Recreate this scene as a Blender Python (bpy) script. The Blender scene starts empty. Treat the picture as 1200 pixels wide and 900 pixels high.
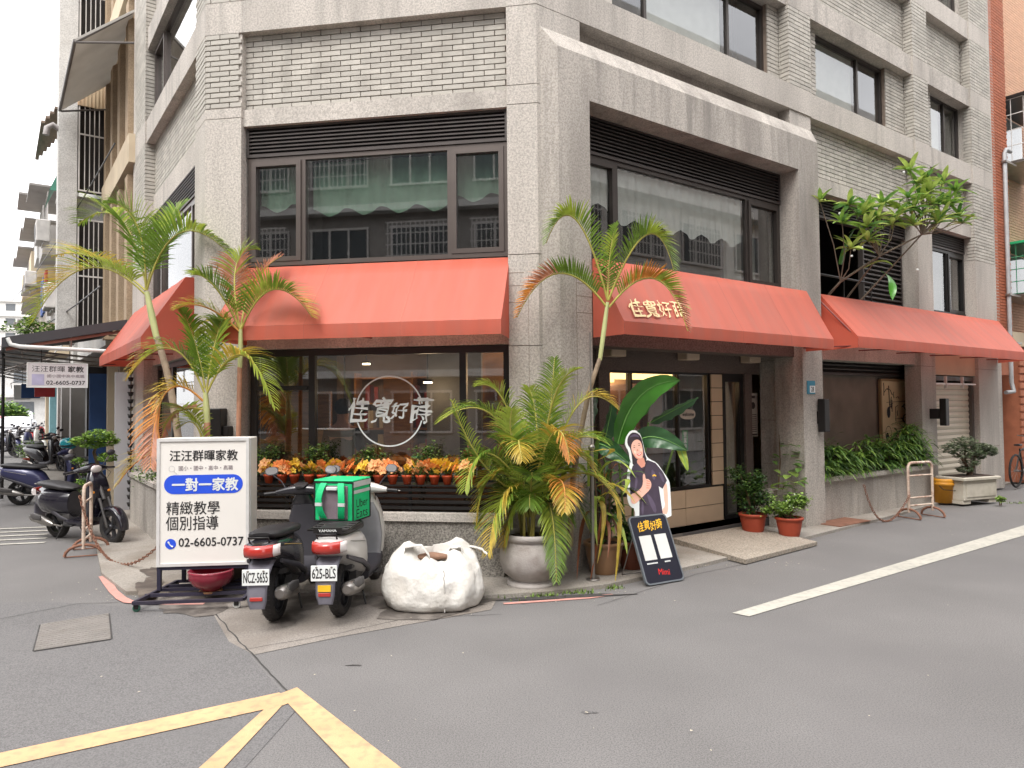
import bpy, math, random
from mathutils import Matrix, Vector
import mathutils
S = bpy.context.scene
COL = S.collection
V = Vector
R_ = math.radians
# ---------------------------------------------------------------- camera
f_px, CX, CY, CAMH = 835.0, 600.0, 450.0, 1.8
pitch, roll = R_(1.75), R_(0.52)
fw = V((0, math.cos(pitch), math.sin(pitch)))
r0 = V((1, 0, 0)); u0 = r0.cross(fw)
rt = math.cos(roll)*r0 - math.sin(roll)*u0
up = math.sin(roll)*r0 + math.cos(roll)*u0
CAM = V((0, 0, CAMH))
cd = bpy.data.cameras.new('camera'); cam = bpy.data.objects.new('camera', cd); COL.objects.link(cam)
cd.lens = f_px*36/1200; cd.sensor_width = 36; cd.clip_start = .05; cd.clip_end = 2000
mw = Matrix((( rt.x, up.x, -fw.x, 0), (rt.y, up.y, -fw.y, 0), (rt.z, up.z, -fw.z, CAMH), (0, 0, 0, 1)))
cam.matrix_world = mw
S.camera = cam
# ---------------------------------------------------------------- light and exposure
W = bpy.data.worlds.new('World'); S.world = W; W.use_nodes = True
nt = W.node_tree; nt.nodes.clear()
wo = nt.nodes.new('ShaderNodeOutputWorld'); bg = nt.nodes.new('ShaderNodeBackground')
sky = nt.nodes.new('ShaderNodeTexSky'); sky.sky_type = 'NISHITA'; sky.sun_disc = False
SUN_EL, SUN_AZ = 55.0, 205.0          # degrees, azimuth clockwise from +Y: behind the camera, a little to the left
sky.sun_elevation = R_(SUN_EL); sky.sun_rotation = R_(SUN_AZ); sky.air_density = 1.2; sky.dust_density = 4; sky.ozone_density = 1
tc = nt.nodes.new('ShaderNodeTexCoord'); nz = nt.nodes.new('ShaderNodeTexNoise')
nz.inputs['Scale'].default_value = 3.0; nz.inputs['Detail'].default_value = 5; nz.inputs['Roughness'].default_value = .55
ramp = nt.nodes.new('ShaderNodeValToRGB')
ramp.color_ramp.elements[0].position = .3; ramp.color_ramp.elements[0].color = (9.0, 8.95, 9.2, 1)
ramp.color_ramp.elements[1].position = .7; ramp.color_ramp.elements[1].color = (15.6, 15.4, 15.3, 1)
mx = nt.nodes.new('ShaderNodeMix'); mx.data_type = 'RGBA'; mx.inputs['Factor'].default_value = .9   # thick cloud over the clear sky
nt.links.new(tc.outputs['Generated'], nz.inputs['Vector']); nt.links.new(nz.outputs['Fac'], ramp.inputs['Fac'])
nt.links.new(sky.outputs['Color'], mx.inputs['A']); nt.links.new(ramp.outputs['Color'], mx.inputs['B'])
sp_ = nt.nodes.new('ShaderNodeSeparateXYZ'); nt.links.new(tc.outputs['Generated'], sp_.inputs[0])     # overcast sky: dimmer at the horizon, brightest overhead
gr = nt.nodes.new('ShaderNodeMapRange'); gr.inputs['From Min'].default_value = 0; gr.inputs['From Max'].default_value = 1; gr.inputs['To Min'].default_value = .62; gr.inputs['To Max'].default_value = 1.35
nt.links.new(sp_.outputs['Z'], gr.inputs['Value']); vm = nt.nodes.new('ShaderNodeVectorMath'); vm.operation = 'SCALE'
nt.links.new(mx.outputs['Result'], vm.inputs[0]); nt.links.new(gr.outputs['Result'], vm.inputs['Scale'])
nt.links.new(vm.outputs['Vector'], bg.inputs['Color']); bg.inputs['Strength'].default_value = 0.1
nt.links.new(bg.outputs['Background'], wo.inputs['Surface'])
sl = bpy.data.lights.new('sun', 'SUN'); sl.energy = 1.0; sl.angle = R_(25); sl.color = (1, .96, .9)
so = bpy.data.objects.new('sun', sl); COL.objects.link(so)
sd = V((math.sin(R_(SUN_AZ))*math.cos(R_(SUN_EL)), math.cos(R_(SUN_AZ))*math.cos(R_(SUN_EL)), math.sin(R_(SUN_EL))))
so.rotation_euler = sd.to_track_quat('Z', 'Y').to_euler()
S.view_settings.view_transform = 'Standard'; S.view_settings.look = 'None'
S.view_settings.exposure = 1.32; S.view_settings.gamma = 1
S.render.engine = 'CYCLES'
S.cycles.use_denoising = True
S.cycles.max_bounces = 8; S.cycles.diffuse_bounces = 3; S.cycles.glossy_bounces = 3; S.cycles.transparent_max_bounces = 12
S.cycles.transmission_bounces = 4; S.cycles.sample_clamp_indirect = 6
S.cycles.caustics_reflective = False; S.cycles.caustics_refractive = False

def at(px, py, Y):
    """the point of the photographed place seen at (px, py) of the 1200 x 900 picture, Y metres ahead"""
    v = fw + rt*(px-CX)/f_px - up*(py-CY)/f_px
    return CAM + v*(Y/v.y)
def onz(px, py, z=0.0):
    v = fw + rt*(px-CX)/f_px - up*(py-CY)/f_px
    return CAM + v*((z-CAMH)/v.z)

# ---------------------------------------------------------------- frames of the three facades
def unit(a): return V((math.sin(R_(a)), math.cos(R_(a)), 0))
dR, dF, dL = unit(54), V((math.sin(R_(81)), -math.cos(R_(81)), 0)), unit(-36)
P0 = V((0.296, 7.55, 0)); P1 = V((-3.527, 8.155, 0)); LEN_F = 3.87
def frame(P, d):
    """local x runs along the wall, local y INTO the wall, z up; so y = -n where n sticks out to the street"""
    return Matrix(((d.x, -d.y, 0, P.x), (d.y, d.x, 0, P.y), (0, 0, 1, P.z), (0, 0, 0, 1)))
FF, FR, FL = frame(P0, dF), frame(P0, dR), frame(P1, -dL)
def T3(x, y, z, rz=0, rx=0, ry=0):
    return Matrix.Translation((x, y, z)) @ Matrix.Rotation(rz, 4, 'Z') @ Matrix.Rotation(ry, 4, 'Y') @ Matrix.Rotation(rx, 4, 'X')

# ---------------------------------------------------------------- objects
WM = {}
def tag(o, label=None, cat=None, group=None, kind=None):
    if label: o['label'] = label
    if cat: o['category'] = cat
    if group: o['group'] = group
    if kind: o['kind'] = kind
    return o
def place(o, parent, Mw):
    WM[o.name] = Mw.copy()
    if parent is not None:
        o.parent = parent
        o.matrix_basis = WM[parent.name].inverted() @ Mw
    else:
        o.matrix_basis = Mw
def thing(name, label, cat, M=None, group=None):
    o = bpy.data.objects.new(name, None); COL.objects.link(o); o.empty_display_size = .2
    place(o, None, M if M is not None else Matrix.Identity(4))
    return tag(o, label, cat, group)
def link(name, me, parent=None, M=None):
    o = bpy.data.objects.new(name, me); COL.objects.link(o)
    if M is None: M = WM[parent.name] if parent is not None else Matrix.Identity(4)
    place(o, parent, M)
    return o
def copy_tree(o, M=None, parent=None, label=None, group=None):
    c = o.copy(); COL.objects.link(c)
    if parent is not None:
        c.parent = parent; WM[c.name] = WM[parent.name] @ o.matrix_basis
    else:
        c.parent = None; c.matrix_basis = M; WM[c.name] = M.copy()
    if label: c['label'] = label
    if group: c['group'] = group
    for ch in [x for x in KIDS.get(o.name, [])]:
        k = copy_tree(ch, parent=c)
        KIDS.setdefault(c.name, []).append(k)
    return c
KIDS = {}
_place = place
def place(o, parent, Mw):
    _place(o, parent, Mw)
    if parent is not None: KIDS.setdefault(parent.name, []).append(o)

class MB:
    def __init__(s): s.v = []; s.f = []; s.m = []; s.sm = []; s.mi = 0; s.smooth = False; s.X = None
    def add(s, vs, fs, smooth=None):
        b = len(s.v)
        s.v += [tuple((s.X @ V(p)) if s.X is not None else p) for p in vs]
        for q in fs:
            s.f.append(tuple(b+i for i in q)); s.m.append(s.mi); s.sm.append(s.smooth if smooth is None else smooth)
    def box(s, x0, x1, y0, y1, z0, z1, M=None, ch=0):
        """a box; ch > 0 chamfers its vertical and horizontal edges"""
        if x1 < x0: x0, x1 = x1, x0
        if y1 < y0: y0, y1 = y1, y0
        if z1 < z0: z0, z1 = z1, z0
        if ch <= 0:
            vs = [(x0,y0,z0),(x1,y0,z0),(x1,y1,z0),(x0,y1,z0),(x0,y0,z1),(x1,y0,z1),(x1,y1,z1),(x0,y1,z1)]
            fs = [(0,3,2,1),(4,5,6,7),(0,1,5,4),(1,2,6,5),(2,3,7,6),(3,0,4,7)]
        else:
            c = min(ch, (x1-x0)/2.01, (y1-y0)/2.01, (z1-z0)/2.01); vs = []; fs = []
            for z, e in ((z0, c), (z0+c, 0), (z1-c, 0), (z1, c)):
                vs += [(x0+c+e*0+(c if e else 0)*0, y0+e, z), (x1-c, y0+e, z), (x1-e, y0+c, z), (x1-e, y1-c, z), (x1-c, y1-e, z), (x0+c, y1-e, z), (x0+e, y1-c, z), (x0+e, y0+c, z)]
            for k in range(3):
                for i in range(8):
                    j = (i+1) % 8; fs.append((k*8+i, k*8+j, k*8+8+j, k*8+8+i))
            fs.append(tuple(range(7, -1, -1))); fs.append(tuple(range(24, 32)))
        if M is not None: vs = [tuple(M @ V(p)) for p in vs]
        s.add(vs, fs)
    def prism(s, pts, z0, z1, M=None):
        n = len(pts); vs = [(p[0], p[1], z0) for p in pts]+[(p[0], p[1], z1) for p in pts]
        fs = [tuple(range(n-1, -1, -1)), tuple(range(n, 2*n))]+[(i, (i+1) % n, n+(i+1) % n, n+i) for i in range(n)]
        if M is not None: vs = [tuple(M @ V(p)) for p in vs]
        s.add(vs, fs)
    def ring_loft(s, rings, cap=True, closed=True, smooth=True):
        n = len(rings[0]); vs = [tuple(p) for r in rings for p in r]; fs = []
        for k in range(len(rings)-1):
            for i in range(n if closed else n-1):
                j = (i+1) % n; fs.append((k*n+i, k*n+j, (k+1)*n+j, (k+1)*n+i))
        s.add(vs, fs, smooth)
        if cap:
            s.add([tuple(p) for p in rings[0]], [tuple(range(n-1, -1, -1))], False)
            s.add([tuple(p) for p in rings[-1]], [tuple(range(n))], False)
    def tube(s, pts, rad, n=8, cap=True, smooth=True):
        pts = [V(p) for p in pts]
        if not hasattr(rad, '__len__'): rad = [rad]*len(pts)
        t0 = (pts[1]-pts[0]).normalized(); a = t0.orthogonal().normalized(); rings = []
        for i, p in enumerate(pts):
            t = (pts[min(i+1, len(pts)-1)]-pts[max(i-1, 0)])
            t = t.normalized() if t.length > 1e-9 else t0
            a = (a - t*a.dot(t)); a = a.normalized() if a.length > 1e-6 else t.orthogonal().normalized()
            b = t.cross(a)
            rings.append([p+(a*math.cos(2*math.pi*k/n)+b*math.sin(2*math.pi*k/n))*rad[i] for k in range(n)])
        s.ring_loft(rings, cap, True, smooth)
    def lathe(s, prof, n=20, c=(0,0,0), axis='z', smooth=True, M=None, cap=False):
        rings = []
        for r, h in prof:
            ring = []
            for k in range(n):
                a = 2*math.pi*k/n; x, y = r*math.cos(a), r*math.sin(a)
                p = (x, y, h) if axis == 'z' else ((x, h, y) if axis == 'y' else (h, x, y))
                p = V((p[0]+c[0], p[1]+c[1], p[2]+c[2]))
                ring.append(M @ p if M is not None else p)
            if axis == 'y': ring.reverse()
            rings.append(ring)
        s.ring_loft(rings, cap, True, smooth)
    def sections(s, secs, n=16, axis='x', cap=True, e=2.5, smooth=True):
        """secs: (pos, cy, cz, half_y, half_z[, exponent]) superellipse rings along an axis"""
        rings = []
        for q in secs:
            p, cy, cz, hy, hz = q[:5]; ex = q[5] if len(q) > 5 else e; ring = []
            for k in range(n):
                a = 2*math.pi*(k+.5)/n; c_, s_ = math.cos(a), math.sin(a)
                y = cy+hy*math.copysign(abs(c_)**(2/ex), c_); z = cz+hz*math.copysign(abs(s_)**(2/ex), s_)
                ring.append(V((p, y, z)) if axis == 'x' else (V((y, p, z)) if axis == 'y' else V((y, z, p))))
            rings.append(ring)
        s.ring_loft(rings, cap, True, smooth)
    def sphere(s, c, r, n=12, m=8, sc=(1,1,1)):
        rings = []
        for i in range(1, m):
            t = math.pi*i/m
            rings.append([V((c[0]+r*sc[0]*math.sin(t)*math.cos(2*math.pi*k/n), c[1]+r*sc[1]*math.sin(t)*math.sin(2*math.pi*k/n), c[2]-r*sc[2]*math.cos(t))) for k in range(n)])
        s.ring_loft(rings, True, True, True)
    def mesh(s, name, mats):
        me = bpy.data.meshes.new(name); me.from_pydata(s.v, [], s.f)
        for m in (mats if isinstance(mats, (list, tuple)) else [mats]): me.materials.append(m)
        if any(s.m): me.polygons.foreach_set('material_index', s.m)
        me.polygons.foreach_set('use_smooth', s.sm); me.update()
        return me
    def build(s, name, mats, parent=None, M=None, label=None, cat=None, group=None, kind=None, recalc=True):
        me = s.mesh(name, mats)
        if recalc:
            import bmesh
            bm = bmesh.new(); bm.from_mesh(me); bmesh.ops.recalc_face_normals(bm, faces=bm.faces); bm.to_mesh(me); bm.free()
        return tag(link(name, me, parent, M), label, cat, group, kind)

def qb(a, b, c, t): return a*(1-t)**2+b*2*t*(1-t)+c*t*t
def qbd(a, b, c, t): return (b-a)*2*(1-t)+(c-b)*2*t

# ---------------------------------------------------------------- materials
_mats = {}
def srgb(r, g, b):
    def c(u):
        u /= 255; return u/12.92 if u <= .04045 else ((u+.055)/1.055)**2.4
    return (c(r), c(g), c(b), 1)
def mat(name, col, rough=.6, var=.12, scale=6, bump=0, bscale=40, metal=0, spec=.5, stretch=(1,1,1), speck=0, sscale=90, dirt=0, dcol=(.06,.05,.04,1), dscale=1.2, island=0, emit=0, trans=0, coat=0, streak=0):
    if name in _mats: return _mats[name]
    m = bpy.data.materials.new(name); m.use_nodes = True; N = m.node_tree.nodes; Lk = m.node_tree.links
    b = N['Principled BSDF']; b.inputs['Roughness'].default_value = rough; b.inputs['Metallic'].default_value = metal
    b.inputs['Specular IOR Level'].default_value = spec
    if coat: b.inputs['Coat Weight'].default_value = coat; b.inputs['Coat Roughness'].default_value = .08
    c = N.new('ShaderNodeTexCoord'); mp = N.new('ShaderNodeMapping'); Lk.new(c.outputs['Object'], mp.inputs['Vector'])
    mp.inputs['Scale'].default_value = stretch
    def noise(sc, det=4, src=mp):
        n = N.new('ShaderNodeTexNoise'); n.inputs['Scale'].default_value = sc; n.inputs['Detail'].default_value = det; Lk.new(src.outputs['Vector' if src is mp else 'Object'], n.inputs['Vector']); return n
    def mixc(fac, A, B, blend='MIX'):
        q = N.new('ShaderNodeMix'); q.data_type = 'RGBA'; q.blend_type = blend
        if hasattr(fac, 'links'): Lk.new(fac, q.inputs['Factor'])
        else: q.inputs['Factor'].default_value = fac
        for k, z in (('A', A), ('B', B)):
            if hasattr(z, 'links'): Lk.new(z, q.inputs[k])
            else: q.inputs[k].default_value = z
        return q.outputs['Result']
    def rng(sock, a, b_, c0=0., c1=1.):
        q = N.new('ShaderNodeMapRange'); q.inputs['From Min'].default_value = a; q.inputs['From Max'].default_value = b_
        q.inputs['To Min'].default_value = c0; q.inputs['To Max'].default_value = c1; Lk.new(sock, q.inputs['Value']); return q.outputs['Result']
    lo = tuple(x*(1-var) for x in col[:3])+(1,); hi = tuple(min(x*(1+var), 1) for x in col[:3])+(1,)
    out = mixc(rng(noise(scale).outputs['Fac'], .3, .7), lo, hi)
    if island:
        g = N.new('ShaderNodeNewGeometry')
        out = mixc(rng(g.outputs['Random Per Island'], 0, 1, 0, 1), out, mixc(.75, out, tuple(x*(1-island) for x in col[:3])+(1,)))
        oi = N.new('ShaderNodeObjectInfo')
        out = mixc(rng(oi.outputs['Random'], 0, 1, 0, island), out, tuple(x*.55 for x in col[:3])+(1,))
    if speck:
        n = noise(sscale, 2, c)
        out = mixc(rng(n.outputs['Fac'], .42, .6, 0, speck), out, tuple(x*.28 for x in col[:3])+(1,))
        n2 = noise(sscale*1.7, 2, c)
        out = mixc(rng(n2.outputs['Fac'], .56, .66, 0, speck*.8), out, tuple(min(1, x*1.7) for x in col[:3])+(1,))
    if dirt:
        n = noise(dscale, 8); out = mixc(rng(n.outputs['Fac'], .48, .68, 0, dirt), out, dcol)
    if streak:                                   # rain streaks running down the face
        m3 = N.new('ShaderNodeMapping'); Lk.new(c.outputs['Object'], m3.inputs['Vector']); m3.inputs['Scale'].default_value = (5, 5, .55)
        n3 = N.new('ShaderNodeTexNoise'); n3.inputs['Scale'].default_value = 1.0; n3.inputs['Detail'].default_value = 7; n3.inputs['Roughness'].default_value = .62; Lk.new(m3.outputs['Vector'], n3.inputs['Vector'])
        n4 = noise(.5, 3, c); q4 = N.new('ShaderNodeMath'); q4.operation = 'MULTIPLY'; Lk.new(rng(n3.outputs['Fac'], .5, .68, 0, streak), q4.inputs[0]); Lk.new(rng(n4.outputs['Fac'], .35, .6, .25, 1), q4.inputs[1])
        out = mixc(q4.outputs[0], out, tuple(x*.42 for x in col[:3])+(1,))
    Lk.new(out, b.inputs['Base Color'])
    if bump:
        bn = N.new('ShaderNodeBump'); bn.inputs['Strength'].default_value = bump; bn.inputs['Distance'].default_value = .01
        Lk.new(noise(bscale, 3, c).outputs['Fac'], bn.inputs['Height']); Lk.new(bn.outputs['Normal'], b.inputs['Normal'])
    if emit:
        Lk.new(out, b.inputs['Emission Color']); b.inputs['Emission Strength'].default_value = emit
    if trans:
        tr = N.new('ShaderNodeBsdfTranslucent'); Lk.new(out, tr.inputs['Color']); ms = N.new('ShaderNodeMixShader'); ms.inputs[0].default_value = trans
        Lk.new(b.outputs[0], ms.inputs[1]); Lk.new(tr.outputs[0], ms.inputs[2]); Lk.new(ms.outputs[0], N['Material Output'].inputs['Surface'])
    _mats[name] = m
    return m
def glass(name, tint=(.75,.78,.78,1), base=.16, rough=0.02):
    if name in _mats: return _mats[name]
    m = bpy.data.materials.new(name); m.use_nodes = True; N = m.node_tree.nodes; Lk = m.node_tree.links
    N.remove(N['Principled BSDF'])
    t = N.new('ShaderNodeBsdfTransparent'); t.inputs[0].default_value = tint
    g = N.new('ShaderNodeBsdfGlossy'); g.inputs['Roughness'].default_value = rough; g.inputs[0].default_value = (.95,.96,.97,1)
    fr = N.new('ShaderNodeFresnel'); fr.inputs[0].default_value = 1.5
    mr = N.new('ShaderNodeMath'); mr.operation = 'ADD'; mr.use_clamp = True; mr.inputs[1].default_value = base; Lk.new(fr.outputs[0], mr.inputs[0])
    ge = N.new('ShaderNodeNewGeometry'); bf = N.new('ShaderNodeMath'); bf.operation = 'SUBTRACT'; bf.inputs[0].default_value = 1; Lk.new(ge.outputs['Backfacing'], bf.inputs[1])
    mm = N.new('ShaderNodeMath'); mm.operation = 'MULTIPLY'; Lk.new(mr.outputs[0], mm.inputs[0]); Lk.new(bf.outputs[0], mm.inputs[1])      # a pane reflects at its front face only
    ms = N.new('ShaderNodeMixShader'); Lk.new(mm.outputs[0], ms.inputs[0]); Lk.new(t.outputs[0], ms.inputs[1]); Lk.new(g.outputs[0], ms.inputs[2])
    nb = N.new('ShaderNodeBump'); nb.inputs['Strength'].default_value = .03; nn = N.new('ShaderNodeTexNoise'); nn.inputs['Scale'].default_value = 1.3
    c = N.new('ShaderNodeTexCoord'); Lk.new(c.outputs['Object'], nn.inputs['Vector']); Lk.new(nn.outputs['Fac'], nb.inputs['Height']); Lk.new(nb.outputs[0], g.inputs['Normal'])
    Lk.new(ms.outputs[0], N['Material Output'].inputs['Surface']); _mats[name] = m
    return m

STONE = mat('washed_stone', srgb(196,189,181), .85, .10, 1.6, .6, 120, stretch=(1,1,.35), speck=.38, sscale=48, dirt=.55, dcol=srgb(140,134,128), dscale=1.0, streak=.55)
STONE_D = mat('washed_stone_weathered', srgb(184,177,169), .85, .14, 1.8, .6, 120, stretch=(1,1,.2), speck=.38, sscale=48, dirt=.75, dcol=srgb(120,113,107), dscale=1.3, streak=.7)
GRANITE = mat('speckled_granite', srgb(150,145,138), .8, .08, 3, .4, 150, speck=.75, sscale=60, dirt=.3, dcol=srgb(90,84,78), dscale=2)
BROWNSTONE = mat('brown_granite', srgb(112,98,92), .8, .1, 3, .3, 150, speck=.6, sscale=70)
BRICK = mat('cream_brick', srgb(194,189,180), .8, .07, 9, .35, 60, island=.3, dirt=.3, dcol=srgb(136,128,120), dscale=3, streak=.4)
MORTAR = mat('brown_mortar', srgb(126,112,101), .95, .2, 10, .3, 80)
BRONZE = mat('bronze_aluminium', srgb(104,96,92), .35, .06, 5, metal=.6)
BLACKM = mat('black_metal', srgb(38,36,36), .4, .1, 6, metal=.3)
SLATM = mat('dark_louvre_metal', srgb(74,68,66), .5, .15, 4, metal=.3)
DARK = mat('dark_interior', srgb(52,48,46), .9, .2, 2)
GLASS = glass('window_glass', (.86,.88,.88,1), .12)
GLASS_C = glass('shop_glass', (.80,.81,.81,1), .15)
FABRIC = mat('red_awning_cloth', (.70,.165,.105,1), .5, .06, 2, .15, 120, spec=.6, stretch=(2.5,.5,.5), trans=.4, dirt=.35, dcol=(.56,.20,.15,1), dscale=2.5)
WHITE = mat('white_paint', (.78,.77,.74,1), .45, .04, 4, dirt=.15, dcol=(.5,.46,.4,1), dscale=3)
print('core ok')
# ================================================================ the corner building
def wb(mb, s0, s1, n0, n1, z0, z1, ch=0): mb.box(s0, s1, -n1, -n0, z0, z1, ch=ch)
bld = thing('corner_building', 'grey stone and cream brick corner building with chamfered front above the red awnings', 'building', Matrix.Translation((P0.x-1.2, P0.y+1.5, 0)))
rnd = random.Random(5)
TOPZ = 11.6
def wbox(name, m, fr, boxes, parent=bld, **k):
    if len(boxes) > 1 and name in ('spandrel', 'jamb', 'partition', 'ledge', 'lintel', 'pillar_core', 'wall', 'fin', 'column', 'tile_backing', 'joint', 'post', 'garment', 'bar', 'pillar'):
        return [wbox(name, m, fr, [b], parent, **k) for b in boxes][0]
    mb = MB()
    for b in boxes: wb(mb, *b)
    return mb.build(name, m, parent, fr, **k)
# ---- brickwork: courses of .064 m, bricks .235 m long
BL, BH = .238, .0635
def courses(s0, s1, z0, z1):
    out = []; nrow = max(1, round((z1-z0)/BH)); h = (z1-z0)/nrow
    for r in range(nrow):
        x = math.floor(s0/BL)*BL - (BL/2 if r % 2 else 0)
        while x < s1-.02:
            a, b = max(s0, x+.005), min(s1, x+BL-.005)
            if b-a > .03: out.append((a, b, z0+r*h+.006, z0+(r+1)*h-.006))
            x += BL
    return out
brick_me = {}
n_single = [0]
far_bricks = {id(FF): MB(), id(FR): MB(), id(FL): MB()}
def brick_wall(fr, s0, s1, z0, z1, n, single=False, back=.05, faces=None):
    """faces: extra (s, n0, n1) side returns of a pier"""
    for a, b, c, d in courses(s0, s1, z0, z1):
        if single and n_single[0] < 296:
            n_single[0] += 1
            key = round(b-a, 2)
            if key not in brick_me:
                mb = MB(); mb.box(-key/2, key/2, 0, .02, -.0257, .0257, ch=.003); brick_me[key] = mb.mesh('brick', BRICK)
            link('brick', brick_me[key], bld, fr @ Matrix.Translation(((a+b)/2, -n+rnd.uniform(-.0012, .0018), (c+d)/2)) @ Matrix.Rotation(rnd.uniform(-.006, .006), 4, 'Y'))
        else:
            far_bricks[id(fr)].box(a, b, -n+rnd.uniform(-.001, .001), -n+.02, c, d)
def pier_bricks(fr, s0, s1, n, z0, z1, left=0, right=0, single=False):
    """brick facing on a pier: front, and side returns `left`/`right` metres deep"""
    brick_wall(fr, s0, s1, z0, z1, n, single)
    for depth, s, sg in ((left, s0, -1), (right, s1, 1)):
        if depth > 0:
            nrow = max(1, round((z1-z0)/BH)); h = (z1-z0)/nrow
            for r in range(nrow):
                k = .12 if r % 2 else .24; q = 0.022
                while q < depth-.01:
                    e = min(depth, q+(k if q < .03 else BL)-.01)
                    x0, x1 = (s+.0003, s+.02) if sg < 0 else (s-.02, s-.0003)
                    far_bricks[id(fr)].box(x0, x1, -n+q, -n+e, z0+r*h+.006, z0+(r+1)*h-.006)
                    q = e+.01
# ---- piers (plan outlines, the stone parts cut by recessed joints)
def drums(name, pts, zs, fr, m, core_in=.012):
    cx = sum(p[0] for p in pts)/len(pts); cy = sum(p[1] for p in pts)/len(pts)
    mb = MB(); core = MB()
    for a, b in zip(zs[:-1], zs[1:]): mb.prism(pts, a+.004, b-.004)
    def shr(p):
        d = V((p[0]-cx, p[1]-cy, 0)); L = d.length; d = d*(1-core_in*1.6/L); return (cx+d.x, cy+d.y)
    core.prism([shr(p) for p in pts], zs[0], zs[-1]-.005)
    o = mb.build(name, m, bld, fr); core.build('joint', MORTAR, o, fr)
    return o
# corner pier between front and right facade, in the right facade's frame
def f2r(s):                                     # a point on the front facade plane, in FR coordinates
    return FR.inverted() @ FF @ V((s, 0, 0))
a = f2r(-.33); ab = FR.inverted() @ FF @ V((-.33, .5, 0))
corner_pts = [(a.x, a.y), (0, 0), (.62, 0), (.62, .5), (ab.x, ab.y)]
drums('pillar', corner_pts, [.04, .9, 2.44, 3.42, 5.05, 5.26, 6.13, 6.5, 7.66, 8.0, 9.05, 9.4, TOPZ], FR, STONE)
# left corner pier (front / left facade)
fl = FL.inverted() @ FF
lp = [(-.51, 0), (0, 0)] + [tuple((fl @ V((-3.42, y, 0)))[:2]) for y in (0, .45)] + [(-.51, .5)]
lpi = [(-.51, .02)] + [(-.008, .02)] + [tuple((fl @ V((-3.42, y, 0)))[:2]) for y in (.02, .45)] + [(-.51, .5)]
drums('pillar', lp, [.04, .9, 2.44, 3.42, 5.14, 5.26], FL, STONE)
mb = MB(); mb.prism(lpi, 5.262, 6.13); mb.prism(lp, 6.13, 6.5); mb.prism(lpi, 6.5, TOPZ)
mb.build('pillar', [STONE], bld, FL)
for z0, z1 in ((5.262, 6.13), (6.5, 9.04)):
    pier_bricks(FF, -3.862, -3.42, 0.0, z0, z1, right=.12, single=True)
    brick_wall(FL, -.51, -.004, z0, z1, 0.0, single=True)
# right facade piers: B between bays 1 and 2, C between 2 and 3, D at the end
for s0, s1, br in ((4.72, 5.3, 6.52), (8.58, 9.14, 6.52), (10.98, 11.9, 6.52)):
    low = [.04, .9, 1.55, 2.44, 3.42, 5.05, 5.26]
    if s0 > 5: low = [.04, .9, 2.44, 3.42, 4.6 if s0 > 9 else 5.05]
    y0 = 0.0
    d_ = .6 if s0 < 5 else (.28 if s0 < 9 else .5)
    zt = low[-1]
    drums('pillar', [(s0, y0), (s1, y0), (s1, d_), (s0, d_)], low, FR, STONE if s0 > 5 else STONE_D)
    wbox('pillar_core', STONE, FR, [(s0+.018, s1-.018, -.45, -.02, zt, 6.13), (s0, s1, -.45, 0, 6.13, 6.5), (s0+.018, s1-.018, -.45, -.02, 6.5, 7.68), (s0, s1, -.45, 0, 7.68, 8.02), (s0+.018, s1-.018, -.45, -.02, 8.02, 9.04), (s0, s1, -.45, 0, 9.04, 9.4), (s0+.018, s1-.018, -.45, -.02, 9.4, TOPZ)])
    if s0 > 5: pier_bricks(FR, s0, s1, 0, zt, 6.128, left=.15)
    for z0, z1 in ((6.502, 7.678), (8.022, 9.038), (9.402, 10.6)): pier_bricks(FR, s0, s1, 0, z0, z1, left=.16)
# ---- front facade panels
wbox('spandrel', STONE, FF, [(-3.42, -.33, -.35, -.05, 5.05, 5.245), (-3.42, -.33, -.35, -.12, 2.47, 3.42)])
wbox('wall', MORTAR, FF, [(-3.42, -.33, -.35, -.125, 5.245, 6.13)])
brick_wall(FF, -3.42, -.335, 5.25, 6.128, -.105, single=True)
wbox('ledge', STONE, FF, [(-3.42, -.33, -.35, .0, 6.13, 6.5)])
wbox('wall', STONE, FF, [(-2.62, -.33, -.35, -.1, 6.5, TOPZ), (-3.42, -2.62, -.35, -.1, 7.7, TOPZ)])
# ---- right facade: stone surround of bay 1, splayed at its outer edge
mb = MB()
def frame_loops():
    o = [(.045, 0), (.045, 5.90), (5.26, 5.90), (5.26, 0)]; f_ = [(.17, 0), (.17, 5.66), (5.17, 5.66), (5.17, 0)]; i = [(.62, 0), (.62, 5.17), (4.66, 5.17), (4.66, 0)]
    mk = lambda L, y: [V((x, y, max(z, .04))) for x, z in L]
    return [mk(o, .22), mk(o, .0), mk(f_, -.15), mk(i, -.15), mk(i, .3)]
Lp = frame_loops()
# below the awning the right leg is narrower
for k in range(4):
    for j in range(3):
        mb.add([tuple(Lp[k][j]), tuple(Lp[k][j+1]), tuple(Lp[k+1][j+1]), tuple(Lp[k+1][j])], [(0, 1, 2, 3)])
mb.build('window_surround', STONE_D, bld, FR, recalc=False)
wbox('spandrel', BROWNSTONE, FR, [(.62, 4.66, -.3, .02, 2.47, 3.42)])
wbox('wall', STONE_D, FR, [(.62, 4.72, -.4, -.2, 5.17, 6.13)])
wbox('ledge', STONE, FR, [(.62, 4.72, -.4, .0, 6.13, 6.5), (5.3, 8.58, -.4, -.02, 6.13, 6.5), (9.14, 10.98, -.4, -.02, 6.13, 6.5)])
wbox('ledge', STONE, FR, [(.62, 4.72, -.4, -.02, 9.04, 9.4), (5.3, 8.58, -.4, -.02, 9.04, 9.4), (9.14, 10.98, -.4, -.02, 9.04, 9.4)])
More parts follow.
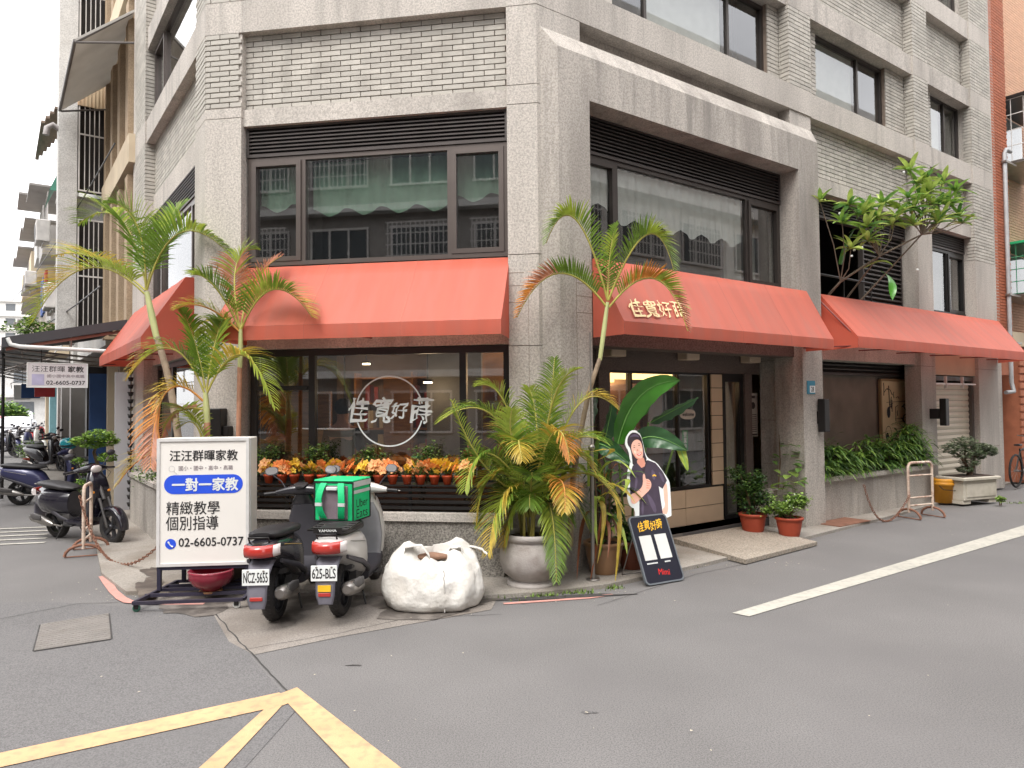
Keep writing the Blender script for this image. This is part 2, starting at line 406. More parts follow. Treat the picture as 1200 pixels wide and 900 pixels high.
wbox('lintel', STONE, FR, [(.62, 4.72, -.4, -.03, 7.68, 8.02), (5.3, 8.58, -.4, -.03, 7.68, 8.02), (9.14, 10.98, -.4, -.03, 7.68, 8.02)])
wbox('lintel', STONE, FR, [(5.3, 8.58, -.4, -.06, 5.05, 5.27), (9.14, 10.98, -.4, -.06, 5.05, 5.27)])
wbox('spandrel', STONE, FR, [(5.3, 8.58, -.4, -.1, 2.47, 3.36), (9.14, 10.98, -.4, -.1, 2.47, 3.46)])
# brick panels behind the bricks, then the bricks
def panel(fr, s0, s1, z0, z1, n=-.17):
    wbox('wall', MORTAR, fr, [(s0, s1, n-.2, n-.018, z0, z1)]); brick_wall(fr, s0, s1, z0, z1, n)
for s0, s1 in ((.62, 4.72), (5.3, 8.58), (9.14, 10.98)):
    panel(FR, s0, s1, 8.022, 9.038)
    if s0 > 1: panel(FR, s0, s1, 5.272, 6.128)
W3 = ((1.30, 4.45, 6.5, 7.66), (5.72, 7.92, 6.5, 7.66), (9.62, 10.98, 6.5, 7.7))
panel(FR, .62, 1.3, 6.502, 7.678); panel(FR, 4.45, 4.72, 6.502, 7.678); panel(FR, 5.3, 5.72, 6.502, 7.678); panel(FR, 7.92, 8.58, 6.502, 7.678); panel(FR, 9.14, 9.62, 6.502, 7.678)
wbox('wall', STONE, FR, [(.62, 1.2, -.4, -.17, 9.4, TOPZ), (4.4, 4.72, -.4, -.17, 9.4, TOPZ), (5.3, 5.8, -.4, -.17, 9.4, TOPZ), (8.0, 8.58, -.4, -.17, 9.4, TOPZ), (9.14, 9.6, -.4, -.17, 9.4, TOPZ), (.62, 10.98, -.42, -.18, 10.6, TOPZ)])
# ---- left facade
panel(FL, -4.1, -.51, 5.27, 6.128, -.15)
wbox('ledge', STONE, FL, [(-4.1, -.51, -.4, -.02, 6.13, 6.5), (-4.1, -.51, -.4, -.03, 7.68, 8.02), (-4.1, -.51, -.4, -.05, 9.04, 9.4)])
wbox('spandrel', STONE, FL, [(-4.1, -.51, -.4, -.13, 4.95, 5.27), (-4.1, -.51, -.4, -.13, 2.5, 3.46)])
wbox('wall', STONE, FL, [(-4.1, -.51, -.4, -.15, 8.02, 9.04), (-4.1, -.51, -.4, -.2, 10.5, TOPZ)])
wbox('pillar', STONE, FL, [(-5.1, -4.1, -.5, 0, .04, 5.2), (-5.08, -4.12, -.5, -.02, 5.2, 6.13), (-5.1, -4.1, -.5, 0, 6.13, 6.5), (-5.08, -4.12, -.5, -.02, 6.5, TOPZ)])
for z0, z1 in ((5.202, 6.128), (6.502, 11)):
    brick_wall(FL, -5.1, -4.1, z0, z1, 0); 
    nrow = round((z1-z0)/BH); h = (z1-z0)/nrow
    for r in range(nrow): far_bricks[id(FL)].box(-4.12, -4.1003, .0+.022, .16, z0+r*h+.006, z0+(r+1)*h-.006)
for fr in (FF, FR, FL):
    q = far_bricks[id(fr)]
    if q.v: q.build('brickwork', BRICK, bld, fr, kind='stuff', recalc=False)
# ---- floors, roof, back walls: one closed body
X0 = P0 - dR*2.74
Lend, Rend = P1+dL*5.1, P0+dR*11.9
Q = X0 + dL*7.84 + dR*14.64
def inset_poly(d):
    return [P0 + V((.05, .3, 0)), P1 + V((.25, .25, 0)), Lend + dR*.4, Q, Rend + dL*.45]
poly = inset_poly(.3)
bi = Matrix.Identity(4)
FLOORM = mat('floor_concrete', srgb(120,112,105), .8)
CEILM = mat('white_ceiling', srgb(215,210,200), .9)
for z0, z1, nm in ((2.75, 3.3, 'floor_slab'), (6.12, 6.45, 'floor_slab'), (9.05, 9.35, 'floor_slab'), (TOPZ, TOPZ+.3, 'roof')):
    mb = MB(); mb.prism([(p.x, p.y) for p in poly], z0, z1); mb.build(nm, CEILM, bld, bi)
mb = MB(); mb.prism([(p.x, p.y) for p in poly], .02, .14); mb.build('floor_slab', FLOORM, bld, bi)
mb = MB()
for A, B in ((Lend, Q), (Q, Rend)):
    d = (B-A).normalized(); fr_ = frame(A, d); mb.box(0, (B-A).length, 0, .2, 0.03, TOPZ+.2, M=fr_)
mb.build('wall', STONE, bld, bi)

# ---------------------------------------------------------------- windows and louvres
def louvre(fr, s0, s1, z0, z1, n, parent=bld, pitch=.043, depth=.05):
    """a louvre panel; every slat a blade of its own, tilted outwards"""
    o = wbox('louvre_panel', SLATM, fr, [(s0, s1, n-.09, n-.07, z0, z1), (s0, s0+.03, n-.07, n, z0, z1), (s1-.03, s1, n-.07, n, z0, z1), (s0+.03, s1-.03, n-.07, n-.002, z1-.02, z1), (s0+.03, s1-.03, n-.07, n-.002, z0, z0+.02)], parent)
    k = int((z1-z0-.04)/pitch); L = s1-s0-.064
    mb = MB(); mb.add([(-L/2, 0, -.5*pitch), (L/2, 0, -.5*pitch), (L/2, depth, .42*pitch), (-L/2, depth, .42*pitch), (-L/2, .0, -.5*pitch+.008+.006), (L/2, 0, -.5*pitch+.014), (L/2, depth, .42*pitch+.008), (-L/2, depth, .42*pitch+.008)],
        [(0, 1, 2, 3), (4, 7, 6, 5), (0, 4, 5, 1), (0, 3, 7, 4), (1, 5, 6, 2), (3, 2, 6, 7)])
    me = mb.mesh('slat', SLATM)
    for i in range(k):
        link('slat', me, o, fr @ Matrix.Translation(((s0+s1)/2, -n+.004, z0+.02+(i+.5)*(z1-z0-.04)/k)))
    return o
def window(fr, s0, s1, z0, z1, n, lights, m=BRONZE, g=GLASS, fw_=.05, parent=bld, depth=.09):
    """lights: (a, b, sash) with sash True for an opening casement; one frame, its sashes and panes as sub-parts"""
    bx = [(s0, s1, n-depth, n, z1-fw_, z1), (s0, s1, n-depth, n+.012, z0, z0+fw_)]
    xs = sorted({s0, s1-fw_} | {b-fw_/2 for a, b, q in lights[:-1]})
    for x in xs: bx.append((x, x+fw_, n-depth, n-.002, z0+fw_, z1-fw_))
    o = wbox('window', m, fr, bx, parent)
    for i, (a, b, q) in enumerate(lights):
        a2 = a+fw_ if i == 0 else a+fw_/2; b2 = b-fw_ if i == len(lights)-1 else b-fw_/2
        zz0, zz1 = z0+fw_, z1-fw_
        if q:
            w = .055
            wbox('sash', m, fr, [(a2, b2, n-.05, n+.02, zz1-w, zz1-.002), (a2, b2, n-.05, n+.02, zz0+.002, zz0+w), (a2, a2+w, n-.05, n+.019, zz0+w, zz1-w), (b2-w, b2, n-.05, n+.019, zz0+w, zz1-w)], o)
            a2 += w; b2 -= w; zz0 += w; zz1 -= w
        wbox('pane', g, fr, [(a2+.0005, b2-.0005, n-.036, n-.03, zz0+.0005, zz1-.0005)], o)
    return o
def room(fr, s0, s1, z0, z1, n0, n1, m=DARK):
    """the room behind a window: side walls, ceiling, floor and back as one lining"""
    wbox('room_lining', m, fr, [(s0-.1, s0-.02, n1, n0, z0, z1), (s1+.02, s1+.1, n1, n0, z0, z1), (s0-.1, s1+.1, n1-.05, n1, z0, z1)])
def scallops(fr, s0, s1, ztop, zbot, n, m, w=.42, amp=.09, name='window_valance'):
    """cloth valance with a scalloped lower edge, in shallow folds"""
    mb = MB(); N = int((s1-s0)/.03); vs = []; fs = []
    for i in range(N+1):
        s = s0+(s1-s0)*i/N; ph = (s-s0)/w*2*math.pi
        y = -n+.012*math.sin(ph*3); zb = zbot+amp*(.5+.5*math.cos(ph))
        vs += [(s, y, ztop), (s, y+.01*math.sin(ph*2), (ztop+zb)/2), (s, y, zb)]
    for i in range(N):
        for k in (0, 1): fs.append((i*3+k, i*3+k+3, i*3+k+4, i*3+k+1))
    mb.add(vs, fs, True); return mb.build(name, m, bld, fr, recalc=False)
GREENC = mat('green_cloth', srgb(120,150,128), .8, .15, 5, trans=.3)
WHITEC = mat('white_cloth', srgb(232,230,222), .8, .08, 5, trans=.3)
BLIND = mat('pale_curtain', srgb(198,196,186), .85, .06, 8, trans=.3)
# front facade, first floor
louvre(FF, -3.41, -.34, 4.70, 5.045, -.1)
window(FF, -3.40, -.34, 3.43, 4.695, -.12, [(-3.40, -2.72, True), (-2.72, -1.0, False), (-1.0, -.34, True)])
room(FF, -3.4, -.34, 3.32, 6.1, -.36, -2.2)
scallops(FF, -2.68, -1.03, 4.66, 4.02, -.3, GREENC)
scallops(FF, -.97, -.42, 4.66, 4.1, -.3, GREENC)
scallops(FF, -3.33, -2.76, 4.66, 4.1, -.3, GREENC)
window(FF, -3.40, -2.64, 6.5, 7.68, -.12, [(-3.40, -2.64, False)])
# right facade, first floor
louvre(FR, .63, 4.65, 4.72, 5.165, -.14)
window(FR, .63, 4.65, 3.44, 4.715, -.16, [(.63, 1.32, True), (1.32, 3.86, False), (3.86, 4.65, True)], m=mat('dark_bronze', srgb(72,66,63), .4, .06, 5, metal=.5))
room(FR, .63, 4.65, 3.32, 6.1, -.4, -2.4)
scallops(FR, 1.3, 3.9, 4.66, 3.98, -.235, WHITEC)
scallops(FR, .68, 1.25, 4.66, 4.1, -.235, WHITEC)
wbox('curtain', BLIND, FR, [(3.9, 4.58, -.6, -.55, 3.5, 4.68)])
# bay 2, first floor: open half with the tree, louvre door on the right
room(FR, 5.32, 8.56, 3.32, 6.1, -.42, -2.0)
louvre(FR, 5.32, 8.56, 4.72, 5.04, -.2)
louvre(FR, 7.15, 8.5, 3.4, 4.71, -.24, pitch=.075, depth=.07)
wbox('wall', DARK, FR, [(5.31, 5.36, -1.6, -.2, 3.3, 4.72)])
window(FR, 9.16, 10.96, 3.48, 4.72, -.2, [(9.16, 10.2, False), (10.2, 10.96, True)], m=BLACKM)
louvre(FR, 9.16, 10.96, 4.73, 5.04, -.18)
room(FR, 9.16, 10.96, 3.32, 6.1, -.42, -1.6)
wbox('curtain', BLIND, FR, [(9.2, 10.95, -.55, -.5, 3.5, 4.7)])
# second floor
for (s0, s1, z0, z1), cut in zip(W3, (3.85, 7.1, 10.35)):
    L_ = [(s0, cut, False), (cut, s1, False)] if s0 > 2 else [(s0, 1.95, False), (1.95, 3.62, False), (3.62, s1, False)]
    window(FR, s0, s1, z0, z1, -.24, L_, m=mat('dark_bronze', srgb(72,66,63)))
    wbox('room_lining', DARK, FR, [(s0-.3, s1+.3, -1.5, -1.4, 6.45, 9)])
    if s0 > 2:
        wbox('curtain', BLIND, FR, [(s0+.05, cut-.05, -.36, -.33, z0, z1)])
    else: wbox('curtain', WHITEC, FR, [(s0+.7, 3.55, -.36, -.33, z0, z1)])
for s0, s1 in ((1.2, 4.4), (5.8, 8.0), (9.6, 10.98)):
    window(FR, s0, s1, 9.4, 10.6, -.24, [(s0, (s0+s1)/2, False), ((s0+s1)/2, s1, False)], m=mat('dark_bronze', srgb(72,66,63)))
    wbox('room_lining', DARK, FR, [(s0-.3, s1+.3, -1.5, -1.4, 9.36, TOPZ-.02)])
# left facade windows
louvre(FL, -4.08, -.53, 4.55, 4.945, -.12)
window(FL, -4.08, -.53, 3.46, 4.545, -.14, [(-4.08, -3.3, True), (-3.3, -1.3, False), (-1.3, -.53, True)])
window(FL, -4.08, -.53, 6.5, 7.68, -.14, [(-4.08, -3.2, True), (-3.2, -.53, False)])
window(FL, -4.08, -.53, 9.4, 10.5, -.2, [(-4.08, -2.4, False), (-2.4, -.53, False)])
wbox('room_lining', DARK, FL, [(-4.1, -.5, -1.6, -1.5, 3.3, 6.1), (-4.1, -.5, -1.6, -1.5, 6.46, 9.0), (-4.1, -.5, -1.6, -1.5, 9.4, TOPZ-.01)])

# ---------------------------------------------------------------- ground floor, front: the cafe window
WOOD = mat('warm_wood', srgb(176,120,66), .5, .25, 4, stretch=(1,1,8), bump=.1)
WOODD = mat('dark_wood', srgb(84,52,36), .5, .25, 4, stretch=(1,1,6))
window(FF, -3.38, -.34, .95, 2.465, -.14, [(-3.38, -2.63, False), (-2.63, -.87, False), (-.87, -.34, False)], m=BLACKM, g=GLASS_C, fw_=.075)
wbox('window_transom', BLACKM, FF, [(-3.3, -2.68, -.17, -.135, 2.0, 2.05)])
# low wall under the window with its stone cap
wbox('planter_wall', GRANITE, FF, [(-3.55, -.36, -.28, .24, .04, .60)])
wbox('planter_cap', STONE, FF, [(-3.58, -.34, -.3, .27, .602, .685)])
# black slat rail standing on the cap: every slat a part
for k in range(4): wbox('slat', BLACKM, FF, [(-3.5, -.4, .16, .185, .715+.062*k, .748+.062*k)])
wbox('rail_post', BLACKM, FF, [(x, x+.03, .13, .159, .686, .955) for x in (-3.48, -2.8, -2.1, -1.4, -.7, -.45)])
wbox('pot_shelf', BLACKM, FF, [(-3.5, -.4, -.12, .19, .956, .972)])
wbox('planter_soil', mat('soil', srgb(58,44,36), .95, .3, 20, bump=.6, bscale=60), FF, [(-3.5, -.4, -.1, .1, .686, .78)])
# interior of the cafe
wbox('interior_wall', mat('cafe_wall', srgb(120,96,74), .8, .1, 2), FF, [(-3.6, .9, -3.6, -3.5, .15, 2.74)])
wbox('partition', WOOD, FF, [(-3.36, -2.75, -1.0, -.95, 1.25, 2.0), (-2.6, -2.2, -2.6, -2.5, .15, 2.2), (-.9, -.4, -3.0, -2.9, .15, 2.4)])
wbox('interior_wall', mat('grey_tile', srgb(104,100,97), .5, .08, 3), FF, [(-1.75, -1.0, -1.9, -1.8, .15, 2.74)])
# right: entrance bay, set back .6 m
EN = -.6
BEIGE = mat('beige_stone_tile', srgb(205,178,148), .5, .08, 2.5, .1, 60)
wbox('lintel', BROWNSTONE, FR, [(1.36, 4.72, EN-.15, EN, 2.24, 2.74), (.62, 1.36, EN-.15, EN-.01, 2.3, 2.74)])
wbox('jamb', BROWNSTONE, FR, [(1.38, 1.57, EN-.2, EN+.03, .05, 2.24), (4.31, 4.47, EN-.2, EN+.03, .05, 2.24)])
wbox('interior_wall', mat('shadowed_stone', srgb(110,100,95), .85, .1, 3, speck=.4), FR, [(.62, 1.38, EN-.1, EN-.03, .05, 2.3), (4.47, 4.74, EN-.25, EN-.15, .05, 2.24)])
window(FR, 1.58, 3.54, .64, 2.24, EN-.02, [(1.58, 2.0, False), (2.0, 2.9, False), (2.9, 3.54, False)], m=BLACKM, g=GLASS_C, fw_=.03)
# beige tiles under the glass and the tiled column beside the door
def tile(fr, s0, s1, n, z0, z1, d=.03, m=BEIGE): wbox('tile', m, fr, [(s0+.005, s1-.005, n-d, n, z0+.005, z1-.005)])
wbox('tile_backing', BLACKM, FR, [(1.58, 3.80, EN-.1, EN-.012, .1, .63)])
for a, b in ((1.58, 2.25), (2.25, 2.98), (2.98, 3.79)):
    tile(FR, a, b, EN+.01, .14, .38); tile(FR, a, b, EN+.01, .38, .63)
wbox('tile_backing', BLACKM, FR, [(3.55, 3.82, EN-.1, EN-.012, .64, 2.24)])
for k in range(8): tile(FR, 3.56, 3.81, EN+.01, .65+k*.197, .65+(k+1)*.197)
wbox('tile_backing', BLACKM, FR, [(1.96, 2.2, EN-.75, EN-.7, .64, 2.24)])
for k in range(6): tile(FR, 1.97, 2.19, EN-.66, .66+k*.25, .66+(k+1)*.25)
# door
dr = wbox('door', BLACKM, FR, [(3.83, 3.89, EN-.08, EN, .14, 2.24), (4.22, 4.305, EN-.08, EN, .14, 2.24), (3.89, 4.22, EN-.08, EN, 2.12, 2.24), (3.89, 4.22, EN-.08, EN, .14, .2)])
wbox('pane', GLASS_C, FR, [(3.89, 4.22, EN-.05, EN-.045, .2, 2.12)], dr)
mb = MB(); pts = []
for i in range(14):
    for j in range(2): pass
rings = []
for i in range(15):
    z = .62+1.5*i/14; w = .30*(1-.0*(i/14))-.12*max(0, (i-7)/7)**1.6; rings.append([V((3.9+w*j/12, -EN+.1+.012*math.sin(j*2.4), z)) for j in range(13)])
mb.ring_loft(rings, False, False, True); mb.build('door_curtain', WHITEC, bld, FR, recalc=False)
wbox('door_step', mat('dark_step_stone', srgb(92,88,86), .7, .1, 4, .2, 80, speck=.3), FR, [(1.2, 4.75, -.62, -.26, .04, .14)])
wbox('skirting', STONE_D, FR, [(3.84, 4.3, EN-.3, EN-.09, .14, .6)])
# interior behind the entrance glass
wbox('interior_wall', mat('entrance_wall', srgb(160,118,80), .7, .15, 2), FR, [(1.2, 5.2, -3.1, -3.0, .14, 2.74)])
wbox('partition', WOODD, FR, [(1.62, 1.66, -2.9, -1.6, .14, 2.1), (2.75, 2.80, -1.9, -1.2, .14, 2.1), (3.5, 3.9, -2.6, -2.5, .14, 2.0)])
LAMP = mat('warm_light_strip', (1, .62, .22, 1), .5, .0, 1, emit=2.2)
LAMPS = mat('cafe_light', (1, .8, .5, 1), .5, .0, 1, emit=6)
wbox('ceiling_light_strip', LAMP, FR, [(1.60, 1.99, -1.0, -.93, 2.10, 2.22), (2.2, 3.5, -1.3, -1.22, 2.16, 2.27)])
# recess planter beside the door, pier side wall
wbox('planter_wall', STONE_D, FR, [(4.48, 4.72, EN+.02, -.12, .04, .52)])
wbox('planter_cap', STONE, FR, [(4.3, 4.72, -.22, -.06, .50, .58)])
wbox('planter_wall', STONE_D, FR, [(4.3, 4.48, -.2, -.1, .04, .499)])
# bay 2 ground floor: planter wall, back wall, louvre, dark door leaf
wbox('planter_wall', STONE_D, FR, [(5.3, 8.9, -.14, .04, .04, .62)])
wbox('planter_cap', STONE, FR, [(5.3, 8.92, -.16, .08, .622, .69)])
wbox('wall', mat('mottled_render', srgb(128,118,108), .9, .15, 2.2, .5, 60, dirt=.6, dcol=srgb(84,76,70)), FR, [(5.3, 9.25, -.6, -.5, .04, 2.3)])
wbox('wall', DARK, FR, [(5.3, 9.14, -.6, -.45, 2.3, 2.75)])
louvre(FR, 5.32, 9.1, 2.26, 2.7, -.4, pitch=.06)
wbox('planter_soil', mat('soil', srgb(58,44,36)), FR, [(5.3, 8.58, -.49, -.141, .04, .58)])
wbox('door', mat('slate_blue_door', srgb(66,66,74), .6, .15, 3), FR, [(9.1, 9.6, -.49, -.44, .1, 2.26)])
# bay 3: roller shutter, each slat a part
shp = wbox('shutter', mat('shutter_guide', srgb(90,84,80), .5), FR, [(9.15, 9.22, -.22, -.1, .05, 2.2), (10.9, 10.98, -.22, -.1, .05, 2.2), (9.15, 10.98, -.23, -.1, 2.2, 2.28)])
SHUT = mat('cream_shutter', srgb(214,206,188), .55, .05, 2, dirt=.25, dcol=srgb(150,138,118), dscale=2)
mb = MB(); mb.add([(-.84, 0, 0), (.84, 0, 0), (.84, -.014, .05), (-.84, -.014, .05), (.84, 0, .104), (-.84, 0, .104), (.84, .012, .104), (-.84, .012, .104), (.84, .012, 0), (-.84, .012, 0)], [(0, 1, 2, 3), (3, 2, 4, 5), (5, 4, 6, 7), (9, 8, 1, 0)])
sme = mb.mesh('slat', SHUT)
for k in range(19): link('slat', sme, shp, FR @ Matrix.Translation((10.06, .17, .08+.109*k)))
wbox('wall', mat('beige_render', srgb(196,176,152), .85, .06, 2, dirt=.2, dcol=srgb(140,118,96)), FR, [(9.14, 10.98, -.3, -.06, 2.3, 2.75)])
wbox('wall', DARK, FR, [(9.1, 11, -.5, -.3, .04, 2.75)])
wbox('shutter_rail', WHITE, FR, [(9.2, 10.9, -.05, -.02, 2.12, 2.15), (9.6, 9.62, -.06, -.01, 2.05, 2.28), (10.3, 10.32, -.06, -.01, 2.05, 2.28)])
# left facade ground floor
wbox('planter_wall', STONE_D, FL, [(-4.1, -.45, -.2, .18, .04, .74)])
wbox('planter_cap', STONE, FL, [(-4.12, -.43, -.22, .21, .742, .80)])
window(FL, -4.08, -.53, .95, 2.49, -.2, [(-4.08, -2.9, False), (-2.9, -.53, False)], m=BLACKM, g=GLASS_C, fw_=.07)
wbox('wall', mat('cafe_wall', srgb(150,128,104)), FL, [(-4.1, -.5, -1.9, -1.8, .15, 2.74)])
# vertical joints of the corner pier's lower stone cladding
wbox('joint', MORTAR, FF, [(-.115, -.111, -.01, .0015, .7, 3.2)])
for z in (2.9, 3.08, 3.22):
    wbox('joint', MORTAR, FF, [(-.33, -.16, -.01, .0016, z, z+.006)])
    wbox('joint', MORTAR, FR, [(.40, .62, .149, .1515, z-.1, z-.094)])
wbox('joint', MORTAR, FR, [(.395, .399, .149, .1514, .3, 3.3)])
# ================================================================ ground
ASPH = mat('asphalt', (.176, .168, .164, 1), .9, .12, .8, .25, 160, speck=.5, sscale=110, dirt=.55, dcol=(.135, .128, .127, 1), dscale=.6)
def sheet(name, pts, z, m, thick=.0, **k):
    mb = MB()
    if thick: mb.prism([(p[0], p[1]) for p in pts], z-thick, z)
    else: mb.add([(p[0], p[1], z) for p in pts], [tuple(range(len(pts)))])
    return mb.build(name, m, None, Matrix.Identity(4), **k)
sheet('road', [(-400, -200), (400, -200), (400, 600), (-400, 600)], 0, ASPH, kind='structure')
CONC = mat('worn_concrete', srgb(164,157,148), .9, .12, 1.5, .5, 50, speck=.25, sscale=50, dirt=.7, dcol=srgb(112,100,88), dscale=1.4)
APRON = mat('apron_concrete', srgb(140,133,126), .9, .14, 1.2, .4, 50, speck=.4, sscale=90, dirt=.8, dcol=srgb(110,101,93), dscale=1.1)
sheet('concrete_apron', [(-3.45, 6.7), (-2.65, 6.32), (-2.2, 5.55), (-1.9, 5.25), (-1.35, 5.65), (-.2, 6.35), (-.1, 7.2), (-4.6, 9)], .004, APRON, kind='structure')
# a darker tarred patch of road on the left, and the seams between the patches
TAR = mat('tarred_asphalt', (.155, .149, .148, 1), .9, .12, .9, .25, 150, speck=.5, sscale=105, dirt=.55, dcol=(.12, .115, .113, 1), dscale=.9)
sheet('asphalt_patch', [(-5.6, 6.65), (-4.4, 6.75), (-3.3, 6.5), (-2.45, 6.25), (-1.9, 5.2), (-1.3, 4.3), (-1.4, 3.0), (-6.5, 3.0)], .0035, TAR, kind='structure')
PAVE = mat('pavement_concrete', srgb(156,150,142), .9, .14, 1.3, .5, 50, speck=.3, sscale=60, dirt=.75, dcol=srgb(116,106,95), dscale=1.2)
edge = [(-5.6, 9.6), (-4.45, 7.75), (-3.75, 6.95), (-2.6, 7.05), (-.4, 6.66), (.3, 6.80), (.92, 7.06), (2.2, 8.02), (4.28, 9.8), (6.18, 11.4), (12.0, 16.6), (40, 37)]
back = [(39, 38.5), (9.8, 16), (.5, 9), (-3.3, 9.3), (-20, 32), (-21.5, 31)]
sheet('pavement', edge+back, .04, PAVE, thick=.05, kind='structure')
YEL = mat('yellow_road_paint', (.56, .355, .19, 1), .8, .1, 3, .3, 140, dirt=.6, dcol=(.30, .23, .15, 1), dscale=15)
WHP = mat('white_road_paint', (.46, .44, .385, 1), .85, .08, 3, .3, 140, dirt=.45, dcol=(.24, .23, .215, 1), dscale=16)
def stripe(a, b, w, m, z=.009, name='road_marking'):
    a, b = V((a[0], a[1], 0)), V((b[0], b[1], 0)); d = (b-a).normalized(); n = V((-d.y, d.x, 0))*w/2
    N = max(2, int((b-a).length/.12)); r = random.Random(int(a.x*100)); L, Rr = [], []
    for i in range(N+1):
        p = a.lerp(b, i/N); L.append(p+n*(1+r.uniform(-.06, .03))); Rr.append(p-n*(1+r.uniform(-.06, .03)))
    mb = MB(); vs = [(p.x, p.y, z) for p in L+Rr]
    mb.add(vs, [(i, i+1, N+2+i, N+1+i) for i in range(N)])
    return mb.build(name, m, None, Matrix.Identity(4), kind='structure')
ap = onz(345, 812); 
def g2(x, y): p = onz(x, y); return (p.x, p.y)
sheet('road_marking', [g2(327, 815), g2(348, 807), g2(470, 902), g2(500, 925), g2(435, 925), g2(410, 902)], .0095, YEL, kind='structure')
sheet('road_marking', [g2(0, 884), g2(327, 813), g2(345, 823), g2(332, 828), g2(0, 901), g2(-200, 945), g2(-200, 928)], .0085, YEL, kind='structure')
sheet('road_marking', [g2(316, 827), g2(330, 829), g2(262, 902), g2(225, 940), g2(195, 940), g2(233, 902)], .009, YEL, kind='structure')
sheet('road_marking', [g2(858, 719), g2(878, 723), g2(1200, 628), g2(1500, 540), g2(1495, 534), g2(1200, 616)], .006, WHP, kind='structure')
for k in range(5):
    a_ = V((-11.5, 8.6+.36*k, 0)); b_ = V((-6.35-.19*k, 9.72+.32*k, 0)); stripe(a_, b_, .09, WHP, .008)
PINK = mat('faded_pink_kerb_paint', (.55, .27, .23, 1), .85, .12, 8, .3, 120, dirt=.6, dcol=srgb(160,140,130), dscale=6)
def curve_band(pts, w, m, z, name):
    mb = MB(); P = [V((p[0], p[1], 0)) for p in pts]; r = random.Random(3); vs = []
    for i, p in enumerate(P):
        d = (P[min(i+1, len(P)-1)]-P[max(i-1, 0)]).normalized(); n = V((-d.y, d.x, 0))*w/2*r.uniform(.75, 1.1)
        vs += [(p.x+n.x, p.y+n.y, z), (p.x-n.x, p.y-n.y, z)]
    mb.add(vs, [(2*i, 2*i+2, 2*i+3, 2*i+1) for i in range(len(P)-1)])
    return mb.build(name, m, None, Matrix.Identity(4), kind='structure')
curve_band([g2(120, 676), g2(126, 684), g2(133, 694), g2(142, 702), g2(150, 706), g2(170, 708), g2(200, 708.5), g2(240, 708)], .09, PINK, .0105, 'kerb_line')
curve_band([g2(590, 708), g2(620, 706), g2(650, 704), g2(690, 701), g2(718, 697)], .06, PINK, .006, 'kerb_line')
DARKC = mat('dark_crack', (.05, .046, .044, 1), .95, .3, 10)
def seam(pts, w, seed=1, name='road_seam'):
    r = random.Random(seed); P = []
    for a, b in zip(pts[:-1], pts[1:]):
        a, b = V((*a, 0)), V((*b, 0)); N = max(2, int((b-a).length/.08))
        for i in range(N): P.append(a.lerp(b, i/N)+V((r.uniform(-.008, .008), r.uniform(-.008, .008), 0)))
    curve_band([(p.x, p.y) for p in P], w, DARKC, .0052, name)
seam([g2(245, 712), g2(290, 762), g2(340, 815)], .012, 2); seam([g2(0, 726), g2(90, 708), g2(150, 706)], .008, 3); seam([g2(285, 762), g2(400, 742), g2(480, 724), g2(600, 720)], .007, 4)
# dark wet stain by the pavement corner
stain = mat('damp_stain', srgb(84,76,70), .55, .2, 5, .4, 60, dirt=.8, dcol=srgb(120,110,100), dscale=4)
def blob(cx, cy, rx, ry, z, m, name, seed, rz=0):
    r = random.Random(seed); n = 26; ph = [r.uniform(0, 6.28) for _ in range(4)]; pts = []
    for k in range(n):
        a = 2*math.pi*k/n; q = 1+.22*math.sin(2*a+ph[0])+.16*math.sin(3*a+ph[1])+.12*math.sin(5*a+ph[2])+.1*math.sin(8*a+ph[3])
        x, y = rx*q*math.cos(a), ry*q*math.sin(a); pts.append((cx+x*math.cos(rz)-y*math.sin(rz), cy+x*math.sin(rz)+y*math.cos(rz)))
    return sheet(name, pts, z, m, kind='structure')
blob(-3.62, 7.12, .12, .42, .0445, stain, 'damp_patch', 2, .5); blob(-.75, 6.5, .35, .1, .0075, stain, 'damp_patch', 3, .1)
blob(-3.9, 7.75, .08, .3, .0447, stain, 'damp_patch', 8, .6)
blob(.35, 6.72, .8, .05, .0072, DARKC, 'damp_patch', 5, .16)
STAIN_SHADE = mat('stain_contact_shade', srgb(88,82,77), .6, .2, 5, .4, 60, dirt=.85, dcol=srgb(128,121,114), dscale=5)  # oily stains doubling as contact shade painted under scooters, sack and sign
for i, (x, y, a, b, rz) in enumerate(((-2.0, 6.75, .3, .5, 0), (-1.45, 6.85, .28, .45, .1), (-1.9, 6.1, .10, .16, .4), (-.75, 6.55, .55, .42, 0), (-2.9, 6.6, .4, .3, .2))): blob(x, y, a, b, .0078+.0001*i, STAIN_SHADE, 'stain_contact_shade', 20+i, rz)
PATCH = mat('old_asphalt_repair', (.135, .129, .128, 1), .9, .12, 1.2, .5, 150, speck=.7, sscale=90)
seam([g2(700, 560+150), g2(820, 672), g2(905, 655)], .006, 34)
for i, (x, y) in enumerate(((415, 780), (690, 835))): p = onz(x, y); blob(p.x, p.y, .045, .016, .0029, DARKC if i % 3 == 0 else PATCH, 'tar_spot', 80+i)
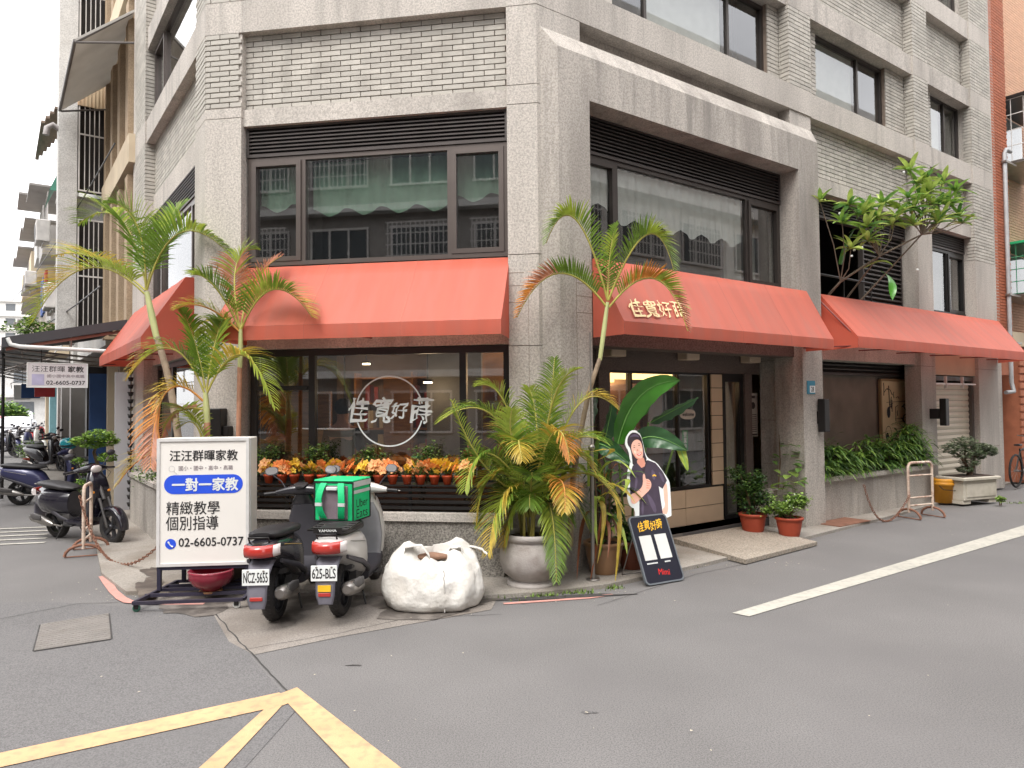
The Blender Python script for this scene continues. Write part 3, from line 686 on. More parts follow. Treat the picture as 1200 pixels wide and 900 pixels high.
# road cover plate on the left
MET = mat('worn_cover_metal', srgb(126,121,116), .7, .1, 6, .8, 30, metal=.2, dirt=.5, dcol=srgb(110,102,95), dscale=5)
cv = thing('road_cover', 'rectangular chequered metal cover plate set in the road at the left', 'manhole cover', Matrix.Translation((-3.56, 5.83, 0)))
c4 = [onz(40, 764), onz(130, 750), onz(127, 720), onz(48, 733)]
mb = MB(); mb.prism([(p.x, p.y) for p in c4], .006, .012)
pl = mb.build('plate', MET, cv, Matrix.Identity(4))
mb = MB()
for i in range(22):
    for j in range(14):
        u_, v_ = (i+.5)/22, (j+.5)/14; p = (c4[0].lerp(c4[1], u_)).lerp(c4[3].lerp(c4[2], u_), v_); a = .6 if (i+j) % 2 else -.9
        mb.box(-.011, .011, -.004, .004, .0121, .0145, M=T3(p.x, p.y, 0, a))
mb.build('tread', MET, cv, Matrix.Identity(4), kind='stuff')
mb = MB()
for i in range(4):
    a, b = c4[i], c4[(i+1) % 4]; d = (b-a).normalized(); n = V((-d.y, d.x, 0))*.012
    mb.add([tuple(p+V((0, 0, .0085-p.z))) for p in (a-n, b-n, b+n, a+n)], [(0, 1, 2, 3)])
mb.build('frame', DARKC, cv, Matrix.Identity(4))
# rusty plate by pier B, and small litter
g = thing('rusty_plate', 'flat rust-brown metal drain cover in the pavement below the address plate', 'drain cover', Matrix.Translation((4.85, 10.55, .04)))
MB_ = MB(); MB_.box(-.42, .42, -.2, .2, .001, .012, M=Matrix.Rotation(R_(36), 4, 'Z')); MB_.build('plate', mat('rust_plate', srgb(122,84,66), .8, .2, 8, .3, 50), g)
# concrete ramp slab in front of the door
sl_ = thing('ramp_slab', 'loose pebbled concrete slab laid as a ramp in front of the cafe door', 'slab', Matrix.Translation((2.9, 9.0, 0)))
mb = MB(); pts = [FR @ V((2.12, 1*-.98, 0)), FR @ V((3.72, -.88, 0)), FR @ V((3.85, .2, 0)), FR @ V((2.28, .22, 0))]
zt = [.06, .055, .11, .11]; vs = [(p.x, p.y, .012) for p in pts]+[(p.x, p.y, z) for p, z in zip(pts, zt)]
mb.add(vs, [(3, 2, 1, 0), (4, 5, 6, 7), (0, 1, 5, 4), (1, 2, 6, 5), (2, 3, 7, 6), (3, 0, 4, 7)])
mb.build('slab', mat('pebbled_concrete', srgb(164,154,141), .9, .1, 3, .6, 80, speck=.55, sscale=50, dirt=.3, dcol=srgb(130,118,104)), sl_, Matrix.Identity(4))
# weeds along the pavement edge
r = random.Random(9); mb = MB()
for c0, n_, rad in (((-.2, 6.74), 90, .12), ((.25, 6.78), 120, .1), ((.62, 6.9), 110, .1), ((.95, 7.06), 60, .08), ((1.95, 7.9), 30, .05), ((-.45, 6.85), 50, .06), ((9.0, 12.6), 80, .15), ((-4.3, 9.3), 60, .08)):
    for _ in range(n_):
        x, y = c0[0]+r.gauss(0, rad), c0[1]+r.gauss(0, rad*.35); a = r.uniform(0, 6.28); h = r.uniform(.012, .05)
        dx, dy = math.cos(a)*.008, math.sin(a)*.008
        mb.add([(x-dx, y-dy, .003), (x+dx, y+dy, .003), (x+dy*2.5, y-dx*2.5, h)], [(0, 1, 2)])
mb.build('weeds', mat('weed_green', srgb(104,128,56), .7, .3, 20), None, Matrix.Identity(4), label='sparse green weeds in the cracks along the pavement edge', cat='weeds', kind='stuff', recalc=False)
mb = MB()
for _ in range(260):
    x = r.uniform(-5, 9); y = r.uniform(3.6, 11)
    if r.random() < .5: x, y = r.choice([(-3.4, 6.9), (.3, 6.8), (2.3, 8.0), (5.5, 10.8)]); x += r.gauss(0, .6); y += r.gauss(0, .12)
    s = r.uniform(.004, .012); q = [(x+s*math.cos(k*1.57+r.random())*r.uniform(.6, 1.2), y+s*math.sin(k*1.57+r.random())*r.uniform(.6, 1.2), .0145) for k in range(4)]
    mb.add(q, [(0, 1, 2, 3)])
mb.build('litter_flecks', mat('pale_fleck', srgb(186,176,158), .9, .3, 3), None, Matrix.Identity(4), label='tiny pale grit and leaf flecks scattered on the road', cat='grit', kind='stuff', recalc=False)
# ================================================================ lettering helper
def text(body, M, w, h, m, parent=None, name='lettering', bold=0.0, align=None, brush=0, **k):
    """flat lettering; its ink box is fitted to w x h metres (h None keeps the proportions), lower left corner at M's origin"""
    cu = bpy.data.curves.new('lettering', 'FONT'); cu.body = body; cu.size = 1; cu.resolution_u = 3
    ob = bpy.data.objects.new('t', cu); COL.objects.link(ob)
    bpy.context.view_layer.update()
    me = bpy.data.meshes.new_from_object(ob.evaluated_get(bpy.context.evaluated_depsgraph_get()))
    bpy.data.objects.remove(ob); bpy.data.curves.remove(cu)
    xs = [v.co.x for v in me.vertices]; ys = [v.co.y for v in me.vertices]
    if not xs: return None
    x0, x1, y0, y1 = min(xs), max(xs), min(ys), max(ys); sx = w/(x1-x0); sy = (h/(y1-y0)) if h else sx
    vs = [((v.co.x-x0)*sx, (v.co.y-y0)*sy) for v in me.vertices]; fs = [tuple(p.vertices) for p in me.polygons]; bpy.data.meshes.remove(me)
    if brush:                               # hand-brushed look: slanted, uneven strokes
        q = lambda x, y, s: mathutils.noise.noise(V((x*26, y*26, s)))*brush*sy
        vs = [(x+y*.12+q(x, y, 1.3)+.4*q(x*3, y*3, 2), y+q(x, y, 7.7)+.4*q(x*3, y*3, 5)+x*.06) for x, y in vs]
    mb = MB()                               # bold: the flat glyphs stacked with tiny sideways shifts
    sh = [(0, 0)] if not bold else [(0, 0), (1, 0), (-1, 0), (0, 1), (0, -1), (.7, .7), (-.7, -.7)]
    for kk, (dx, dy) in enumerate(sh): mb.add([(x+dx*bold*sy, y+dy*bold*sy, kk*.00012) for x, y in vs], fs)
    me = mb.mesh(name, m)
    return tag(link(name, me, parent, M), **k)
def cols(o, x, y, z): return Matrix(((x.x, y.x, z.x, o.x), (x.y, y.y, z.y, o.y), (x.z, y.z, z.z, o.z), (0, 0, 0, 1)))
# ================================================================ awnings
def awning(fr, top, bot, n0, n1, zt, zv, zb, label, flat=.03, far=True):
    M0 = fr @ Matrix.Translation(((top[0]+top[1])/2, -n0, zt))
    a = thing('awning', label, 'awning', M0, 'red cloth awnings of the cafe')
    f1 = n0+flat
    P = lambda s, n, z: (s, -n, z)
    def strip(rows, name, N=24, wav=.004):
        mb = MB(); rings = []
        for (sa, sb, n, z) in rows:
            rings.append([V((sa+(sb-sa)*i/N, -n+wav*math.sin(i*1.7+z*3)*(1 if 0 < i < N else 0), z)) for i in range(N+1)])
        mb.ring_loft(rings, False, False, True); return mb.build(name, FABRIC, a, fr, recalc=False)
    rows = [(top[0], top[1], n0, zt), (top[0], top[1], f1, zt-.002)]
    for t in (.2, .4, .6, .8, 1): rows.append((top[0]+(bot[0]-top[0])*t, top[1]+(bot[1]-top[1])*t, f1+(n1-f1)*t, zt+(zv-zt)*t-.012*math.sin(math.pi*t)))
    strip(rows, 'canopy')
    strip([(bot[0], bot[1], n1+.001, zv-.001), (bot[0], bot[1], n1+.004, (zv+zb)/2), (bot[0], bot[1], n1+.001, zb)], 'valance', wav=.003)
    ks = max(2, round((top[1]-top[0])/1.15))
    for i in range(1, ks):                  # stitched seams running down the slope
        s0_ = top[0]+(top[1]-top[0])*i/ks; s1_ = bot[0]+(bot[1]-bot[0])*i/ks; mb = MB()
        mb.ring_loft([[V((sa-.004, -n-.004, z+.002)), V((sa+.004, -n-.004, z+.003))] for sa, n, z in ((s0_, f1, zt), ((s0_+s1_)/2, (f1+n1)/2, (zt+zv)/2-.012), (s1_, n1, zv), (s1_, n1+.002, zb))], False, False, False); mb.build('seam', mat('awning_seam', (.58,.14,.09,1), .6), a, fr, recalc=False)
    for i, sg in ((0, -1), (1, 1)):
        mb = MB(); mb.add([P(top[i], n0, zt-.003), P(top[i], f1, zt-.005), P(bot[i], n1, zv-.002), P(bot[i], n1, zb), P(top[i], n0, zb)], [(0, 1, 2, 3, 4)])
        mb.build('side_panel', FABRIC, a, fr, recalc=False)
    mb = MB(); mb.tube([P(bot[0]+.02, n1-.02, zb+.03), P(bot[1]-.02, n1-.02, zb+.03)], .012, 6)
    k = max(2, int((bot[1]-bot[0])/1.1))
    for i in range(k+1):
        s = bot[0]+.03+(bot[1]-bot[0]-.06)*i/k; mb.tube([P(s, n1-.02, zb+.03), P(s, n0+.01, zb+.05)], .01, 6); mb.tube([P(s, n1-.03, zv-.02), P(s, n0+.03, zt-.06)], .01, 6)
    mb.build('frame_bar', mat('awning_tube', srgb(120,60,56), .5), a, fr)
    return a
awning(FF, (-3.40, -.325), (-3.47, -.325), -.1, .5, 3.41, 2.67, 2.52, 'plain red cloth awning over the front cafe window with the circle sign')
aw2 = awning(FR, (.63, 4.74), (.66, 4.70), .155, .60, 3.41, 2.68, 2.54, 'red cloth awning with cream calligraphy over the cafe entrance')
awning(FR, (5.32, 11.9), (5.2, 11.35), .01, .68, 3.44, 2.74, 2.58, 'longest red awning, on the right above the lady palms and roller shutter')
awning(FL, (-5.05, -.95), (-5.15, -.95), -.12, .51, 3.46, 2.68, 2.53, 'red awning on the left side wall behind the tall palm', flat=.13)
ux = V((1, 0, 0)); uy = V((0, .42, .73)).normalized(); uz = ux.cross(uy)
GOLDP = mat('cream_print', srgb(236,212,160), .6, .03)
text('佳寬好蒔', FR @ cols(V((.80, -.587, 2.735)), ux, uy, uz), .92, .24, GOLDP, aw2, bold=.004, brush=.10)
# ================================================================ cafe window print: broken circle and four characters
PRINT = mat('white_window_print', srgb(226,232,230), .5, .02)
WPRINT = FF @ Matrix.Rotation(0, 4, 'X')
wp = thing('window_sign', 'white broken circle with four brush characters printed on the front cafe window', 'window sign', FF @ Matrix.Translation((-1.72, .17, 1.35)))
yy = .166
uxf, uyf, uzf = V((1, 0, 0)), V((0, 0, 1)), V((0, -1, 0))
mb = MB()
for a0, a1 in ((12, 168), (196, 344)):
    n_ = 40; pts = []
    for i in range(n_+1):
        a = R_(a0+(a1-a0)*i/n_); c_, s_ = math.cos(a), math.sin(a); pts.append((-1.72+.398*c_, 1.752+.398*s_, -1.72+.382*c_, 1.752+.382*s_))
    mb.add([(p[0], yy-.004, p[1]) for p in pts]+[(p[2], yy-.004, p[3]) for p in pts], [(i, i+1, n_+2+i, n_+1+i) for i in range(n_)])
mb.build('circle', PRINT, wp, FF, recalc=False)
for ch, x, z, w, h in (('佳', -2.22, 1.63, .24, .27), ('寬', -1.93, 1.63, .22, .28), ('好', -1.71, 1.67, .2, .18), ('蒔', -1.475, 1.62, .225, .28)):
    text(ch, FF @ cols(V((x, yy-.005, z)), V((1, 0, .02)), V((.12, 0, 1)), uzf), w, h, PRINT, wp, 'character', bold=.010, brush=.10)
# ================================================================ small wall fixtures
CREAMF = mat('cream_metal', srgb(206,184,162), .5, .05)
for (s, lb) in ((1.58, 'cream box spotlight under the entrance awning, leftmost of the three'), (2.98, 'cream box spotlight under the entrance awning, between the other two'), (4.36, 'cream box spotlight under the entrance awning, nearest the pier with the address plate')):
    t = thing('wall_spotlight', lb, 'spotlight', FR @ Matrix.Translation((s, .5, 2.5)), 'cream spotlights under the entrance awning')
    mb = MB(); mb.box(-.13, .13, -.09, .09, -.1, .04, ch=.012); mb.build('lamp_box', CREAMF, t)
    mb = MB(); mb.box(-.10, -.03, -.0915, -.089, -.01, .015); mb.box(.03, .10, -.0915, -.089, -.01, .015); mb.build('vent', BLACKM, t)
    mb = MB(); mb.tube([(0, 0, .04), (0, 0, .2)], .01, 6); mb.build('rod', BLACKM, t)
for s, lb in ((5.07, 'black up-and-down wall lamp on the pier below the blue address plate'), (8.93, 'black up-and-down wall lamp on the pier beside the roller shutter')):
    t = thing('wall_lamp', lb, 'wall lamp', FR @ Matrix.Translation((s-.02, -.0, 1.62)), 'black box wall lamps')
    mb = MB(); mb.box(-.065, .065, -.28, -.17, -.24, .24, ch=.008); mb.build('lamp_body', BLACKM, t)
    mb = MB(); mb.box(-.05, .05, -.17, .01, -.12, .06, ch=.006); mb.build('bracket', BLACKM, t)
t = thing('wall_lamp', 'black box wall lamp on the left front pier behind the low palm', 'wall lamp', FF @ Matrix.Translation((-3.64, 0, 1.5)), 'black box wall lamps')
mb = MB(); mb.box(-.09, .06, -.14, .0, -.17, .3, ch=.008); mb.build('lamp_body', BLACKM, t)
mb = MB(); mb.box(.055, .13, -.1, .01, -.16, .1, ch=.006); mb.build('bracket', BLACKM, t)
BLUEP = mat('blue_enamel', srgb(40,132,160), .4, .05); WPL = mat('white_enamel', srgb(225,228,226), .4, .03)
t = thing('address_plate', 'small blue and white house number plate on the stone pier', 'address plate', FR @ Matrix.Translation((4.84, -.153, 1.93)))
mb = MB(); mb.box(-.09, .11, -.008, .001, 0, .19); mb.build('plate', BLUEP, t)
mb = MB(); mb.box(-.03, .105, -.011, -.0082, .02, .12); mb.build('number_field', WPL, t)
text('28', t.matrix_basis @ cols(V((0, -.0115, .035)), uxf, uyf, uzf), .07, .07, mat('dark_print', srgb(40,44,52), .6, .02), t, 'number', bold=.02)
t = thing('menu_poster', 'tall pale menu poster on the dark wall right of the cafe door', 'poster', FR @ Matrix.Translation((4.6, .72, 1.3)))
mb = MB(); mb.box(-.13, .20, -.012, 0, 0, .66); mb.build('sheet', mat('poster_paper', srgb(196,186,176), .7, .04), t)
mb = MB(); r = random.Random(4)
for i in range(9): mb.box(-.1, -.1+r.uniform(.05, .1), -.0135, -.0122, .07+i*.032, .083+i*.032); mb.box(.06, .17, -.0135, -.0122, .07+i*.032, .080+i*.032)
mb.box(-.12, .19, -.0135, -.0122, .015, .04); mb.box(-.1, .02, -.0136, -.0123, .38, .42); mb.box(-.06, .14, -.0135, -.0122, .58, .62)
mb.lathe([(.0, .0), (.05, .0005), (.055, .0006)], 10, (.09, -.0136, .47), 'y'); mb.build('print', mat('poster_ink', srgb(70,62,60), .7), t, recalc=False)
# painted board with outline drawings, bay 2
t = thing('drawing_board', 'cream board with black line drawings and ovals above the lady palms', 'sign board', FR @ Matrix.Translation((8.52, .47, 1.1)))
mb = MB(); mb.box(-.48, .52, -.03, 0, -.1, 1.08, ch=.004); mb.build('board', mat('cream_board', srgb(214,196,158), .7, .06, 3, dirt=.2, dcol=srgb(170,150,116)), t)
mb = MB(); mb.box(-.5, .54, -.045, .0, 1.08, 1.12); mb.box(-.52, -.48, -.045, .0, -.1, 1.08); mb.build('frame', mat('pine_frame', srgb(150,126,92), .6), t)
mb = MB()
def ell(cx, cz, rx, rz, y=-.036, th=.012, fill=False):
    n = 16; o = [(cx+rx*math.cos(2*math.pi*k/n), y, cz+rz*math.sin(2*math.pi*k/n)) for k in range(n)]
    if fill: mb.add(o, [tuple(range(n))]); return
    i_ = [(cx+(rx-th)*math.cos(2*math.pi*k/n), y, cz+(rz-th)*math.sin(2*math.pi*k/n)) for k in range(n)]
    mb.add(o+i_, [(k, (k+1) % n, n+(k+1) % n, n+k) for k in range(n)])
for cx, cz in ((.0, .06), (.17, .04), (.34, .04)): ell(cx, cz, .055, .1); ell(cx, cz, .02, .06, -.0365, fill=True)
ell(-.24, .52, .06, .1, fill=True); ell(-.26, .14, .11, .14); ell(-.3, .1, .05, .06, -.0365, fill=True)
r = random.Random(12)
for i in range(16):
    x, z = r.uniform(-.42, .4), r.uniform(.35, 1.0); a = r.uniform(-.9, .9) if r.random() < .6 else 1.57; L = r.uniform(.08, .28)
    x2, z2 = max(-.45, min(.49, x+L*math.cos(a))), min(1.05, z+L*math.sin(a)); xm, zm = (x+x2)/2+r.uniform(-.03, .03), (z+z2)/2+.03
    mb.tube([(x, -.034, z), (xm, -.034, zm), (x2, -.034, z2)], .006, 4)
for z in (.34, .40): mb.tube([(.0, -.034, z), (.48, -.034, z+.02)], .005, 4)
mb.tube([(.02, -.034, .36), (.02, -.034, .62), (.1, -.034, .64)], .006, 4); mb.tube([(-.2, -.034, .66), (-.22, -.034, 1.0)], .008, 4); mb.tube([(-.3, -.034, .70), (.4, -.034, .72)], .005, 4)
mb.build('line_drawing', mat('dark_print', srgb(40,44,52)), t, recalc=False)
# hand-lettered notes on the entrance glass
t = thing('welcome_sign', 'small pale oval sign reading welcome hung behind the entrance glass', 'sign', FR @ Matrix.Translation((3.12, .66, 1.66)))
mb = MB(); mb.sections([(-.012, .0, .0, .16, .07), (0, 0, 0, .16, .07)], 20, 'y'); mb.build('plaque', mat('pale_plaque', srgb(196,186,172), .7), t)
text('welcome', t.matrix_basis @ cols(V((-.12, -.016, -.025)), uxf, uyf, uzf), .24, .05, mat('dark_print', srgb(40,44,52)), t, 'lettering', bold=.01)
t = thing('door_notice', 'small green notice card hung on the entrance glass', 'notice', FR @ Matrix.Translation((3.06, .66, 1.3)))
mb = MB(); mb.box(-.06, .06, -.008, 0, -.14, .14); mb.build('card', mat('green_card', srgb(30,150,84), .6, .05), t)
text('營\n業\n中', t.matrix_basis @ cols(V((-.03, -.0095, -.12)), uxf, uyf, uzf), .06, .24, WPL, t, 'lettering', bold=.01)
# cafe lamps and furniture seen through the glass
for i, (s, y, z) in enumerate(((-1.62, 1.4, 2.12), (-2.9, 2.6, 2.45))):  # the second, deep lamp is added to light the cafe interior
    t = thing('pendant_lamp', ('small lit spotlight inside the cafe, above the printed circle', 'extra lit lamp added deep inside the cafe, behind the left window light')[i], 'lamp', FF @ Matrix.Translation((s, y, z)), 'lit lamps inside the cafe')
    mb = MB(); mb.box(-.05, .05, -.03, .03, -.02, .0); mb.build('lamp_panel', LAMPS, t)
    ld = bpy.data.lights.new('cafe_lamp', 'POINT'); ld.energy = 3.5; ld.color = (1, .72, .42); ld.shadow_soft_size = .12; lo_ = bpy.data.objects.new('lamp_glow', ld); COL.objects.link(lo_); place(lo_, t, WM[t.name] @ T3(0, 0, -.12))
    mb = MB(); mb.box(-.055, .055, -.035, .035, .001, .03); mb.tube([(0, 0, .04), (0, 0, 2.74-z)], .008, 5); mb.build('lamp_housing', BLACKM, t)
t = thing('counter', 'wooden counter inside the cafe behind the front window', 'counter', FF @ Matrix.Translation((-1.9, 1.25, .14)))
mb = MB(); mb.box(-.9, 1.0, -.25, .25, 0, .95); mb.build('cabinet', WOODD, t)
mb = MB(); mb.box(-.95, 1.05, -.3, .3, .952, 1.0); mb.build('worktop', WOOD, t)
t = thing('bookshelf', 'warm wooden shelf unit against the back wall of the cafe', 'shelf', FF @ Matrix.Translation((-2.4, 3.35, .14)))
for z in (.9, 1.3, 1.7, 2.1):
    mb = MB(); mb.box(-.9, .9, -.15, .12, z, z+.03); mb.build('shelf', WOOD, t)
for x in (-.93, 0, .9): mb = MB(); mb.box(x, x+.03, -.15, .12, 0, 2.2); mb.build('upright', WOOD, t)
r = random.Random(31); mb = MB()
for z in (.93, 1.33, 1.73):
    x = -.85
    while x < .85:
        w = r.uniform(.05, .12); 
        if r.random() < .75: mb.mi = r.randrange(3); mb.box(x, x+w-.01, -.1, .08, z, z+r.uniform(.1, .3))
        x += w
mb.build('shelf_goods', [mat('goods_cream', srgb(220,196,150), .6), mat('goods_red', srgb(170,60,44), .6), mat('goods_brown', srgb(110,76,50), .6)], t, kind='stuff')

for s_, y_, z_, lb in ((1.8, 1.5, 2.3, 'small lit lamp inside the entrance, behind the left glass'), (2.7, 1.9, 2.3, 'small lit lamp inside the entrance, behind the paddle leaves')):
    t = thing('pendant_lamp', lb, 'lamp', FR @ T3(s_, y_, z_), 'lit lamps inside the cafe')
    mb = MB(); mb.lathe([(0, -.02), (.07, -.02), (.08, .0), (.0, .01)], 14); mb.build('lamp_panel', LAMPS, t); mb = MB(); mb.tube([(0, 0, .01), (0, 0, 2.74-z_)], .01, 5); mb.build('lamp_housing', BLACKM, t)
    ld = bpy.data.lights.new('cafe_lamp', 'POINT'); ld.energy = 13; ld.color = (1, .66, .36); ld.shadow_soft_size = .12; lo_ = bpy.data.objects.new('lamp_glow', ld); COL.objects.link(lo_); place(lo_, t, WM[t.name] @ T3(0, 0, -.12))
# ================================================================ white sign on a wheeled frame
SGN = mat('sign_box_white', srgb(232,228,222), .45, .02, 2, dirt=.08, dcol=srgb(196,190,180)); INK = mat('black_ink', srgb(34,32,34), .6, .02); BLUE = mat('blue_print', srgb(38,82,216), .5, .03)
NAVY = mat('dark_steel_frame', srgb(52,50,68), .5, .15, 8, metal=.3, dirt=.2, dcol=srgb(90,76,68))
sx0, sy0 = -3.345, 6.72
SM = T3(sx0, sy0, 0, R_(6))                # origin: lower left front corner of the light box, on the ground
sg = thing('sign_stand', 'white tutoring sign with a blue bar and phone number on a wheeled steel frame', 'sign', SM)
SW, SH, SD, SB = .84, 1.20, .30, .32
mb = MB(); mb.box(0, SW, 0, SD, SB, SB+SH, ch=.008); mb.build('sign_box', SGN, sg)
mb = MB()
for a in ((.0, SW, -.012, -.0005, SB+SH-.028, SB+SH-.001), (0, SW, -.012, -.0005, SB+.001, SB+.028), (.0005, .028, -.0118, -.0005, SB+.028, SB+SH-.028), (SW-.028, SW-.0005, -.0118, -.0005, SB+.028, SB+SH-.028)): mb.box(*a)
mb.build('sign_rim', mat('pale_grey_rim', srgb(206,204,202), .4), sg)
mb = MB(); mb.box(SW+.0005, SW+.006, .03, .05, SB+.01, SB+SH-.01); mb.build('sign_rim', mat('pale_grey_rim', srgb(206,204,202)), sg)
def sp(px, py):       # picture of the sign face, 432 x 580 units -> metres on the face
    return V(((px-133)/432*SW, -.003, SB+SH-(py-65)/580*SH))
def st(body, x0, y0, x1, y1, m=INK, bold=.0, name='lettering', dy=0):
    p = sp(x0, y1); q = sp(x1, y0); p.y -= dy
    text(body, SM @ cols(p, uxf, uyf, uzf), q.x-p.x, q.z-p.z, m, sg, name, bold=bold)
st('汪汪群暉家教', 192, 119, 510, 168, bold=.014)
st('國小・國中・高中・高職', 234, 190, 488, 212, mat('grey_ink', srgb(120,104,112), .6))
mb = MB()
def disc(mb, c, r1, r2, y, n=28):
    o = [(c.x+r1*math.cos(2*math.pi*k/n), y, c.z+r1*math.sin(2*math.pi*k/n)) for k in range(n)]
    if r2 <= 0: mb.add(o, [tuple(range(n))]); return
    mb.add(o+[(c.x+r2*math.cos(2*math.pi*k/n), y, c.z+r2*math.sin(2*math.pi*k/n)) for k in range(n)], [(k, (k+1) % n, n+(k+1) % n, n+k) for k in range(n)])
disc(mb, sp(202, 203), .028, .024, -.0022); p = sp(214, 216); mb.tube([(p.x-.003, -.0022, p.z+.004), (p.x+.02, -.0022, p.z-.02)], .003, 4)
mb.build('magnifier_print', mat('pale_grey_rim', srgb(206,204,202)), sg, recalc=False)
mb = MB(); a, b = sp(166, 318), sp(535, 232); rr = (b.z-a.z)/2; pts = []
for k in range(13): t = math.pi/2+math.pi*k/12; pts.append((a.x+rr+rr*math.cos(t), -.0025, a.z+rr+rr*math.sin(t)))
for k in range(13): t = -math.pi/2+math.pi*k/12; pts.append((b.x-rr+rr*math.cos(t), -.0025, a.z+rr+rr*math.sin(t)))
mb.add(pts, [tuple(range(len(pts)))]); mb.build('blue_bar', BLUE, sg, recalc=False); mb = MB(); disc(mb, sp(198, 543), .049, 0, -.0025); mb.build('blue_disc', BLUE, sg, recalc=False)
st('一對一家教', 205, 247, 512, 305, WPL, bold=.03, dy=.0015)
st('精緻教學', 178, 352, 426, 412, bold=.004); st('個別指導', 176, 418, 420, 482, bold=.004)
st('02-6605-0737', 236, 518, 538, 556, bold=.014)
p = sp(198, 543); mb = MB(); pts = [(p.x-.022+.05*t*.9+.0*t, -.0045, p.z+.024-.05*t+ (-.012)*math.sin(math.pi*t)*1) for t in [i/8 for i in range(9)]]
mb.tube(pts, [.008, .009, .006, .005, .005, .005, .006, .009, .008], 6); mb.build('phone_print', WPL, sg)
def bar(mb, a, b, w=.016): # square bar
    a, b = V(a), V(b); d = (b-a).normalized(); u = d.orthogonal().normalized() if abs(d.z) < .9 else V((1, 0, 0)); 
    if abs(d.z) < .9: u = V((0, 0, 1)).cross(d).normalized()
    v = d.cross(u); mb.ring_loft([[p+u*w*i+v*w*j for i, j in ((-1, -1), (1, -1), (1, 1), (-1, 1))] for p in (a, b)], True, True, False)
for x, y in ((.02, .02), (SW-.02, .02), (.14, SD+.02), (SW-.02, SD-.03)):
    mb = MB(); bar(mb, (x, y, .10), (x, y, SB-.001), .017); mb.build('leg', NAVY, sg)
mb = MB(); bar(mb, (-.0, .02, SB-.018), (SW, .02, SB-.018), .015); bar(mb, (.0, SD-.03, SB-.018), (SW, SD-.03, SB-.018), .015)
BX0, BX1, BY0, BY1 = -.06, SW+.04, -.36, .42
for a, b in (((BX0-.0, BY0, .085), (BX1, BY0, .085)), ((BX0+.1, BY1, .085), (BX1+.0, BY1, .085)), ((BX0, BY0, .085), (BX0+.1, BY1, .085)), ((BX1, BY0, .085), (BX1, BY1, .085)), ((BX0, -.1, .084), (BX1, -.1, .084)), ((BX0+.06, .1, .084), (BX1, .1, .084)), ((BX0+.06, .24, .084), (BX1, .24, .084)), ((BX1, BY0, .086), (BX1+.28, BY1+.1, .35))): bar(mb, a, b, .014)
mb.build('base_frame', NAVY, sg)
GREENW = mat('green_wheel', srgb(60,110,92), .5)
for (x, y), m_ in (((BX0+.02, BY0+.02), GREENW), ((BX1-.06, BY0+.02), WPL), ((BX0+.1, BY1-.02), GREENW), ((BX1-.02, BY1-.02), WPL)):
    mb = MB(); mb.lathe([(.0, -.012), (.028, -.012), (.034, -.006), (.034, .006), (.028, .012), (0, .012)], 14, (x, y, .036), 'y'); c_ = mb.build('caster', m_, sg)
    mb = MB(); mb.box(x-.02, x+.02, y-.02, y-.014, .03, .075); mb.box(x-.02, x+.02, y+.014, y+.02, .03, .075); mb.box(x-.02, x+.02, y-.02, y+.02, .0745, .08); mb.build('fork', BLACKM, c_)
# ---- bowl and pots around the sign
MAROON = mat('maroon_glaze', srgb(132,38,54), .25, .1, 8, coat=.4)
t = thing('flower_bowl', 'maroon ribbed ceramic bowl resting on the base of the white sign', 'bowl', SM @ T3(.50, -.02, .10))
prof = [(0, .0), (.09, 0), (.10, .02), (.155, .05)]+[(.165+.035*math.sin(math.pi*min(1, i/7)*.5)+.003*(i % 2), .06+i*.012) for i in range(10)]+[(.205, .185), (.19, .19), (.18, .17), (.1, .06), (0, .05)]
mb = MB(); mb.lathe(prof, 28); mb.build('bowl', MAROON, t)
mb = MB(); mb.lathe([(0, -.02), (.1, -.02), (.105, -.005), (.09, .0), (0, 0)], 20); mb.build('saucer', mat('tan_saucer', srgb(170,128,92), .7), t)
t = thing('clay_jar', 'large dark weathered round planter behind the white sign', 'planter', T3(-2.95, 7.35, .04))
mb = MB(); mb.lathe([(0, 0), (.18, 0), (.3, .1), (.36, .26), (.35, .36), (.30, .42), (.33, .45), (.33, .48), (.27, .48), (.26, .40), (0, .38)], 28); mb.build('jar', mat('mossy_clay', srgb(104,92,82), .85, .2, 4, .5, 40, dirt=.5, dcol=srgb(74,66,58)), t)
t = thing('dry_stump', 'pale dry driftwood stump lying behind the sign frame', 'stump', T3(-2.45, 7.15, .05))
mb = MB(); mb.tube([(-.2, 0, .03), (-.05, .03, .14), (.1, 0, .28), (.22, .02, .33)], [.05, .09, .07, .04], 9); mb.tube([(0, 0, .18), (.12, -.02, .16), (.26, -.02, .06)], [.05, .05, .03], 8); mb.build('stump', mat('driftwood', srgb(178,158,128), .9, .2, 6, .6, 40, stretch=(1, 1, 4)), t)

# ================================================================ scooters
TYRE = mat('tyre_rubber', srgb(40,38,38), .85, .12, 12, .4, 60, dirt=.4, dcol=srgb(96,90,84), dscale=4)
RIM = mat('dark_rim', srgb(70,70,74), .4, metal=.6); STEEL = mat('dull_steel', srgb(150,146,142), .35, .12, 9, metal=.8, dirt=.3, dcol=srgb(110,96,84)); ENG = mat('engine_grey', srgb(92,90,90), .6, .2, 10, metal=.4, dirt=.4, dcol=srgb(62,56,50))
SEAT = mat('black_vinyl', srgb(34,32,34), .5, .12, 10, .2, 90); PLAST = mat('dark_plastic', srgb(58,56,62), .55, .1, 8)
REDL = mat('red_lens', (.42, .03, .022, 1), .15, .05, 8, coat=.6); CLEARL = mat('clear_lens', srgb(214,206,204), .12, .05, 8, coat=.5); AMBER = mat('amber_lens', (.9, .32, .02, 1), .2, .05, coat=.4)
MIRG = mat('mirror_glass', (.85, .86, .88, 1), .04, .01, metal=1)
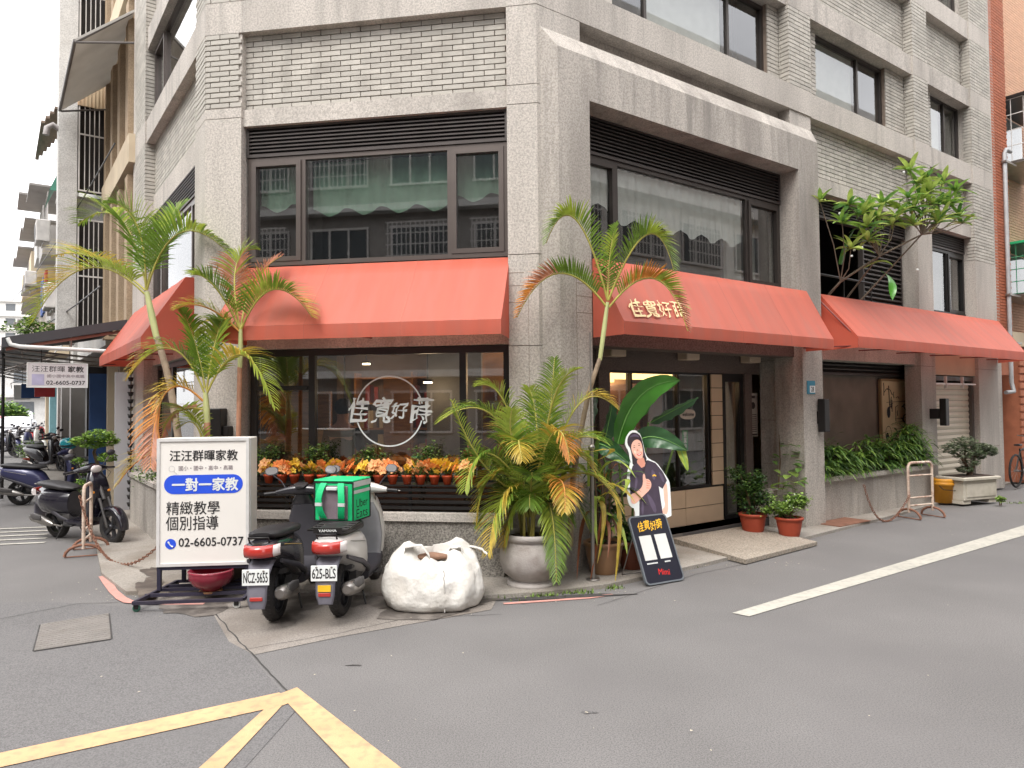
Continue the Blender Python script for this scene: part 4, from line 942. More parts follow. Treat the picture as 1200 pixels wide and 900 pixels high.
MUD = mat('grey_mudguard', srgb(112,110,120), .5, .08, 8); YREF = mat('yellow_sticker', srgb(240,190,40), .5)
GOLD_D = mat('gold_decal', srgb(190,160,90), .4)
def arcstrip(cx, cz, R, a0, a1, w, th=.012, n=14, ex=None):
    mb = MB(); rings = []
    for i in range(n+1):
        a = R_(a0+(a1-a0)*i/n); c_, s_ = math.cos(a), math.sin(a); ww = w*(1-.25*abs(2*i/n-1)**3)
        prof_ = [(-ww, -.02), (-ww*.8, .0), (0, .012), (ww*.8, 0), (ww, -.02), (ww*.9, -.03), (0, -.004), (-ww*.9, -.03)]
        rings.append([V((cx+(R+h)*c_, y, cz+(R+h)*s_)) for y, h in prof_])
    mb.ring_loft(rings, True, True, True); return mb
def wheel(parent, cx, r=.22, w=.052, name='wheel', spokes=5, rim=RIM, steer=0):
    wm = WM[parent.name] @ T3(cx, 0, r, steer)
    o = MB(); o.lathe([(r-.07, -w*.7), (r-.03, -w), (r-.006, -w*.6), (r, 0), (r-.006, w*.6), (r-.03, w), (r-.07, w*.7)], 28, (0, 0, 0), 'y'); 
    wl = o.build(name, TYRE, parent, wm)
    mb = MB(); rr = r-.068
    mb.lathe([(rr-.014, -w*.62), (rr+.006, -w*.72), (rr+.006, w*.72), (rr-.014, w*.62), (rr-.014, -w*.62)], 24, axis='y')
    mb.lathe([(0, -.05), (.035, -.05), (.045, -.03), (.045, .03), (.035, .05), (0, .05)], 14, axis='y')
    for k in range(spokes):
        a = 2*math.pi*k/spokes; c_, s_ = math.cos(a), math.sin(a)
        mb.ring_loft([[V((c_*q-s_*e*.5, y, s_*q+c_*e*.5)) for e, y in ((-.04, -.018), (.04, -.018), (.04, .018), (-.04, .018))] for q in (.035, rr-.006)], False, True, False)
    mb.build('rim', rim, wl)
    # tread grooves
    mb = MB()
    for k in range(36):
        a = 2*math.pi*k/36
        for sg_ in (-1, 1):
            mb.box(-.004, .004, sg_*.004, sg_*w*.55, r-.004, r+.0012, M=Matrix.Rotation(a+sg_*.05, 4, 'Y'))
    mb.build('tread', mat('tread_edge', srgb(58,55,53), .9), wl, kind='stuff')
    return wl
def mirror(parent, y, stalk, M=None, tilt=0, m=MIRG):
    a, b = V(stalk[0]), V(stalk[-1]); mb = MB(); mb.tube(stalk, .006, 6)
    mb.X = T3(b.x, b.y, b.z, rz=math.copysign(.25, y), rx=tilt, ry=.32); mb.sections([(-.0, 0, .035, .062, .042), (.018, 0, .035, .06, .04), (.035, 0, .035, .03, .02)], 16, 'x', e=2.4); mb.X = None
    o = mb.build('mirror', PLAST, parent)
    g_ = MB(); g_.X = T3(b.x, b.y, b.z, rz=math.copysign(.25, y), rx=tilt, ry=.32); g_.sections([(-.004, 0, .035, .055, .036), (-.0005, 0, .035, .056, .037)], 16, 'x', e=2.4); g_.X = None; g_.build('mirror_glass', m, o)
def plate(parent, M, body, w=.215, h=.125):
    mb = MB(); mb.box(0, w, -.004, 0, 0, h, ch=.002); o = mb.build('number_plate', WPL, parent, M)
    mb = MB(); 
    for x in (.045, w-.045): mb.lathe([(0, -.009), (.008, -.009), (.01, -.004)], 8, (x, 0, h-.014), 'y')
    mb.build('plate_bolt', STEEL, o, M)
    text(body, M @ cols(V((.012, -.0048, .022)), uxf, uyf, uzf), w-.024, h*.62, INK, o, 'number', bold=.012)
def scooter(label, M, body, seatm=SEAT, mud=MUD, num=None, retro=False, shield_in=None, back=True, simple=False, seat_z=0, group=None):
    t = thing('scooter', label, 'scooter', M, group); WB = 1.22
    wheel(t, 0, .235, .055); wheel(t, WB, .235, .048, steer=0 if retro else .12)
    # rear cowl
    mb = MB()
    if retro: mb.sections([(-.30, 0, .55, .05, .1), (-.25, 0, .55, .15, .17), (-.05, 0, .52, .215, .19), (.15, 0, .52, .22, .19), (.32, 0, .52, .17, .19), (.42, 0, .5, .11, .18)], 22, e=2.2)
    else: mb.sections([(-.405, 0, .685, .05, .025), (-.35, 0, .665, .12, .065), (-.22, 0, .63, .158, .105), (-.05, 0, .59, .175, .145), (.12, 0, .54, .18, .19), (.3, 0, .48, .165, .22), (.42, 0, .42, .13, .2), (.5, 0, .36, .10, .13)], 22, e=2.6)
    mb.build('rear_body', body, t)
    mb = MB()
    sz = .745+seat_z
    mb.sections([(-.31, 0, sz+.03, .07, .012), (-.27, 0, sz+.02, .12, .035), (-.1, 0, sz+.01, .145, .045), (.1, 0, sz, .15, .045), (.3, 0, sz-.02, .135, .04), (.43, 0, sz-.02, .10, .03), (.47, 0, sz-.03, .05, .012)], 18, e=2.6); mb.build('seat', seatm, t)
    mb = MB(); mb.sections([(.38, 0, .26, .15, .05), (.5, 0, .265, .17, .045), (.75, 0, .27, .17, .045), (.9, 0, .33, .16, .06), (.98, 0, .42, .12, .05)], 18, e=4); mb.build('floorboard', PLAST if not retro else body, t)
    # leg shield
    mb = MB()
    q = 1.0 if not retro else .92
    mb.sections([(.24, .86, 0, .03, .12), (.4, .93, 0, .05, .165), (.58, .965, 0, .055, .175*q), (.75, .95, 0, .065, .155*q), (.88, .915, 0, .075, .12), (.97, .88, 0, .05, .07)], 20, 'z', e=3); mb.build('leg_shield', body, t)
    mb = MB(); mb.sections([(.34, .865, 0, .02, .15), (.55, .885, 0, .02, .165), (.75, .87, 0, .02, .14), (.86, .85, 0, .02, .09)], 16, 'z', e=3); mb.build('inner_panel', shield_in or PLAST, t)
    # handlebar
    hb = MB(); hb.sections([(-.24, .80, .985, .022, .022), (-.12, .83, 1.0, .055, .045), (0, .85, 1.01, .085, .06), (.12, .83, 1.0, .055, .045), (.24, .80, .985, .022, .022)], 16, 'y', e=2.4)
    h = hb.build('handlebar_cover', body if retro or not simple else PLAST, t)
    for sgn in (-1, 1):
        mb = MB(); mb.tube([(.80, sgn*.22, .985), (.775, sgn*.35, .975)], [.017, .018], 8); mb.build('grip', SEAT, h)
        mb = MB(); mb.tube([(.83, sgn*.2, .98), (.86, sgn*.26, .975), (.85, sgn*.36, .965)], .006, 5); mb.build('brake_lever', STEEL, h)
        mirror(h, sgn, [(.82, sgn*.16, 1.03), (.83, sgn*.2, 1.09), (.80, sgn*.28, 1.16)], tilt=sgn*-.12)
    mb = MB(); mb.sphere((.925, 0, 1.0), .06, 12, 8, (.5, 1.3, .9)); mb.build('headlight', CLEARL, h)
    mb = MB(); mb.sections([(.745, 0, 1.035, .04, .01), (.79, 0, 1.06, .07, .012), (.83, 0, 1.068, .06, .01)], 12); mb.build('dial', SEAT, h)
    # front fender and fork
    arcstrip(WB, .235, .27, -5, 150, .075).build('front_fender', body, t)
    mb = MB(); mb.tube([(WB, .07, .235), (1.06, .06, .62)], .018, 6); mb.tube([(WB, -.07, .235), (1.06, -.06, .62)], .018, 6); mb.tube([(1.07, 0, .6), (.9, 0, .95)], .025, 6); mb.build('fork', ENG, t)
    # drive unit, exhaust, stand
    mb = MB(); mb.sections([(-.09, .07, .24, .03, .06), (-.05, .09, .25, .045, .085), (.2, .1, .27, .045, .08), (.34, .09, .3, .04, .09), (.38, .08, .3, .02, .05)], 12, e=3); mb.sections([(.15, -.02, .32, .08, .07), (.3, -.02, .34, .1, .09), (.42, -.02, .34, .07, .07)], 12, e=3)
    mb.sections([(-.02, -.06, .42, .05, .03), (.1, -.05, .44, .07, .06), (.22, -.04, .44, .05, .04)], 10, e=3); mb.build('engine', ENG, t)
    mb = MB(); mb.sections([(-.34, -.15, .30, .035, .035), (-.31, -.155, .30, .058, .058), (-.05, -.155, .265, .06, .062), (.08, -.15, .24, .045, .045), (.14, -.14, .22, .02, .02)], 14, e=2.1); mb.tube([(.12, -.14, .22), (.25, -.1, .2), (.36, -.04, .27)], .014, 6)
    ex = mb.build('exhaust', STEEL, t)
    mb = MB(); mb.sections([(-.28, -.20, .335, .012, .03), (-.2, -.215, .33, .012, .045), (-.04, -.21, .31, .01, .035)], 10, e=2.5); mb.build('heat_shield', ENG, ex)
    mb = MB(); mb.tube([(.3, .1, .2), (.28, .2, .02)], .009, 6); mb.tube([(.3, -.1, .2), (.22, -.16, .03)], .008, 6); mb.tube([(.28, .2, .02), (.33, .24, .012)], .009, 6); mb.build('stand', BLACKM, t)
    mb = MB(); mb.tube([(-.33, .08, .7), (-.38, .08, .76), (-.38, -.08, .76), (-.33, -.08, .7)] if not retro else [(-.1, .1, .75), (-.36, .09, .76), (-.36, -.09, .76), (-.1, -.1, .75)], .009, 6); mb.build('grab_rail', STEEL if retro else BLACKM, t)
    if not simple:
        mb = MB(); mb.tube([(-.12+.028*math.cos(k*.9)+.05*k/60, .13+.028*math.sin(k*.9), .28+.30*k/60) for k in range(61)], .006, 4); mb.tube([(-.12, .13, .24), (-.07, .13, .62)], .012, 6); mb.build('shock_absorber', STEEL, t)
        for sgn in (-1, 1):
            mb = MB(); mb.tube([(.80, sgn*.12, .97), (.90, sgn*.10, .84), (.93, sgn*.04, .70)], .004, 4); mb.tube([(.82, sgn*.19, .985), (.90, sgn*.22, .93), (.92, sgn*.1, .80)], .0035, 4); mb.build('cable', BLACKM, t)
            mb = MB(); mb.sections([(.985, sgn*.10, .70, .012, .03), (1.0, sgn*.11, .70, .035, .022), (1.015, sgn*.11, .70, .02, .012)], 10); mb.build('indicator', AMBER, t)
            mb = MB(); mb.sections([(-.24, sgn*.135, .55, .012, .018), (.1, sgn*.172, .44, .014, .028), (.36, sgn*.16, .33, .014, .03), (.46, sgn*.13, .3, .01, .01)], 10); mb.build('side_trim', PLAST, t)
            mb = MB(); mb.tube([(-.2, sgn*.155, .675), (.0, sgn*.175, .64), (.2, sgn*.172, .60)], .0035, 4); mb.build('side_stripe', GOLD_D if num == 'NCZ-5655' else STEEL, t)
            mb = MB(); mb.sections([(.46, sgn*.19, .25, .02, .012), (.56, sgn*.205, .25, .03, .014), (.66, sgn*.19, .25, .02, .012)], 8); mb.build('footpeg', BLACKM, t)
        mb = MB(); mb.sections([(.02, .0, .5, .04, .035), (.12, .0, .52, .05, .04), (.2, 0, .5, .03, .03)], 8); mb.build('airbox', ENG, t)
    if back:
        # hugger with the number plate
        mb = MB(); rings = []
        for x, z, w in ((-.24, .57, .10), (-.33, .54, .10), (-.40, .45, .085), (-.425, .36, .082), (-.43, .28, .078), (-.425, .21, .06)):
            rings.append([V((x-.0, -w, z-.004)), V((x-.014, -w*.7, z)), V((x-.018, 0, z+.004)), V((x-.014, w*.7, z)), V((x, w, z-.004)), V((x+.012, w*.8, z-.004)), V((x+.002, 0, z)), V((x+.012, -w*.8, z-.004))])
        mb.ring_loft(rings, True, True, True); hg = mb.build('rear_mudguard', mud, t)
        mb = MB(); mb.box(-.454, -.444, -.05, .05, .275, .305, ch=.003); mb.build('reflector', REDL, hg)
        if num == '625-BLS': mb = MB(); mb.box(-.4545, -.4445, -.052, .052, .315, .365); mb.build('sticker', YREF, hg)
        if num:
            Mp = WM[t.name] @ cols(V((-.436, .13, .405)), V((0, -1, 0)), V((-.995, 0, .1)).cross(V((0, -1, 0))).normalized(), V((1, 0, 0)))
            X = V((0, -1, 0)); Z = V((.06, 0, 1)).normalized(); Y = Z.cross(X).normalized()
            plate(t, WM[t.name] @ cols(V((-.452, .1075, .40)), X, Y, Z), num)
        # tail lamp: red centre with clear ends
        mb = MB(); rings = []
        for k in range(9):
            a = R_(-62+124*k/8); y = .135*math.sin(a)*1.05; x = -.30-.125*math.cos(a); rings.append([V((x+.004, y, .605)), V((x-.014, y, .635)), V((x-.010, y, .67)), V((x+.01, y, .70)), V((x+.05, y, .70)), V((x+.05, y, .605))])
        tl = MB(); tl.ring_loft(rings, True, True, True); tl.build('tail_light', REDL, t)
        for sgn in (-1,):
            mb = MB(); rings = []
            for k in range(5):
                a = R_(50+36*k/4); y = sgn*.142*math.sin(a)*1.07; x = -.297-.122*math.cos(a); rings.append([V((x+.0, y, .61)), V((x-.018, y*1.02, .638)), V((x-.012, y*1.01, .668)), V((x+.006, y, .697)), V((x+.05, y*.9, .697)), V((x+.05, y*.9, .61))])
            mb.ring_loft(rings, True, True, True); mb.build('indicator', CLEARL, t)
    return t
def heading(x, y, dirx, diry, lean=0):
    return T3(x, y, 0, math.atan2(diry, dirx)) @ Matrix.Rotation(R_(lean), 4, 'X')
BLKP = mat('black_paint', srgb(36,34,40), .25, .08, 5, coat=.5, dirt=.15, dcol=srgb(80,76,74), dscale=3); SILV = mat('silver_paint', srgb(208,205,201), .32, .05, 5, metal=.15, coat=.3, dirt=.12, dcol=srgb(140,132,124), dscale=3)
NAVYP = mat('navy_paint', srgb(58,60,96), .3, .06, 5, coat=.5, metal=.2); GLOSSB = mat('glossy_black_paint', srgb(30,28,38), .2, .06, 5, coat=.6)
scA = scooter('black scooter with white number plate NCZ-5655 beside the white sign', heading(-2.03, 6.12, .0, 1, -1), BLKP, num='NCZ-5655')
scB = scooter('silver scooter with number plate 625-BLS and a green delivery bag on it', heading(-1.50, 6.24, .05, 1, -1), SILV, num='625-BLS', mud=MUD, shield_in=mat('silver_inner', srgb(150,150,154), .35, metal=.3))
# rack and the delivery bag on the silver scooter
BAG = mat('green_bag_cloth', srgb(18,190,118), .6, .06, 12, .3, 120); BGREY = mat('grey_bag_mesh', srgb(120,106,114), .8, .08, 20, .3, 200); REFL = mat('reflective_tape', srgb(196,200,198), .35); BTRIM = mat('black_webbing', srgb(26,26,28), .7)
BM = T3(-1.585, 6.66, .765, R_(-14), 0, 0)
bg_ = thing('delivery_bag', 'bright green delivery backpack with grey back panel resting on the silver scooter', 'bag', BM)
BW, BD, BHt = .385, .35, .36
mb = MB(); mb.box(-BW/2, BW/2, -BD/2, BD/2, 0, BHt, ch=.014); mb.build('bag_body', BAG, bg_)
mb = MB(); mb.box(-BW/2+.05, BW/2-.05, -BD/2-.012, -BD/2+.002, .02, BHt-.035, ch=.006); mb.build('back_panel', BGREY, bg_)
mb = MB(); mb.box(-BW/2-.004, BW/2+.004, -BD/2-.004, BD/2+.004, BHt-.002, BHt+.018, ch=.008); mb.build('lid', BAG, bg_)
mb = MB()
for z in (.004, BHt-.008):
    mb.tube([(-BW/2, -BD/2, z), (BW/2, -BD/2, z), (BW/2, BD/2, z), (-BW/2, BD/2, z), (-BW/2, -BD/2, z)], .007, 6)
for x, y in ((-BW/2, -BD/2), (BW/2, -BD/2), (BW/2, BD/2), (-BW/2, BD/2)): mb.tube([(x, y, 0), (x, y, BHt)], .007, 6)
mb.build('piping', BTRIM, bg_)
for sgn in (-1, 1):
    mb = MB(); c = [V((sgn*(.085+.0*t)+sgn*.028*math.sin(t*3.1), -BD/2-.014-.05*math.sin(math.pi*t)**.8, BHt-.01-(BHt-.04)*t)) for t in [i/12 for i in range(13)]]
    mb.ring_loft([[p+V((-.03, .0, 0)), p+V((-.03, -.012, 0)), p+V((.03, -.012, 0)), p+V((.03, 0, 0))] for p in c], True, True, False); s_ = mb.build('shoulder_strap', BAG, bg_)
    p = c[7]; mb = MB(); mb.box(p.x-.032, p.x+.032, p.y-.0145, p.y+.002, p.z-.015, p.z+.015); mb.build('reflective_band', REFL, s_)
mb = MB(); mb.box(-.055, .055, -BD/2-.045, -BD/2-.012, BHt-.075, BHt-.045, ch=.005); mb.build('grab_handle', REFL, bg_)
mb = MB(); mb.box(BW/2+.001, BW/2+.004, -BD/2+.012, BD/2-.012, BHt-.11, BHt-.08); mb.box(BW/2+.0045, BW/2+.008, -BD/2+.0, BD/2-.0, BHt-.05, BHt+.0); mb.build('reflective_band', REFL, bg_)
for body_, z, h_ in (('Uber', .12, .075), ('Eats', .025, .08)):
    text(body_, BM @ cols(V((BW/2+.0015, -.11, z)), V((0, 1, 0)), V((0, 0, 1)), V((1, 0, 0))), .23, h_, BTRIM, bg_, 'lettering', bold=.0)
# rear rack under the bag
mb = MB(); Lc = []
for x in (-.30, -.2, -.1, .0): mb.tube([(x, -.17, .79), (x, .17, .79)], .006, 5)
mb.tube([(-.32, -.17, .79), (.05, -.17, .79), (.05, .17, .79), (-.32, .17, .79), (-.32, -.17, .79)], .008, 6); mb.tube([(-.1, -.08, .79), (-.1, -.08, .7)], .01, 6); mb.tube([(-.1, .08, .79), (-.1, .08, .7)], .01, 6)
rk = mb.build('rear_rack', BLACKM, scB)
mb = MB(); mb.box(-.336, -.330, -.12, .12, .765, .805); o = mb.build('rack_plate', BLACKM, rk, WM[scB.name])
text('YAMAHA', WM[scB.name] @ cols(V((-.3375, .075, .775)), V((0, -1, 0)), V((0, 0, 1)), V((-1, 0, 0))), .15, .02, WPL, rk, 'lettering', bold=.02)
# other scooters in the side street
scooter('glossy dark retro scooter parked side-on behind the rusty barrier', heading(-6.42, 10.12, .89, -.46, 3), GLOSSB, retro=True)
scooter('dark blue scooter with a black seat parked at the left edge', heading(-9.35, 13.6, .995, .1, 4), NAVYP, seatm=SEAT)
scooter('white-grey scooter behind the dark blue one, a teal helmet on its handlebar', heading(-9.0, 15.3, .96, .25, 4), mat('white_scooter_paint', srgb(206,206,202), .3, coat=.3))
t = thing('helmet', 'teal open-face helmet hanging on the handlebar of the white-grey scooter', 'helmet', T3(-8.9, 14.3, 1.12)); mb = MB(); mb.sphere((0, 0, 0), .15, 16, 10, (1.1, .9, .85)); mb.build('shell', mat('teal_paint', srgb(24,146,160), .25, coat=.4), t)
mb = MB(); mb.lathe([(.15, -.05), (.158, -.045), (.158, -.03), (.15, -.025)], 16); mb.build('rim_trim', BLACKM, t)
# farther scooters
for (px_, py_, Yv, hx, hy, c_, lb) in ((33, 534, 23, .9, -.35, 'navy_paint', 'dark scooter in the far row beside the white one'), (8, 536, 22, .95, -.2, 'black_paint', 'black scooter cut by the left picture edge, before the far cars'), (66, 552, 17, .9, -.4, 'black_paint', 'dark scooter nearest the shopfront columns, behind the teal helmet'), (60, 545, 19, .95, -.3, 'black_paint', 'black scooter with a yellow sticker, parked under the shop canopies'), (45, 528, 24.5, .9, -.4, 'white_scooter_paint', 'white scooter parked in front of the farther shop shutters'), (20, 528, 26, .95, -.2, 'black_paint', 'black scooter at the far left by the white cars'), (48, 522, 29, .9, -.3, 'red_paint', 'red scooter half hidden among the far parked scooters')):
    mat('red_paint', srgb(180,30,36), .3, coat=.4)
    p = onz(px_, py_); scooter(lb, heading(p.x-.6, p.y, hx, hy, 4), _mats[c_], back=False, simple=True)

# ================================================================ white bulk bag
r = random.Random(77); SACK = mat('white_woven_sack', srgb(222,219,213), .75, .06, 9, .9, 26, dirt=.35, dcol=srgb(168,157,142), dscale=5, trans=.08)
bk = thing('bulk_sack', 'big slumped white woven sack of rubble on the ground between scooters and pot', 'sack', T3(-.74, 6.58, .0))
mathutils.noise.seed_set(3)
mb = MB(); rings = []; NN = 150
prof_ = [(.0, .0), (.36, .0), (.425, .02), (.455, .08), (.455, .16), (.44, .24), (.42, .31), (.37, .38), (.32, .43), (.27, .47), (.22, .485), (.17, .46), (.1, .44), (.0, .43)]
prof = [tuple(prof_[i//3][q]+(prof_[min(i//3+1, 13)][q]-prof_[i//3][q])*(i%3)/3 for q in (0, 1)) for i in range(40)]
for k, (rr_, z) in enumerate(prof):
    ring = []
    for i in range(NN):
        a = 2*math.pi*i/NN; c_, s_ = math.cos(a), math.sin(a)
        sq = (abs(c_)**3.2+abs(s_)**3.2)**(-1/3.2); 
        w = 1+.022*math.sin(5*a+z*9)+.010*math.sin(11*a-z*12)
        q = mathutils.noise.noise(V((c_*2.6, s_*2.6, z*7)))
        rr2 = rr_*(.72+.28*sq)*w*(1+.06*q)
        zz = z*(1+.12*math.sin(2*a+1))+(.05*mathutils.noise.noise(V((c_*3, s_*3, 5)))+.03*math.sin(7*a) if .35 < z else 0)
        fold = (.012*abs(mathutils.noise.noise(V((c_*3.2+z*3, s_*3.2, z*7))))-.012*abs(mathutils.noise.noise(V((c_*8+z*2, s_*8, z*3+4))))+.009*abs(mathutils.noise.noise(V((c_*13, s_*13-z*6, z*9+4))))-.006*abs(mathutils.noise.noise(V((c_*26, s_*26, z*30))))) if z > .02 else 0
        ring.append(V(((rr2+fold)*c_*1.02, (rr2+fold)*s_*.84, max(zz, 0.002))))
    rings.append(ring)
mb.ring_loft(rings, True, True, True); mb.build('sack_body', SACK, bk)
mb = MB(); mb.tube([V((.14+.004*math.sin(t*30), -.375+.02*math.cos(3*t)+.03*(t-.5)**2*-1, .02+.37*t)) for t in [i/10 for i in range(11)]], .006, 5); mb.build('seam', SACK, bk)
for pts, rad in (([(-.26, -.12, .42), (-.22, -.16, .54), (-.08, -.18, .56), (.0, -.2, .45)], .026), ([(.1, .0, .38), (.16, -.02, .5), (.26, -.06, .52), (.30, -.1, .38)], .022), ([(.22, .1, .42), (.32, .06, .50), (.44, .02, .48), (.5, 0, .44)], .02), ([(-.1, .1, .4), (-.02, .06, .46), (.1, .02, .44)], .03), ([(-.3, .0, .41), (-.18, .05, .47), (-.05, .02, .45)], .035)):
    mb = MB(); P = [V(p) for p in pts]; Q = [];
    for i in range(13):
        u = i/12*(len(P)-1); k = min(int(u), len(P)-2); Q.append(P[k].lerp(P[k+1], u-k)+V((r.uniform(-.004, .004),)*3))
    mb.ring_loft([[p+V((0, -rad*1.6, .004)), p+V((.004, 0, .010+rad*.3)), p+V((0, rad*1.6, .004)), p+V((0, 0, -.006))] for p in Q], True, True, True); mb.build('lifting_loop', SACK, bk)
mb = MB(); mb.sections([(-.14, -.1, .445, .04, .02), (0, -.12, .455, .10, .03), (.14, -.1, .445, .04, .02)], 10); mb.build('rubble', mat('brown_rubble', srgb(128,98,80), .95, .3, 14, .8, 40), bk)

# ================================================================ black board with the cut-out figure
BL_, BU = V((1.31, 7.08, .012)), V((.87, .49, 0)).normalized()
lean = R_(24); nrm = V((BU.y, -BU.x, 0)); BV = (V((0, 0, 1))*math.cos(lean) - nrm*math.sin(lean)).normalized(); BN = BU.cross(BV)
def uvp(px_, py_, off=0.0):
    o = BL_+BN*off; d = at(px_, py_, 7)-CAM; tt = (o-CAM).dot(BN)/d.dot(BN); q = CAM+d*tt-o; return (q.dot(BU), q.dot(BV))
ab_ = thing('a_frame_board', 'black rounded A-frame board with gold characters and two white squares by the entrance', 'sign board', cols(BL_, BU, BV, BN))
def rrect(w, h, rr_, x0=0, y0=0, n=6):
    pts = []
    for cx_, cy_, a0 in ((x0+w-rr_, y0+rr_, -90), (x0+w-rr_, y0+h-rr_, 0), (x0+rr_, y0+h-rr_, 90), (x0+rr_, y0+rr_, 180)):
        for k in range(n+1): a = R_(a0+90*k/n); pts.append((cx_+rr_*math.cos(a), cy_+rr_*math.sin(a)))
    return pts
ABW, ABH = .50, .70
GREYF = mat('grey_board_frame', srgb(120,126,132), .4, metal=.3)
mb = MB(); o_ = rrect(ABW, ABH, .05); i_ = rrect(ABW-.03, ABH-.03, .04, .015, .015)
n_ = len(o_); vs = [(x, y, .004) for x, y in o_]+[(x, y, .004) for x, y in i_]+[(x, y, -.022) for x, y in o_]
mb.add(vs, [(k, (k+1) % n_, n_+(k+1) % n_, n_+k) for k in range(n_)]+[(k, 2*n_+k, 2*n_+(k+1) % n_, (k+1) % n_) for k in range(n_)]); mb.build('board_frame', GREYF, ab_)
mb = MB(); mb.prism(i_, -.015, .001); mb.build('board_panel', mat('board_black', srgb(30,31,44), .4, .05), ab_)
mb = MB(); mb.prism(rrect(.155, .25, .003, .07, .24), .0012, .002); mb.build('white_square', mat('printed_paper', srgb(214,214,210), .7, .03), ab_)
mb = MB(); mb.prism(rrect(.155, .25, .003, .27, .24), .0012, .002); mb.build('white_square', mat('printed_paper', srgb(214,214,210)), ab_)
mb = MB(); 
for k in range(9): mb.box(.08+k*.0155, .092+k*.0155, .2, .214, .0012, .002)
for k in range(5): mb.box(.31+k*.0155, .322+k*.0155, .2, .214, .0012, .002)
mb.build('small_print', WPL, ab_)
GOLD = mat('gold_print', srgb(244,190,52), .45, .1, 10); REDP = mat('red_print', srgb(214,44,40), .5)
for k, ch in enumerate('佳寬好蒔'): text(ch, WM[ab_.name] @ T3(.085+k*.083, .535+(.0, .015, .0, .012)[k], .002), .078, .10, GOLD, ab_, 'character', bold=.012, brush=.10)
text('Mimi', WM[ab_.name] @ Matrix(((1, .25, 0, .19), (0, 1, 0, .09), (0, 0, 1, .002), (0, 0, 0, 1))), .14, .055, REDP, ab_, 'lettering', bold=.01)
mb = MB(); mb.X = WM[ab_.name].inverted(); mb.tube([BL_+BU*.05+BV*.55-BN*.02, V((1.12, 7.42, .045))], .006, 5); mb.tube([BL_+BU*.45+BV*.55-BN*.02, V((1.55, 7.66, .045))], .006, 5); mb.tube([V((1.12, 7.42, .045)), V((1.55, 7.66, .045))], .006, 5); mb.build('back_strut', STEEL, ab_)
co = thing('figure_cutout', 'flat printed cut-out of a smiling woman, thumb up, behind the black board', 'cardboard cutout', cols(BL_-BN*.03, BU, BV, BN))
def cpoly(pts): return [uvp(725+x/7.825, 495+y/7.825, -.03) for x, y in pts]
def cprint(name, pts, z, m, parent=None, smooth_=1):
    P = cpoly(pts)
    for _ in range(smooth_):
        Q = []
        for i in range(len(P)):
            a, b = P[i], P[(i+1) % len(P)]; Q += [(a[0]*.75+b[0]*.25, a[1]*.75+b[1]*.25), (a[0]*.25+b[0]*.75, a[1]*.25+b[1]*.75)]
        P = Q
    mb = MB()
    if name == 'backing_card': mb.prism(P, -.006, 0)
    else: mb.add([(x, y, z) for x, y in P], [tuple(range(len(P)))])
    # tessellate concave outlines cleanly
    import bmesh
    me = mb.mesh(name, m); bm = bmesh.new(); bm.from_mesh(me); bmesh.ops.triangulate(bm, faces=[f for f in bm.faces if len(f.verts) > 4], ngon_method='EAR_CLIP'); bmesh.ops.recalc_face_normals(bm, faces=bm.faces); bm.to_mesh(me); bm.free()
    return link(name, me, parent or co)
SKIN = mat('printed_skin', srgb(232,178,158), .5, .05, 12); SKIND = mat('printed_skin_shade', srgb(206,140,120), .5); HAIR = mat('printed_hair', srgb(44,30,38), .5, .1); SHIRT = mat('printed_shirt', srgb(58,46,62), .5, .12, 12)
cprint('backing_card', [(75, 120), (60, 170), (62, 215), (92, 262), (102, 330), (105, 392), (80, 440), (75, 600), (82, 720), (110, 778), (150, 790), (150, 930), (485, 880), (482, 780), (470, 560), (455, 520), (400, 440), (350, 368), (285, 340), (248, 300), (226, 200), (202, 110), (165, 72), (110, 72)], 0, WPL)
cprint('printed_arm', [(408, 590), (442, 545), (452, 680), (455, 840), (405, 840), (400, 800), (426, 768), (415, 690)], .0012, SKIN)
cprint('printed_hair', [(80, 140), (78, 200), (108, 240), (122, 320), (128, 400), (200, 420), (262, 350), (240, 290), (222, 200), (205, 130), (165, 95), (115, 92)], .0014, HAIR)
cprint('printed_neck', [(165, 340), (170, 395), (205, 425), (245, 405), (245, 380), (225, 310)], .002, SKIND)
cprint('printed_shirt', [(168, 372), (128, 398), (102, 480), (105, 665), (190, 628), (188, 900), (408, 862), (366, 585), (402, 610), (442, 532), (402, 452), (335, 372), (262, 345), (240, 402), (208, 418)], .0022, SHIRT, smooth_=0)
SH2 = mat('printed_shirt_light', srgb(84,72,92), .5, .15, 12); SKL = mat('printed_skin_light', srgb(244,204,186), .5)
for P_ in ([(150, 470), (175, 520), (165, 600), (140, 640), (150, 560)], [(300, 420), (340, 470), (330, 540), (300, 500)], [(250, 640), (310, 700), (350, 800), (330, 840), (280, 740)], [(360, 440), (410, 500), (415, 560), (385, 520)], [(215, 700), (230, 760), (225, 860), (205, 820)]): cprint('printed_fold', P_, .0026, SH2)
for P_ in ([(90, 140), (130, 108), (175, 112), (190, 140), (150, 128)], [(214, 210), (226, 260), (236, 320), (226, 300)]): cprint('printed_hair_shine', P_, .0018, SH2)
cprint('printed_face', [(118, 195), (112, 240), (128, 290), (160, 335), (200, 345), (222, 320), (222, 250), (205, 180), (175, 155), (140, 165)], .0026, SKIN)
for ex_, ey_ in ((142, 232), (186, 212)):
    cprint('printed_eye', [(ex_-11, ey_+2), (ex_-2, ey_-4), (ex_+10, ey_-3), (ex_+2, ey_+4)], .003, HAIR, smooth_=0)
    cprint('printed_eyebrow', [(ex_-14, ey_-12), (ex_-2, ey_-20), (ex_+12, ey_-17), (ex_-1, ey_-15)], .003, HAIR, smooth_=0)
